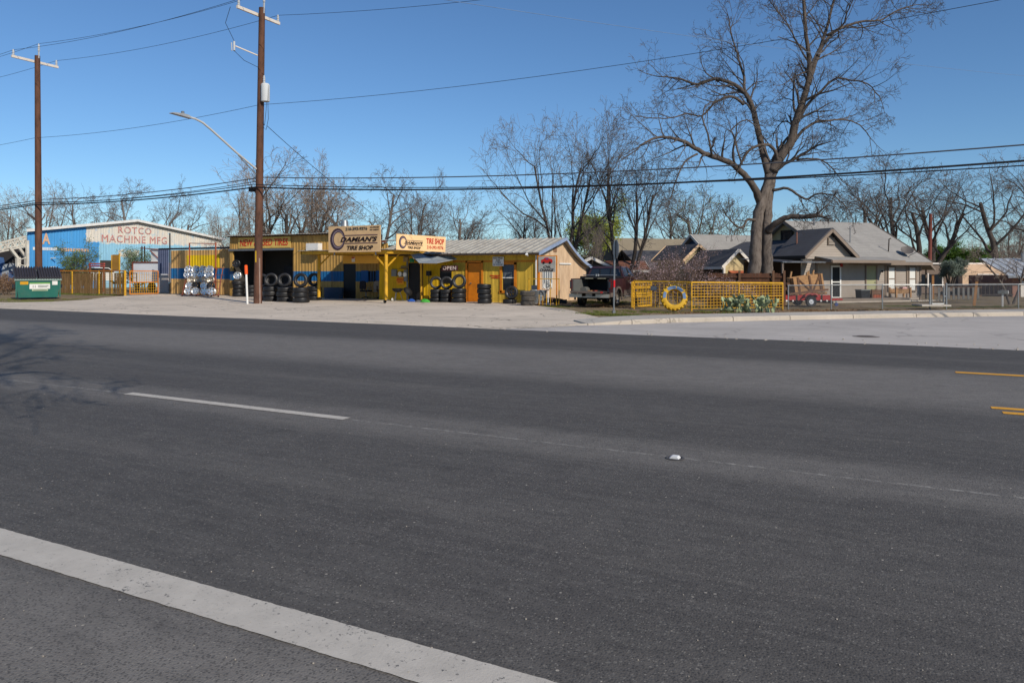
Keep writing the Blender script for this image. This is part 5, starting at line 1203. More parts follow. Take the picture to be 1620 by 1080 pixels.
t = thing('red_frame', 'rusty red machine frame above the reed fence', 'frame', (pY(154,420,35.5).x,35.5,0))
for x in (-.9,.75): MB().bar((x,0,0),(x,0,2.15),.09).build('upright', RUST, t)
for z in (1.95,2.12): MB().bar((-.95,0,z),(.85,0,z),.1).build('crossbar', mat('faded_red_steel', srgb(176,84,74), .7), t)
# ---- dumpster
DG = mat('dumpster_green', srgb(34,98,86), .55, .15, 1.5, dirt=(srgb(70,96,84), .5, 2.5)); LID = mat('dumpster_lid', srgb(58,56,62), .55, .15, 3)
dq = gp(58,471)
dump = thing('dumpster', 'green front-load dumpster with dark ribbed lid at the left kerb', 'dumpster', (dq.x+1.35,dq.y-.75,-.01), R(64))
HW, Dp = 1.02, .75
def dxf(x, z): return x*(1+.09*(z/1.1)) 
fr, bk = -Dp, Dp
pts = lambda z, e: [(-HW*e,fr*e),(HW*e,fr*e),(HW*e,bk*e),(-HW*e,bk*e)]
m = MB(); lo = pts(0,.92); hi = pts(0,1.06)
m.add([Vector((x,y,.1)) for x,y in lo]+[Vector((x,y,1.12 if y < 0 else 1.62)) for x,y in hi], [(0,1,5,4),(1,2,6,5),(2,3,7,6),(3,0,4,7),(3,2,1,0)]); m.build('bin', DG, dump)
m = MB().box((0,fr*1.08,1.1),(HW*2.2,.07,.09)).box((0,bk*1.08,1.61),(HW*2.2,.07,.08)); m.build('rim', mat('dumpster_rim', srgb(130,150,142), .6, .2, 3), dump)
for s_ in (-1,1):
    MB().box((s_*HW*1.08,0,.72),(.14,Dp*1.6,.2)).build('fork_pocket', BLACK, dump)
    MB().box((s_*HW*1.02,fr*.98,.6),(.06,.08,.95)).build('corner_stiffener', DG, dump)
    m = MB(); x0, x1 = (-HW*1.12,-.02) if s_ < 0 else (.02,HW*1.12); nr = 9
    vs = []
    for i in range(nr*4+1):
        x = x0+(x1-x0)*i/(nr*4); d = .085 if (i%4) in (1,2) else 0
        vs += [Vector((x,fr*1.15,1.17+d)), Vector((x,0,1.5+d)), Vector((x,bk*1.15,1.78+d))]
    k = nr*4+1; fs = [(3*i+j,3*i+3+j,3*i+4+j,3*i+1+j) for i in range(k-1) for j in (0,1)]
    b0 = len(vs); vs += [v-Vector((0,0,.05)) for v in vs]; fs += [(b0+3*i+1+j,b0+3*i+4+j,b0+3*i+3+j,b0+3*i+j) for i in range(k-1) for j in (0,1)]+[(3*i,b0+3*i,b0+3*i+3,3*i+3) for i in range(k-1)]
    m.add(vs, fs).build('lid', LID, dump)
tilt = math.atan2(.14*Dp*.92, 1.02)
def decal(x0, x1, z0, z1, m, nm):
    y = lambda z: fr*(.92+.14*(z-.1)/1.02)
    MB().add([Vector((x0,y(z0)-.012,z0)),Vector((x1,y(z0)-.012,z0)),Vector((x1,y(z1)-.012,z1)),Vector((x0,y(z1)-.012,z1)),Vector((x0,y(z0),z0)),Vector((x1,y(z0),z0)),Vector((x1,y(z1),z1)),Vector((x0,y(z1),z1))],[(0,1,2,3),(4,5,1,0),(1,5,6,2),(3,2,6,7),(0,3,7,4)]).build(nm, m, dump)
decal(-.42,.56,.58,.86,WHITE,'sticker'); decal(-.42,.56,.865,.93,mat('lime_print', srgb(120,170,80), .6),'sticker'); decal(-.3,.46,.47,.57,mat('pale_green_print', srgb(170,184,150), .6),'sticker')
decal(-.86,-.48,.83,1.0,mat('amber_sticker', srgb(206,150,30), .6),'sticker'); decal(.66,.92,.8,1.02,WHITE,'sticker')
def smalltext(s, w_, h_, x, z, m): 
    y = fr*(.92+.14*(z-.1)/1.02)-.02; text(s, w_, h_, m, dump, (x,y,z), (R(90)-tilt*1.0,0,0))
smalltext('11', .12, .13, -.2, .72, BLKTXT)
m = MB()
for r_, w_ in ((.76,.5),(.69,.44)): m.span((-.02,fr*(.92+.14*(r_-.1)/1.02)-.024,r_-.015),(-.02+w_,fr*(.92+.14*(r_-.1)/1.02)-.016,r_+.015))
m.span((-.24,fr*(.92+.14*.42/1.02)-.02,.5),(.4,fr*(.92+.14*.42/1.02)-.012,.535)); m.build('print_lines', mat('grey_print', srgb(110,120,112), .7), dump)

# ================================================================== PICKUP TRUCK
MAR = mat('maroon_car_paint', srgb(54,28,31), .32, .12, 1.5, dirt=(srgb(110,84,72), .35, 2), spec=.5); LOWER = mat('dusty_lower_paint', srgb(96,86,80), .5, .15, 2, dirt=(srgb(130,112,96), .5, 2))
BUMP = mat('bumper_chrome', srgb(176,170,160), .35, .12, 3, metal=.7, dirt=(srgb(120,106,92), .5, 4)); LINER = mat('bed_liner', srgb(94,94,90), .7, .1, 3)
tq = gp(939,484.3)
truck = thing('pickup_truck', 'dark maroon pickup with open tailgate parked behind the stop sign', 'pickup truck', (tq.x+.1,tq.y+.35,-.02), R(1.5)); truck.scale = (.93,.93,.93)
# local: x right, y forward, rear axle at y=0
W_ = .99
def side(x0, x1):
    return None
for s_ in (-1,1):
    # bed side with wheel arch cut: profile in y,z
    arch = [(.52*math.cos(R(a)), .42+.5*math.sin(R(a))) for a in range(0,181,20)]
    pf = [(-1.15,.62),(-.55,.62)]+[(y,max(z,.62)) for y,z in reversed(arch)]+[(.62,.62),(.98,.62),(.98,1.36),(-1.15,1.36)]
    a, b = (s_*W_, s_*(W_-.07))
    MB().prism(pf, 0, min(a,b), max(a,b)).build('bed_side', MAR, truck)
    MB().prism([(-1.12,.72),(.95,.72),(.95,1.32),(-1.12,1.32)], 0, min(s_*(W_-.14),s_*(W_-.072)), max(s_*(W_-.14),s_*(W_-.072))).build('bed_liner', LINER, truck)
    m = MB(); pts_ = [(0+.54*math.cos(R(a)), .42+.52*math.sin(R(a))) for a in range(-10,191,20)]
    for i in range(len(pts_)-1):
        (y0,z0),(y1,z1) = pts_[i], pts_[i+1]
        m.bar((s_*(W_+.02),y0,z0),(s_*(W_+.02),y1,z1),.09,.07,up=(1,0,0))
    m.build('fender_flare', LOWER, truck)
    m = MB(); 
    for i in range(len(pts_)-1):
        (y0,z0),(y1,z1) = pts_[i], pts_[i+1]
        m.bar((s_*(W_+.02),y0+3.65,z0),(s_*(W_+.02),y1+3.65,z1),.09,.07,up=(1,0,0))
    m.build('fender_flare', LOWER, truck)
    tl = MB().box((s_*(W_-.02),-1.13,1.08),(.11,.12,.4)).build('taillight', mat('taillight_red', srgb(84,22,22), .25), truck)
    MB().box((s_*(W_-.018),-1.195,1.08),(.075,.012,.3)).build('lamp_lens', mat('smoked_lens', srgb(46,52,60), .2), tl)
    m = MB().lathe([(.0,0),(.17,0),(.17,.5),(0,.5)], 14, Matrix.Translation((s_*(W_-.3),-.25,.78)) @ Matrix.Rotation(R(-90),4,'X')); m.build('wheel_tub', LINER, truck)
    # cab side below the belt
    MB().prism([(1.02,.78),(3.08,.78),(3.1,1.02),(3.3,1.24),(3.62,1.3),(4.25,1.22),(4.3,.82),(4.65,.7),(4.72,1.0),(4.66,1.2),(4.35,1.32),(2.95,1.42),(1.02,1.42)], 0, min(s_*W_,s_*(W_-.06)), max(s_*W_,s_*(W_-.06))).build('door_side', MAR, truck)
    MB().prism([(1.02,.5),(3.05,.5),(3.06,.776),(1.02,.776)], 0, min(s_*(W_+.004),s_*(W_-.05)), max(s_*(W_+.004),s_*(W_-.05))).build('rocker', LOWER, truck)
    MB().prism([(-1.15,.5),(-.58,.5),(-.56,.7),(-1.15,.7)], 0, min(s_*(W_+.006),s_*(W_-.05)), max(s_*(W_+.006),s_*(W_-.05))).build('rocker', LOWER, truck)
    MB().tube([(s_*(W_+.06),1.0,.46),(s_*(W_+.06),3.1,.46)], .05, 8).build('step_bar', BUMP, truck)
    # window and pillars with tumblehome
    def gpnt(y, z): return Vector((s_*(W_-.02-.2*(z-1.42)/.52), y, z))
    quad = [gpnt(1.18,1.46), gpnt(2.78,1.46), gpnt(2.3,1.86), gpnt(1.3,1.88)]
    quad = quad if s_ > 0 else quad[::-1]
    MB().slab([p+Vector((s_*.006,0,0)) for p in quad], .02).build('side_window', GLASS, truck)
    MB().bar(gpnt(2.05,1.44)+Vector((s_*.012,0,0)), gpnt(1.98,1.9)+Vector((s_*.012,0,0)), .06,.05).build('door_pillar', BLACK, truck)
    mr = MB().box((s_*(W_+.17),2.75,1.56),(.2,.1,.28)).build('mirror', BLACK, truck)
    MB().bar((s_*(W_-.02),2.75,1.46),(s_*(W_+.1),2.75,1.5),.05).build('mirror_arm', BLACK, mr)
    MB().box((s_*(W_+.015),1.75,1.2),(.03,.2,.04)).build('door_handle', BUMP, truck)
# cab greenhouse (roof, pillars) as one tapered shell
def ring(y, z, w_): return [(-w_,y,z),(w_,y,z)]
m = MB()
prof = [(1.02,1.42,W_-.02),(1.12,1.86,W_-.2),(1.3,1.95,W_-.24),(2.1,1.96,W_-.24),(2.35,1.9,W_-.22),(2.98,1.42,W_-.03)]
vs = []
for y,z,w_ in prof: vs += [Vector((-w_,y,z)),Vector((w_,y,z))]
fs = [(2*i,2*i+1,2*i+3,2*i+2) for i in range(len(prof)-1)]+[tuple(range(0,12,2)), tuple(range(11,0,-2))]
m.add(vs, fs); m.build('cab', MAR, truck)
def cabw(z): return W_-.02-.19*(z-1.42)/.44
bw = [Vector((-cabw(1.47)+.1,1.03+.1*(.05/.44)-.012,1.47)),Vector((cabw(1.47)-.1,1.03+.1*(.05/.44)-.012,1.47)),Vector((cabw(1.84)-.1,1.02+.1*(.42/.44)-.012,1.84)),Vector((-cabw(1.84)+.1,1.02+.1*(.42/.44)-.012,1.84))]
MB().slab(bw, .02).build('rear_window', GLASS, truck)
for x in (-.28,.28): MB().bar((x,1.01,1.47),(x,1.09,1.84),.03).build('window_divider', BLACK, truck)
MB().slab([Vector((-.82,2.9,1.5)),Vector((-.7,2.4,1.89)),Vector((.7,2.4,1.89)),Vector((.82,2.9,1.5))][::-1], .02).build('windscreen', GLASS, truck)
MB().box((0,3.75,1.32),(1.84,1.7,.1)).build('hood', MAR, truck); MB().box((0,4.62,.95),(1.86,.12,.55)).build('grille', BLACK, truck); MB().box((0,4.75,.62),(1.98,.2,.24)).build('front_bumper', BUMP, truck)
MB().box((0,1.02,1.02),(1.9,.05,.78)).build('cab_back', BLACK, truck)
MB().span((-W_+.08,-1.12,.66),(W_-.08,.98,.72)).build('bed_floor', BLACK, truck); MB().span((-W_+.08,.92,.72),(W_-.08,.98,1.34)).build('bed_front', BLACK, truck)
tg = MB().box((0,-1.42,.735),(1.66,.52,.07)).build('tailgate', mat('tailgate_inner', srgb(56,50,50), .6, .15, 3), truck)
MB().box((0,-1.685,.735),(1.64,.03,.085)).build('tailgate_edge', LOWER, tg); m = MB().box((.74,-1.69,.735),(.12,.03,.08)); m.build('tailgate_latch', RED, tg)
for s_ in (-1,1): MB().box((s_*.66,-1.3,.56),(.64,.2,.17)).build('rear_bumper', BUMP, truck)
MB().box((0,-1.27,.5),(.72,.16,.06)).build('bumper_step', BUMP, truck); pl = MB().box((0,-1.36,.6),(.32,.02,.16)).build('license_plate', mat('plate_grey', srgb(150,150,148), .6), truck)
MB().span((-.6,-1.2,.42),(.6,4.4,.5)).build('chassis', BLACK, truck); MB().tube([(-.8,0,.42),(.8,0,.42)], .07, 8).build('rear_axle', BLACK, truck); MB().lathe([(0,-.15),(.12,-.1),(.16,0),(.12,.1),(0,.15)], 12, Matrix.Translation((.05,0,.42))).build('differential', BLACK, truck); MB().tube([(-.8,3.65,.42),(.8,3.65,.42)], .06, 8).build('front_axle', BLACK, truck)
# black folded bed cover with load bar
MB().box((0,.45,1.42),(1.86,1.0,.09)).build('bed_cover', BLACK, truck); MB().box((0,-.06,1.385),(1.84,.05,.05)).build('cover_edge', BLACK, truck)
for x in (-.45,.2): MB().box((x,-.09,1.36),(.42,.02,.035)).build('cover_strap', mat('khaki_strip', srgb(150,146,124), .7), truck)
MB().tube([(-.78,.0,1.52),(.92,.0,1.52)], .025, 6).build('load_bar', GALV, truck)
for x in (-.1,.0): MB().lathe([(0,0),(.05,0),(.05,.1),(0,.1)], 10, Matrix.Translation((x,-.03,1.47))).build('clamp', GALV, truck)
for i in range(4): MB().box((-.1+.2*i,-.9+.1*i,.76),(.18,.2,.08),i).build('cargo_scrap', mat('red_cargo', srgb(150,70,60), .7) if i%2 else NEWWOOD, truck)
MB().bar((-.95,1.0,1.95),(-.95,1.0,1.4),.03).build('rack_post', BLACK, truck); MB().bar((.8,.99,1.98),(.83,.99,1.4),.035).build('rack_post', BLACK, truck); MB().bar((-.95,1.0,1.97),(.8,1.0,2.0),.03).build('rack_bar', BLACK, truck)
RIMT = rim_mesh(.23,.2,6,BUMP,'rim')
for (x, y) in ((-.84,0),(.84,0),(-.84,3.65),(.84,3.65)):
    wq = bpy.data.objects.new('wheel', None); C.objects.link(wq); wq.parent = truck; wq.location = (x,y,.41); wq.rotation_euler = (0, R(90) if x > 0 else R(-90), 0)
    for me, nm, k in ((TM[1],'tyre',1.0),(RIMT,'rim',1.0)):
        c_ = bpy.data.objects.new(nm, me); C.objects.link(c_); c_.parent = wq; c_.scale = (k,k,1.08 if nm == 'tyre' else 1)
# ================================================================== RIGHT-HAND FENCES AND YARD
def hp(px, py, D=None):
    z = -.05
    for _ in range(6):
        v = gp(px, py, z); z = hgt(v.x, v.y)
    return Vector((v.x, v.y, z))
FP = [hp(1003,487.5), hp(1094,491), hp(1169,490.5), hp(1238,490)]
yf = thing('yellow_mesh_fence', 'yellow pipe and wire-mesh fence in front of the blossom shrub', 'fence', tuple(FP[1]))
for i, p in enumerate(FP): MB().tube([(p.x,p.y,p.z-.05),(p.x,p.y,1.17-.03*i)], .035, 8).build('post', YEL, yf, True, True)
for i in range(3):
    a, b = FP[i], FP[i+1]; za, zb = 1.16-.03*i, 1.13-.03*i
    MB().bar((a.x,a.y,za),(b.x,b.y,zb),.06).build('top_rail', YEL, yf, True)
    stuff(grid_panel(MB(), a-Vector((0,.01,0)), b-Vector((0,.01,0)), .06, 1.05-.03*i, 13 if i == 0 else 15, 8, .009).build('wire_mesh', YEL, yf, True))
    if i: MB().bar((a.x,a.y,.55),(b.x,b.y,.53),.03).build('mid_rail', YEL, yf, True)
a, b = hp(1003,487.5)+Vector((-.05,-.1,0)), hp(1030,486)
cg = thing('yellow_gate_leaf', 'narrow yellow mesh gate leaf at the left end of the fence', 'gate', tuple(a))
for p in (a,b): MB().bar((p.x,p.y,.02),(p.x,p.y,1.12),.07).build('upright', YEL, cg, True)
for z in (.06,.5,.62,.88,1.1): MB().bar((a.x,a.y,z),(b.x,b.y,z),.06).build('rail', YEL, cg, True)
stuff(grid_panel(MB(), a, b, .06, 1.08, 7, 8, .009).build('wire_mesh', YEL, cg, True))
p = FP[0].lerp(FP[1], .37); t = board('dark_plate_sign', 'small dark blue plate hung on the yellow fence left of the tractor tire', (p.x,p.y-.06,.86), .3, .2, mat('dark_blue_plate', srgb(40,48,66), .5), R(8), .02)
for k in range(3): MB().span((-.12,-.006,.05-.05*k-.01),(.1,-.001,.05-.05*k+.01)).build('print_line', GALV, t)
# tractor tire
q = hp(1067,493)
tt = thing('tractor_tire', 'yellow-painted tractor tire with blue patches propped against the fence', 'tire', (q.x,q.y,q.z), R(20))
TY = mat('yellow_tire_paint', srgb(206,162,44), .6, .15, 4, dirt=(srgb(150,110,30), .4, 5)); lean = Matrix.Translation((0,.16,.54)) @ Matrix.Rotation(R(90-12),4,'X')
MB().lathe([(.3,-.12),(.33,-.155),(.41,-.16),(.47,-.13),(.48,0),(.47,.13),(.41,.16),(.33,.155),(.3,.12),(.34,.1),(.44,.08),(.44,-.08),(.34,-.1)], 40, lean, True).build('carcass', TY, tt, smooth=True)
for i in range(20):
    a = 2*math.pi*i/20
    for s_ in (-1,1):
        m = lean @ Matrix.Rotation(a+(.08 if s_ > 0 else 0),4,'Z') @ Matrix.Translation((.485,0,s_*.075)) @ Matrix.Rotation(s_*R(35),4,'X')
        mb = MB().box((0,0,0),(.055,.05,.19)); mb.v = [m @ v for v in mb.v]; mb.build('lug', TY, tt)
for a0, a1 in ((35,75),(80,130),(150,185),(-10,25)):
    n = 8; vs = []
    for i in range(n+1):
        a = R(a0+(a1-a0)*i/n); 
        for r_ in (.325,.44): vs.append(lean @ Vector((r_*math.cos(a), r_*math.sin(a), .166)))
    MB().add(vs, [(2*i,2*i+1,2*i+3,2*i+2) for i in range(n)]).build('blue_patch', mat('faded_blue', srgb(96,122,156), .7, .2, 8), tt)
# prickly pear
q = hp(1180,494); cac = thing('prickly_pear', 'green prickly pear clump at the foot of the yellow fence', 'cactus', (q.x,q.y,q.z))
PEAR = mat('cactus_green', srgb(160,170,128), .65, .2, 5, hue=.3, bump=.1, dirt=(srgb(150,150,110), .3, 6))
padm = None; rg = random.Random(9)
def pad(p, d, nrm_, L_, w_):
    global padm
    if padm is None:
        mb = MB(); n, k = 12, 6; vs = [Vector((0,0,0))]
        for i in range(1,k):
            tt_ = i/k; r_ = math.sin(math.pi*tt_**.8)
            for j in range(n): a = 2*math.pi*j/n; vs.append(Vector((.5*r_*math.cos(a), .09*r_*math.sin(a), tt_)))
        vs.append(Vector((0,0,1)))
        fs = [(0,1+(j+1)%n,1+j) for j in range(n)]+[(1+i*n+j,1+i*n+(j+1)%n,1+(i+1)*n+(j+1)%n,1+(i+1)*n+j) for i in range(k-2) for j in range(n)]+[(1+(k-2)*n+j,1+(k-2)*n+(j+1)%n,len(vs)-1) for j in range(n)]
        ob = mb.add(vs, fs).build('pad', PEAR, None, False, 'all'); padm = ob.data; bpy.data.objects.remove(ob)
    o = bpy.data.objects.new('pad', padm); C.objects.link(o); o.parent = cac
    z_ = d.normalized(); x_ = nrm_.cross(z_).normalized(); y_ = z_.cross(x_)
    m = Matrix((x_,y_,z_)).transposed().to_4x4(); o.matrix_basis = Matrix.Translation(p) @ m @ Matrix.Diagonal((w_,w_,L_,1))
    return p+z_*L_*.93
def pear(p, d, lev, L_):
    nn = Vector((rg.uniform(-1,1),rg.uniform(-1,.2),rg.uniform(-.2,.2))).normalized(); w_ = L_*rg.uniform(.75,.95)
    e = pad(p, d, nn, L_, w_)
    if lev > 0:
        for k in range(rg.choice((1,2,2,3))):
            d2 = (d+Vector((rg.uniform(-.8,.8),rg.uniform(-.5,.5),rg.uniform(-.15,.5)))).normalized(); pear(e-d*L_*.1, d2, lev-1, L_*rg.uniform(.75,.98))
for (x,y) in ((-.75,.0),(-.35,.12),(.05,.0),(.5,.08),(.85,0),(.2,-.2),(-.3,-.25),(.65,-.25),(-.6,-.2),(.0,.2),(.35,.15),(-.15,-.1),(.45,-.1),(-.5,.1),(.75,.15),(-.9,-.1),(1.0,-.15)):
    pear(Vector((x,y,-.02)), Vector((rg.uniform(-.5,.5),rg.uniform(-.35,.2),1)).normalized(), 2, rg.uniform(.26,.34))
for (x,y) in ((-.95,-.2),(-.8,-.35),(-1.15,-.1),(-.6,-.4)): pad(Vector((x,y,.03)), Vector((rg.uniform(-1,1),rg.uniform(-.4,.4),.15)), Vector((0,.2,1)), .26, .19)
# chain-link fence and wicket gate
CP = [hp(1247,488.3), hp(1315,488), hp(1396,488), hp(1471,488.5)]; CP2 = [hp(1497,488.5), hp(1611,487), hp(1700,486.5)]
ZT = .95
def link_run(root, P_):
    for p in P_: MB().tube([(p.x,p.y,p.z-.05),(p.x,p.y,ZT+.02)], .03, 8).build('post', GALV, root, True, True)
    for i in range(len(P_)-1):
        a, b = P_[i], P_[i+1]; MB().tube([(a.x,a.y,ZT-.02),(b.x,b.y,ZT-.02)], .024, 8).build('top_rail', GALV, root, True, True)
        chain(root, a, b, min(a.z,b.z)+.04, ZT-.03)
def chain(root, a, b, z0, z1, cell=.085):
    L_ = Vector((b.x-a.x,b.y-a.y,0)).length; hgt_ = z1-z0; d = Vector((b.x-a.x,b.y-a.y,0))/L_; mb = MB()
    for s_ in (1,-1):
        t_ = -hgt_
        while t_ < L_:
            lo, hi = max(0,t_), min(L_,t_+hgt_)
            if hi-lo > .01:
                za, zb = (lo-t_), (hi-t_)
                if s_ < 0: za, zb = hgt_-za, hgt_-zb
                p = Vector((a.x,a.y,0))+d*lo; q = Vector((a.x,a.y,0))+d*hi
                mb.tube([(p.x,p.y,z0+za),(q.x,q.y,z0+zb)], .0048, 3, False)
            t_ += cell
    stuff(mb.build('chain_link_mesh', GALV, root, True))
cl = thing('chain_link_fence', 'galvanised chain-link fence in front of the bungalow, left of the gate', 'fence', tuple(CP[1])); link_run(cl, CP)
cl2 = thing('chain_link_fence', 'galvanised chain-link fence right of the wicket gate', 'fence', tuple(CP2[0])); link_run(cl2, CP2)
for p in (CP[-1],CP2[0]): MB().tube([(p.x,p.y,-.1),(p.x,p.y,ZT+.06)], .045, 10).build('gate_post', GALV, cl if p is CP[-1] else cl2, True, True)
wg = thing('wicket_gate', 'small chain-link wicket gate between two galvanised posts', 'gate', tuple(CP[-1]))
a, b = CP[-1].lerp(CP2[0],.12), CP[-1].lerp(CP2[0],.86)
for p in (a,b): MB().tube([(p.x,p.y,.03),(p.x,p.y,ZT-.03)], .024, 8).build('upright', GALV, wg, True)
for z in (.03,ZT-.03): MB().tube([(a.x,a.y,z),(b.x,b.y,z)], .024, 8).build('rail', GALV, wg, True)
chain(wg, a, b, .04, ZT-.05)
MB().box(tuple(b.lerp(CP2[0],.5)+Vector((0,0,.6))),(.12,.05,.05),R(30)).build('latch', GALV, wg, True)
p = CP[-1].lerp(CP2[0],.5); MB().slab([Vector((p.x-.7,p.y-1.2,.02)),Vector((p.x+.5,p.y-.7,.02)),Vector((p.x+.1,p.y+.5,.0)),Vector((p.x-1.1,p.y,.0))], .08).build('paving_slab', WALKM, walk)
# brown board fence behind the yellow one
A_, B_ = pd(1120,0,36.0), pd(1241,0,35.4); bf = thing('board_fence', 'dark brown wooden board fence behind the yellow fence under the big tree', 'fence', (B_.x,B_.y,0))
L_ = Vector((B_.x-A_.x,B_.y-A_.y,0)); nb = int(L_.length/.145); an = math.atan2(L_.y,L_.x)
for i in range(nb):
    p = A_.lerp(B_, (i+.5)/nb); MB().box((p.x,p.y,.7),(.138,.022,1.55+rnd.uniform(-.03,.03)),an).build('board', BROWNPLANK, bf, True)
for z in (.4,1.3): MB().bar((A_.x,A_.y-.05,z),(B_.x,B_.y-.05,z),.05,.09).build('rail', BROWNPLANK, bf, True)
for k in (.42,.86,1.0): p = A_.lerp(B_,k); MB().box((p.x,p.y-.08,.74),(.1,.1,1.72),an).build('post', PLANK, bf, True)
# red utility trailer with a timber crate
q = hp(1281,485.5); TRZ = R(28)
tl = thing('utility_trailer', 'small red utility trailer parked behind the chain-link fence', 'trailer', (q.x,q.y+.3,q.z), TRZ)
MB().span((-1.25,-.05,.32),(1.05,.02,.58)).build('side_panel', RED, tl); MB().span((-1.25,1.3,.32),(1.05,1.36,.58)).build('side_panel', RED, tl)
MB().span((-1.25,.02,.3),(1.05,1.3,.36)).build('bed', BROWNPLANK, tl); MB().bar((1.05,.65,.34),(1.9,.65,.34),.09).build('tongue', RED, tl); MB().bar((1.05,.02,.34),(1.6,.6,.34),.07).build('tongue_brace', RED, tl)
for x in (-.7,.55): MB().span((x-.03,-.09,.32),(x+.03,-.055,.6)).build('stake_pocket', DARKTRIM, tl)
for x in (-1.22,-.9,.5,.8): MB().box((x,-.08,.3),(.08,.04,.08)).build('side_marker', WHITE, tl)
MB().prism([(-.4,.5),(-.34,.62),(-.2,.68),(.12,.68),(.26,.62),(.32,.5),(.26,.5),(.2,.58),(.08,.63),(-.16,.63),(-.28,.58),(-.34,.5)], 1, -.3, -.07).build('mudguard', mat('faded_red_guard', srgb(168,76,70), .6), tl)
for y in (-.18,1.5):
    wq = MB().lathe([(.13,-.08),(.24,-.09),(.27,-.05),(.27,.05),(.24,.09),(.13,.08)], 22, Matrix.Translation((-.04,y,.27)) @ Matrix.Rotation(R(90),4,'X'), True).build('wheel', RUBBER, tl, smooth=True)
    MB().lathe([(0,.06),(.04,.07),(.1,.045),(.14,.075),(.15,.06),(.15,-.06),(0,-.06)], 18, Matrix.Translation((-.04,y,.27)) @ Matrix.Rotation(R(90),4,'X')).build('hub', mat('white_wheel', srgb(206,210,216), .4), wq, smooth=True)
MB().bar((1.6,.65,.34),(1.6,.65,0),.05).build('jack', GALV, tl); MB().lathe([(0,-.03),(.09,-.03),(.09,.03),(0,.03)], 12, Matrix.Translation((1.6,.65,.09)) @ Matrix.Rotation(R(90),4,'X')).build('jack_wheel', mat('blue_hub', srgb(60,74,120), .6), tl)
cr = thing('timber_crate', 'tilted timber crate with cross braces lying on the red trailer', 'crate', (q.x-.02,q.y+.5,q.z+.62), TRZ)
tr_ = Matrix.Rotation(R(-9),4,'Y') @ Matrix.Translation((0,0,.02))
def crp(nm, c, d, m=NEWWOOD, ry=0.):
    mb = MB().box((0,0,0), d); mm = tr_ @ Matrix.Translation(c) @ Matrix.Rotation(ry,4,'Y'); mb.v = [mm @ v for v in mb.v]; mb.build(nm, m, cr)
for k in range(6): crp('plank', (0,0,.09+.15*k), (1.5,.03,.142))
for k in range(6): crp('plank', (0,.8,.09+.15*k), (1.5,.03,.142))
for s_ in (-1,1):
    for k in range(6): crp('plank', (s_*.74,.4,.09+.15*k), (.03,.76,.142))
for x in (-.7,-.5,.08,.58,.7): crp('batten', (x,-.03,.46), (.09,.03,.9), NEWWOOD if abs(x) > .6 else PLANK)
crp('brace', (-.2,-.032,.45), (.9,.025,.07), PLANK, R(52)); crp('brace', (.36,-.032,.45), (.85,.025,.07), PLANK, R(-60))
t = thing('loose_timber', 'loose grey planks and logs on the red trailer around the crate', 'timber', (q.x,q.y+.3,q.z), TRZ)
MB().bar((-1.1,-.12,.63),(.85,-.12,.86),.03,.1).build('plank', PLANK, t); MB().bar((.1,-.0,.66),(.85,.1,.7),.12,.07).build('plank', NEWWOOD, t); MB().bar((.4,.2,.64),(.95,.3,.66),.1,.08).build('plank', PLANK, t)
for x, z0, z1, dx in ((-.95,1.25,1.75,.2),(-.05,1.4,1.72,.1),(.12,1.4,1.78,.0),(.16,1.42,1.82,.22),(-1.3,1.0,1.25,.1)): MB().tube([(x,.5,z0-.5),(x+dx,.5,z1)], .05, 8).build('log', NEWWOOD, t)
for (x,z) in ((-1.35,1.02),(-1.2,.9),(-1.05,1.1)): MB().tube([(x,.1,z),(x+.05,.9,z+.03)], .08, 10).build('log', PLANK, t)
# porch furniture
def hl(x, y, z=0): return Vector((O.x,O.y,-.2))+e1*x+e2*y+Vector((0,0,z))
def wooden_box(nm, x, label, w_=1.1, m=NEWWOOD, h_=.5):
    p = hl(x,-1.0,.2); t = thing(nm, label, 'planter', (p.x,p.y,p.z), HA)
    for k in range(3): MB().span((-w_/2,-.2,h_*.45+k*.1),(w_/2,-.17,h_*.45+k*.1+.092)).build('slat', m, t)
    for k in range(3): MB().span((-w_/2,.2,h_*.45+k*.1),(w_/2,.23,h_*.45+k*.1+.092)).build('slat', m, t)
    MB().span((-w_/2,-.165,h_*.45),(w_/2,.195,h_*.5)).build('floor', m, t)
    for sx in (-1,1):
        for y in (-.24,.24): MB().span((sx*w_/2-.05,y-.04,0),(sx*w_/2+.05,y+.04,h_+.1)).build('leg', m, t)
    return t
t = wooden_box('planter_box', -2.75, 'wooden planter box on legs beside the first porch window'); MB().box((.25,0,.56),(.35,.25,.12)).build('towel', mat('red_white_cloth', srgb(216,170,164), .8, .3, 12), t)
t = wooden_box('porch_bench', -4.75, 'low wooden bench with clutter left of the olive door', .8, PLANK, .4)
for k in range(4): MB().lathe([(0,0),(.09,0),(.11,.18),(.1,.2),(0,.17)], 12, Matrix.Translation((-.3+.2*k,-.1,.0))).build('flower_pot', mat('terracotta', srgb(176,96,66), .8), t)
t = thing('storage_tub', 'dark storage tub on the porch near the screen door', 'tub', tuple(hl(-5.6,-1.0,.2)), HA)
MB().prism([(-.3,0),(.3,0),(.34,.45),(-.34,.45)], 1, -.22, .22).build('tub_body', BLACK, t); MB().span((-.36,-.25,.45),(.36,.25,.5)).build('tub_lid', GB, t)
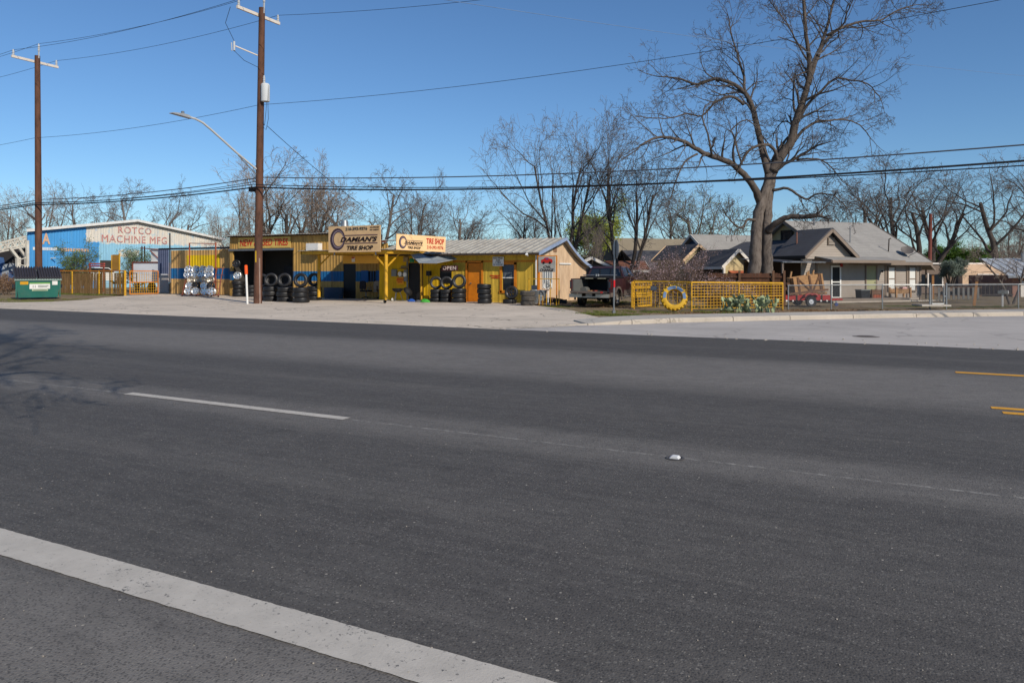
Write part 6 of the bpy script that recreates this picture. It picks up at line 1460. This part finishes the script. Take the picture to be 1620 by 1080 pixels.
# far right yard odds
q = pd(1541,0,38); t = thing('leaning_post', 'weathered wooden post leaning behind the fence right of the gate', 'post', (q.x,q.y,-.2)); MB().bar((0,0,0),(.12,0,1.25),.12).build('shaft', mat('orange_post', srgb(180,130,84), .8, .2, 4), t); MB().box((.12,0,1.27),(.16,.16,.04)).build('cap', PLANK, t)
q = pd(1590,0,36); t = thing('mail_box', 'white mailbox on a white post behind the right fence', 'mailbox', (q.x,q.y,-.15)); MB().bar((-.1,0,0),(-.1,0,.62),.08).build('post', WHITE, t); MB().prism([(-.3,.62),(.12,.62),(.12,.76),(-.09,.82),(-.3,.76)], 1, -.1, .1).build('box_body', GB, t); MB().box((.12,0,.7),(.05,.18,.14)).build('door', WHITE, t)
q = pd(1515,0,44); t = thing('rail_fence', 'pale grey slatted panel behind the chain-link fence at the right', 'fence', (q.x,q.y,-.2), R(30))
for k in range(9): MB().span((-1.2+k*.3,0,.1),(-1.2+k*.3+.13,.03,.8)).build('slat', mat('pale_slat', srgb(112,110,106), .85, .25, 2, hue=.3), t)
for z in (.3,.8): MB().bar((-1.25,.05,z),(1.5,.05,z),.05).build('rail', PLANK, t)
q = pd(1568,0,46); t = thing('porch_swing', 'dark wooden porch rail and bench before the stucco house', 'bench', (q.x,q.y,-.2), R(30))
for k in range(10): MB().bar((-1.2+k*.27,0,.3),(-1.2+k*.27,0,1.0),.05).build('slat', DARKTRIM, t)
for z in (.3,1.0): MB().bar((-1.3,0,z),(1.4,0,z),.07).build('rail', DARKTRIM, t)
q = pd(1476,0,47); t = thing('side_post', 'orange-brown wooden post beside the bungalow corner', 'post', (q.x,q.y,-.2)); MB().bar((0,0,0),(0,0,1.5),.13).build('shaft', mat('orange_post', srgb(180,130,84)), t); MB().box((0,0,1.52),(.17,.17,.05)).build('cap', PLANK, t)
# ================================================================== TREES
UP = Vector((0,0,1))
def rvec(rg): return Vector((rg.gauss(0,1),rg.gauss(0,1),rg.gauss(0,1)))
def grow(rg, T, Cw, p, d, L_, r, lev, P, tips=None):
    n = P['seg'][lev]; pts = [p]; rad = [r]; cur = d; dirs = [d]
    for i in range(n):
        cur = (cur + rvec(rg)*P['wand'][lev] + UP*P['up'][lev]).normalized()
        p = p + cur*(L_/n); pts.append(p); dirs.append(cur); rad.append(max(P['rmin'], r*(1-(i+1)/n*P['taper'][lev])))
    (T if lev <= P['split'] else Cw).tube(pts, rad, P['sides'][lev], False)
    if lev >= P['max']:
        if tips is not None: tips.append((pts[-1], cur)); tips.append((pts[len(pts)//2], cur))
        return
    k = P['n'][lev]; k = int(k*rg.uniform(.8,1.2)+.5)
    for j in range(k):
        t = P['t0'][lev] + (1-P['t0'][lev])*(j+rg.random())/k
        f = min(n-1e-3, t*n); i = int(f); b = pts[i].lerp(pts[i+1], f-i)
        dd = dirs[min(n,i+1)]; s = rvec(rg); s = (s - dd*s.dot(dd)).normalized()
        a = R(rg.uniform(*P['ang'][lev])); cd = dd*math.cos(a)+s*math.sin(a)
        rb = rad[i]+(rad[i+1]-rad[i])*(f-i)
        grow(rg, T, Cw, b, cd, L_*P['ratio'][lev]*(1.15-.55*t)*rg.uniform(.7,1.25), max(P['rmin'], rb*P['rr'][lev]), lev+1, P, tips)
BASE = dict(seg=[7,6,5,4,3,3], wand=[.08,.14,.18,.2,.22,.22], up=[.05,.06,.05,.04,.02,.0], taper=[.6,.82,.88,.88,.7,.5], sides=[8,6,4,3,3,3],
            n=[7,7,6,4,4], t0=[.35,.25,.2,.15,.1], ang=[(25,50),(28,60),(30,65),(30,70),(30,70)], ratio=[.62,.58,.56,.56,.55], rr=[.55,.55,.52,.55,.7], rmin=.006, split=1, max=4)
def proto(seed, stems, P, h0=10., r0=.22, spreadk=.25):
    rg = random.Random(seed); T, Cw, tips = MB(), MB(), []
    for s in range(stems):
        a = 2*math.pi*(s+rg.random()*.5)/max(1,stems)
        k = 0 if stems == 1 else spreadk
        d = Vector((math.cos(a)*k*rg.uniform(.6,1.3), math.sin(a)*k*rg.uniform(.6,1.3), 1)).normalized()
        off = Vector((math.cos(a),math.sin(a),0))*(.0 if stems == 1 else r0*.8)
        grow(rg, T, Cw, off+Vector((0,0,-.2)), d, h0*rg.uniform(.52,.68), r0*(1 if stems == 1 else .75), 0, P, tips)
    zmax = max(v.z for v in Cw.v); xm = max(abs(v.x) for v in Cw.v)
    return T, Cw, tips, zmax, xm
PROT = []
specs = [
  (11, 1, dict(BASE, n=[8,6,5,4,3], ratio=[.75,.6,.56,.56,.5], ang=[(30,60),(30,65),(30,65),(30,70),(30,70)])),      # spreading
  (22, 4, dict(BASE, n=[6,6,5,4,3], ang=[(18,38),(22,48),(25,55),(30,60),(30,60)], up=[.08,.1,.07,.04,.02,0])),      # upright, several stems
  (33, 3, dict(BASE, n=[8,7,6,4,3], ratio=[.6,.58,.56,.54,.5], ang=[(30,70),(30,65),(30,65),(30,70),(30,70)], t0=[.2,.2,.15,.1,.1])),    # dense
  (44, 2, dict(BASE, n=[8,6,5,4,3], wand=[.1,.2,.24,.26,.26,.2], up=[.05,.03,.0,-.01,-.02,0])),    # crooked
  (55, 5, dict(BASE, n=[5,6,5,4,3], ang=[(12,30),(20,40),(22,50),(28,58),(30,60)], up=[.1,.12,.08,.05,.02,0])),      # many thin stems
  (66, 3, dict(BASE, n=[7,6,5,4,3], ratio=[.8,.62,.58,.56,.5], ang=[(28,58),(25,50),(28,60),(30,65),(30,65)], up=[.06,.06,.05,.03,.01,0], t0=[.12,.2,.2,.15,.1])),   # low-forking, wide
]
for sd, st, P in specs:
    T, Cw, tips, zm, xm = proto(sd, st, P, 10, .18 if st > 1 else .22, .3)
    PROT.append([T, Cw, zm, xm, None, None])
def bare_tree(k, px, D, topy, label, width=None, z0=-.1, rz=None, twig=TWIG, bark=BARKD, tilt=0.):
    T, Cw, zm, xm, mt, mc = PROT[k]
    p = pd(px, 428, D); ht = CAM_H+(428-topy)*D/FPX - z0
    s = ht/zm; sx = s if width is None else (width*D/FPX/2)/(xm*.8)
    t = thing('bare_tree', label, 'tree', (p.x,p.y,z0), rnd.uniform(0,6.28) if rz is None else rz, 'bare winter trees')
    t.scale = (sx,sx,s)
    key = (bark.name, twig.name)
    cache = PROT[k][4]
    if cache is None: PROT[k][4] = cache = {}
    if key not in cache:
        a = T.build('trunk', bark, t, smooth='all'); b = Cw.build('crown', twig, t); cache[key] = (a.data, b.data)
    else:
        for nm, me in zip(('trunk','crown'), cache[key]): o = bpy.data.objects.new(nm, me); C.objects.link(o); o.parent = t
    return t
for k, px, D, ty, wdt, lab, tw in (
  (2,15,98,292,150,'hazy brown bare tree at the far left behind the truss lean-to',TWIGB),(0,72,92,280,170,'bare tree behind the left utility pole',TWIGB),(3,135,96,288,130,'thin bare tree left of the works gable peak',TWIG),
  (3,222,84,276,150,'crooked dark bare tree above the works gable',TWIG),(0,290,92,300,140,'bare tree right of the crooked one above the works roof',TWIG),(2,345,88,312,120,'low brown bare tree left of the main utility pole',TWIGB),
  (2,398,78,262,150,'bare brown tree just behind the main utility pole',TWIGB),(1,455,64,232,200,'tall brown bare tree behind the tin workshop',TWIGB),(2,505,68,245,170,'dense brown bare tree behind the big shop sign',TWIGB),
  (3,585,72,262,190,'dark bare tree rising above the canopy signs',TWIG),(2,655,76,272,170,'bare tree behind the low shop roof, left part',TWIG),(1,722,80,298,130,'thin bare tree behind the middle of the low shop roof',TWIG),
  (2,835,60,300,150,'low bushy bare tree behind the plywood gable, left of the tall one',TWIG),(5,896,52,164,200,'tallest dark tree behind the plywood gable, right',TWIG),(1,988,52,168,150,'slender many-stemmed tree behind the stop sign',TWIG),
  (0,1102,80,282,190,'bare tree behind the cottage roofs',TWIG),(3,1060,86,300,140,'low bare tree left of the cottage gable',TWIG),(2,1290,92,300,200,'hazy bare tree behind the bungalow ridge',TWIG),
  (0,1375,80,262,200,'bare tree behind the right end of the bungalow ridge',TWIG),(1,1440,66,236,230,'dark bare tree behind the bungalow hip, left',TWIG),(0,1472,70,250,210,'dark bare tree beside the reddish pole',TWIG),
  (0,1576,62,236,230,'big dark bare tree at the right behind the stucco house',BARKD and TWIG),(3,1650,66,240,200,'bare tree cut by the right picture edge',TWIG),(2,1600,88,330,160,'brown bare thicket tree behind the metal-roof garage',TWIGB)):
    bare_tree(k, px, D, ty, lab, wdt, twig=tw, bark=BARKD if D < 72 else mat('far_pale_bark', srgb(106,98,92), .95, .3, 3, streak=1, spec=.1))  # farther trees get paler bark, a haze-like lightening put into the colour
bare_tree(4, 940, 47, 330, 'thin leaning sapling with pale bark behind the pickup', 70, twig=TWIGB, bark=BARK)
t = bare_tree(3, 1600, 40, 372, 'pale forked sapling behind the right chain-link fence', 110, twig=TWIGB, bark=BARK)
# tree on the verge behind the photographer; only the shadow of its top reaches the road in view
T, Cw, zm, xm, _, _ = PROT[3]
t = thing('bare_tree', 'verge tree behind the viewpoint whose top branches shade the road at left', 'tree', (-.2,-2.3,0), R(70)); t.scale = (3.7/(xm*.8),3.7/(xm*.8),18./zm)
for nm, me in zip(('trunk','crown'), PROT[3][4][(BARKD.name,TWIG.name)]): o = bpy.data.objects.new(nm, me); C.objects.link(o); o.parent = t

# ---- the great pecan, its limbs drawn as they grow in the photograph
pec = thing('pecan_tree', 'great bare pecan tree with twin trunk behind the board fence', 'tree', tuple(pd(1203,428,40).xy)+(-.15,))
T, Cw = MB(), MB(); rg = random.Random(77); PD = 40.
PP = dict(BASE, wand=[.1,.16,.2,.24,.26,.26], up=[.02,.03,.03,.02,.0,0], n=[6,5,3,2.6,3], rmin=.0065, t0=[.2,.2,.2,.15,.1], ang=[(25,55),(30,65),(30,65),(30,65),(30,65)], ratio=[.6,.62,.6,.62,.6], split=-1)
def limb(pts, r0, r1, dd0=0., dd1=0., sec=6, L2=2.9, t0=.25, sides=9):
    n0 = len(pts); W3 = []
    for i, (x, y) in enumerate(pts):
        D = PD+dd0+(dd1-dd0)*i/(n0-1); W3.append(pd(960+x/3, y/3, D))
    # smooth
    P3 = []; RR = []
    for i in range(n0-1):
        a = W3[max(0,i-1)]; b = W3[i]; c = W3[i+1]; d = W3[min(n0-1,i+2)]
        for k in range(4):
            t = k/4; P3.append(.5*((2*b)+(-a+c)*t+(2*a-5*b+4*c-d)*t*t+(-a+3*b-3*c+d)*t**3)+rvec(rg)*.012)
    P3.append(W3[-1]); m = len(P3); RR = [r0+(r1-r0)*(i/(m-1))**.8 for i in range(m)]
    T.tube(P3, RR, sides, True)
    sec = int(sec*1.05+.5)
    for j in range(sec):
        t = t0+(1-t0)*(j+rg.random())/sec; f = min(m-1.001, t*(m-1)); i = int(f); b = P3[i].lerp(P3[i+1], f-i); dd = (P3[i+1]-P3[i]).normalized()
        s = rvec(rg); s = (s-dd*s.dot(dd)).normalized(); a = R(rg.uniform(30,65)); cd = (dd*math.cos(a)+s*math.sin(a)+UP*.15).normalized()
        grow(rg, Cw, Cw, b, cd, L2*1.25*rg.uniform(.6,1.2)*(1.1-.4*t), min(.08,max(.022,RR[i]*.5)), 1, PP)
    grow(rg, Cw, Cw, P3[-1], (P3[-1]-P3[-2]).normalized(), L2*.7, r1, 1, PP)
limb([(696,1330),(702,1250),(706,1150),(714,1050),(732,970),(754,900),(770,830)], .35, .22, 0, 0, 0, sides=22)
limb([(764,1330),(760,1250),(758,1150),(760,1050),(765,960),(775,880),(790,810)], .31, .22, .3, .1, 0, sides=22)
T.v = [v+rvec(rg)*.016 for v in T.v]
T.build('trunk', BARK, pec, True, 'all'); T = MB()
limb([(728,960),(700,890),(650,830),(580,770),(480,735),(420,705),(370,675),(300,655),(230,655),(160,690)], .22, .045, 0, -2.5, 14, 2.3)
limb([(768,830),(740,720),(710,590),(680,480),(625,415),(520,375),(430,400),(330,370),(250,365)], .22, .03, 0, 1.8, 14, 2.3)
limb([(700,560),(690,500),(655,440),(650,360),(620,260),(590,160),(580,90)], .13, .025, .4, 1.5, 12, 2.0)
limb([(650,495),(610,465),(570,460),(510,490),(450,550),(380,540),(300,560),(200,560)], .09, .025, .6, -.8, 10, 1.9)
limb([(495,725),(480,640),(455,560),(470,500),(520,480)], .06, .02, -1.2, -.6, 6, 1.6)
limb([(785,815),(825,740),(870,680),(890,600),(912,530),(940,450),(955,390),(962,300),(945,170),(935,20),(930,-40)], .30, .06, 0, -.8, 14, 2.3)
limb([(955,400),(985,310),(1010,240),(1045,130),(1075,20),(1095,-50)], .15, .04, -.5, 1.2, 10, 2.2)
limb([(1000,270),(1035,200),(1100,140),(1200,105),(1300,95),(1380,50),(1460,25)], .11, .025, 0, 2.0, 14, 2.2)
limb([(1040,170),(1120,120),(1140,60),(1180,-20)], .07, .02, .4, -1, 7, 1.8)
limb([(915,560),(950,500),(1000,450),(1080,375),(1150,380),(1240,400),(1300,470)], .10, .02, -.3, -1.8, 12, 2.0)
limb([(890,670),(930,620),(990,580),(1060,572),(1130,568),(1200,595),(1255,660)], .10, .02, 0, 1.6, 12, 2.0)
limb([(955,340),(900,360),(840,400)], .05, .02, -.4, -1.2, 6, 1.4)
limb([(800,815),(840,780),(890,755),(950,720),(985,700)], .12, .05, 0, -.8, 8, 1.8)
limb([(900,760),(1000,755),(1060,790),(1110,850)], .06, .02, -.3, .6, 8, 1.5)
limb([(810,760),(800,720),(770,690),(720,692),(670,720),(635,780)], .10, .06, -.2, -.9, 6, 1.3)
limb([(640,780),(600,640),(590,620),(650,570),(700,590)], .05, .03, -.9, -.4, 5, 1.3)
limb([(870,640),(880,600),(850,575),(810,600),(790,650)], .05, .02, .2, .9, 5, 1.2)
limb([(785,905),(860,895),(940,945),(1000,920),(1080,930),(1150,1000)], .09, .02, 0, -2.2, 10, 1.5)
limb([(765,1100),(800,1060),(860,1030),(930,1028),(1000,1022)], .19, .11, 0, -1.5, 3, 1.0)
limb([(995,1022),(1015,1000),(1050,970)], .07, .025, -1.5, -1.8, 4, 1.0)
limb([(715,1050),(670,1040),(640,1080),(600,1060),(560,1010)], .09, .03, -.1, -1.5, 6, 1.2)
limb([(430,730),(370,770),(330,850),(290,980)], .06, .025, -1.8, -2.6, 8, 1.2)
limb([(960,300),(900,200),(860,120),(800,40)], .06, .02, -.5, -1.6, 9, 1.7)
T.build('limbs', mat('limb_bark', srgb(92,83,76), .95, .35, 3, bump=.8, bscale=12, streak=1, dirt=(srgb(54,46,41), .8, 8), spec=.1), pec, True, 'all'); Cw.build('crown', mat('pecan_twig', srgb(90,84,80), .95, .3, 1, spec=.1), pec, True)

# ---- leafy things
def leafmat(name, col, var=.35):
    t = NT(name); g_ = t.n('ShaderNodeNewGeometry'); rp = g_.outputs['Random Per Island']
    c = t.mix(rp, mul(col, 1-var), mul(col, 1+var)); m = t.fin(c, .6, .25)
    tr2 = t.n('ShaderNodeBsdfTranslucent'); t.l(c, tr2.inputs['Color']); ms = t.n('ShaderNodeMixShader'); ms.inputs[0].default_value = .3
    t.l(t.b.outputs[0], ms.inputs[1]); t.l(tr2.outputs[0], ms.inputs[2]); t.l(ms.outputs[0], t.out.inputs['Surface']); return m
def leaves(mb, rg, p, n, spread, size, el=1.6):
    for _ in range(n):
        c = p+rvec(rg)*spread; a = rvec(rg).normalized(); b = a.cross(rvec(rg)).normalized(); s = size*rg.uniform(.6,1.3)
        mb.add([c-a*s*el, c+b*s*.5-a*s*.1, c+a*s*el, c-b*s*.5-a*s*.1], [(0,1,2,3)])
def leafy(name, label, cat, loc, ht, wd, stems, P, m, bark, nl, spread, size, seed, el=1.6, spk=.35, r0=.1, lname='crown', group=None):
    rg = random.Random(seed); T, Cw, tips, zm, xm = proto(seed, stems, P, 10, r0*10/ht, spk); L = MB()
    s = ht/zm; sx = wd/2/(xm*.85); t = thing(name, label, cat, loc, 0, group)
    f = lambda v: Vector((v.x*sx, v.y*sx, v.z*s))
    T.v = [f(v) for v in T.v]; Cw.v = [f(v) for v in Cw.v]
    for p, d in tips:
        if nl >= 1 or rg.random() < nl: leaves(L, rg, f(p), max(1,int(nl)), spread, size, el)
    T.build('trunk', bark, t, smooth='all'); Cw.build('twigs', bark, t); stuff(L.build(lname, m, t))
    return t
LP = dict(BASE, n=[6,6,5,3,3], max=3, rmin=.015, split=1)
SP = dict(BASE, seg=[5,5,4,3,3,3], n=[7,7,6,4,3], max=3, rmin=.008, split=0, t0=[.1,.1,.1,.1,.1], wand=[.14,.2,.22,.22,.22,.2], ratio=[.6,.6,.55,.5,.5])
p = pd(938,428,60); leafy('willow_tree', 'pale yellow-green budding tree behind the plywood gable', 'tree', (p.x,p.y,-.2), 8.0, 4.6, 3, LP, leafmat('spring_leaf', srgb(156,166,72)), BARKD, 10, .25, .07, 5)
p = pd(1120,428,78); leafy('budding_tree', 'hazy pale green budding tree behind the cottage roof', 'tree', (p.x,p.y,-.2), 10.5, 11, 3, LP, leafmat('bud_green', srgb(150,162,110)), TWIG, 2, .3, .05, 6)
p = pd(1532,428,78); leafy('evergreen_tree', 'dense dark green tree above the stucco house', 'tree', (p.x,p.y,-.2), 4.7, 6.6, 4, LP, leafmat('live_oak_leaf', srgb(84,112,40)), BARKD, 18, .22, .085, 7, 1.2)
p = pd(1476,428,80); leafy('evergreen_tree', 'olive green shrub tree between bungalow and dark green tree', 'tree', (p.x,p.y,-.2), 3.6, 4, 4, LP, leafmat('olive_leaf', srgb(110,116,62)), BARKD, 8, .2, .07, 17, 1.2)
p = pd(1504,428,45); leafy('silver_shrub', 'silvery blue-grey shrub at the corner beyond the bungalow', 'shrub', (p.x,p.y,.6), 1.75, 1.5, 4, LP, leafmat('silver_leaf', srgb(120,130,116)), BARKD, 10, .07, .035, 8, 1.3)
p = pX(124,428,-56); leafy('yard_shrub', 'tall loose green shrub behind the reed fence, left of the tan board', 'shrub', (p.x,p.y,-.05), 4.2, 3.4, 4, SP, leafmat('yard_leaf', srgb(104,122,70)), TWIG, 2, .12, .045, 9)
p = pX(217,428,-52); leafy('yard_shrub', 'loose green shrub behind the white box trailer', 'shrub', (p.x,p.y,-.05), 3.6, 3.2, 4, SP, leafmat('yard_leaf_dull', srgb(110,130,88)), TWIG, 2, .12, .04, 10)
MAUVE = mat('shrub_twig', srgb(104,86,74), .9, .3, 2); PINK = leafmat('pink_blossom', srgb(196,168,170), .35)
for px, D, h_, w_, sd, lab in ((1035,34.5,2.7,3.0,31,'left of the three pink-flowered shrubs behind the yellow fence'),(1078,35.5,3.2,3.6,32,'tallest pink-flowered shrub behind the yellow fence'),(1145,34.5,1.85,3.4,33,'low pink-flowered shrub in front of the board fence')):
    p = pd(px,428,D); leafy('blossom_shrub', lab, 'shrub', (p.x,p.y,-.15), h_, w_, 9, dict(SP, n=[7,7,6,4,3]), PINK, MAUVE, .5, .05, .027, sd, 1.0, .75, .03, 'blossom', 'blossom shrubs')
p = pX(20,428,-66); leafy('dry_bush', 'dry brown bush behind the dumpster at the left edge', 'shrub', (pd(8,428,50).x,pd(8,428,50).y,0), 1.6, 3.0, 6, SP, leafmat('dry_leaf', srgb(140,110,84)), TWIGB, 2, .08, .035, 12, 1.3, .6, .03)
# far wood along the horizon
mb = MB(); rg = random.Random(3)
for i in range(5200):
    px = rg.uniform(-150,1780); D = rg.uniform(112,150); p = pd(px,428,D); h_ = rg.uniform(2,7.5)*(.55+.45*math.sin(px*.013)**2); p.z = -.2
    q = p+Vector((rg.gauss(0,.8),rg.gauss(0,.8),h_)); mb.tube([p,p.lerp(q,.5)+rvec(rg)*.3,q], [.06,.045,.02], 3, False)
    for _ in range(3):
        a = p.lerp(q, rg.uniform(.3,.95)); b = a+Vector((rg.gauss(0,1.1),rg.gauss(0,1.1),rg.uniform(.1,1.4))); mb.tube([a,b], [.03,.015], 3, False)
o = stuff(mb.build('far_wood', mat('far_twig', srgb(128,112,98), .95, .25, .3))); o['label'] = 'brown leafless woodland along the horizon'; o['category'] = 'woodland'
# ---- grass, litter and grit
GR = leafmat('grass_green', srgb(104,112,48), .45); rg = random.Random(21); mb = MB()
def tuft(x, y, z, n, h_, sp):
    for _ in range(n):
        bx, by = x+rg.gauss(0,sp), y+rg.gauss(0,sp); a = rg.uniform(0,6.28); w_ = .006; l_ = rg.uniform(.3,.9)*h_
        dx, dy = math.cos(a)*w_, math.sin(a)*w_; hh = h_*rg.uniform(.5,1.2)
        mb.add([Vector((bx-dx,by-dy,z)),Vector((bx+dx,by+dy,z)),Vector((bx-dy*20*l_,by+dx*20*l_,z+hh))],[(0,1,2)])
def strip(p, q, n, h_, sp, k=26):
    for i in range(n):
        t = rg.random(); x, y = p[0]+(q[0]-p[0])*t+rg.gauss(0,sp), p[1]+(q[1]-p[1])*t+rg.gauss(0,sp); tuft(x, y, hgt(x,y)-.02, k, h_*rg.uniform(.5,1.3), .07)
def gq(a, b): return (hp(*a).xy, hp(*b).xy)
for (a, b, n, h_, sp) in (((925,496),(985,499),90,.09,.22),((985,500),(1010,500),50,.12,.15),((930,493),(1000,492),50,.06,.5),((1010,493),(1060,494),50,.06,.25),((1090,493),(1170,495),60,.08,.25),((20,477),(75,476.5),110,.06,.3),((5,476),(20,472),40,.05,.4),((80,475),(130,472.5),40,.04,.4),((130,466),(200,467),90,.1,.15),((90,465),(130,465.5),60,.1,.15),((905,480),(1000,478.5),90,.1,.35),((920,478),(945,477),50,.12,.4),((1060,486),(1240,487),60,.08,.4),((1400,484),(1470,484),70,.06,.3),((1500,486),(1620,484),90,.06,.3),((860,484),(900,485),30,.05,.3),((215,465),(225,465.5),8,.08,.1),((540,508.5),(640,511.5),26,.04,.06),((640,511),(760,515.5),22,.035,.06),((820,515),(900,516.5),18,.03,.05),((560,482),(575,486),10,.03,.1),((995,512.5),(1060,510),16,.04,.03)):
    p, q = gq(a, b); strip(p, q, n, h_, sp)
o = stuff(mb.build('grass', GR)); o['label'] = 'thin grass tufts along fences and pavement edges'; o['category'] = 'grass'
mb = MB()
def litter(a, b, n, sp, s):
    p, q = gq(a, b)
    for _ in range(n):
        t = rg.random(); x, y = p[0]+(q[0]-p[0])*t+rg.gauss(0,sp), p[1]+(q[1]-p[1])*t+rg.gauss(0,sp)
        leaves(mb, rg, Vector((x,y,hgt(x,y)+.0)), 1, .012, s, 1.0)
litter((1240,491),(1620,490.5),2600,.5,.035); litter((1060,494.5),(1240,494),900,.35,.03); litter((960,498),(1060,496),300,.4,.02); litter((905,483),(1000,486),500,.5,.025); litter((1250,484),(1330,484),400,.6,.03)
o = stuff(mb.build('fallen_leaves', leafmat('dry_leaf_litter', srgb(132,102,74), .4))); o['label'] = 'dry brown leaf litter along the right-hand fences'; o['category'] = 'leaf litter'
mb = MB()
for _ in range(200):
    px, py = rg.uniform(-20,1640), 500+620*rg.random()**1.2; v = gp(px,py)
    if v.y > 17.5: continue
    s = rg.uniform(.0015,.0035); a = rg.uniform(0,3)
    mb.box((v.x,v.y,.014+s*.5),(s*2,s*1.5,s*1.2),a)
for _ in range(700):
    v = gp(rg.uniform(0,1620), rg.uniform(494,560))
    if 17.5 < v.y < 19.0: s = rg.uniform(.006,.022); mb.box((v.x,v.y,.01+s*.4),(s*2,s*1.4,s),rg.uniform(0,3))
o = stuff(mb.build('road_grit', mat('pale_grit', srgb(170,160,146), .9, .4, 3))); o['label'] = 'pale stone grit scattered over the road'; o['category'] = 'grit'
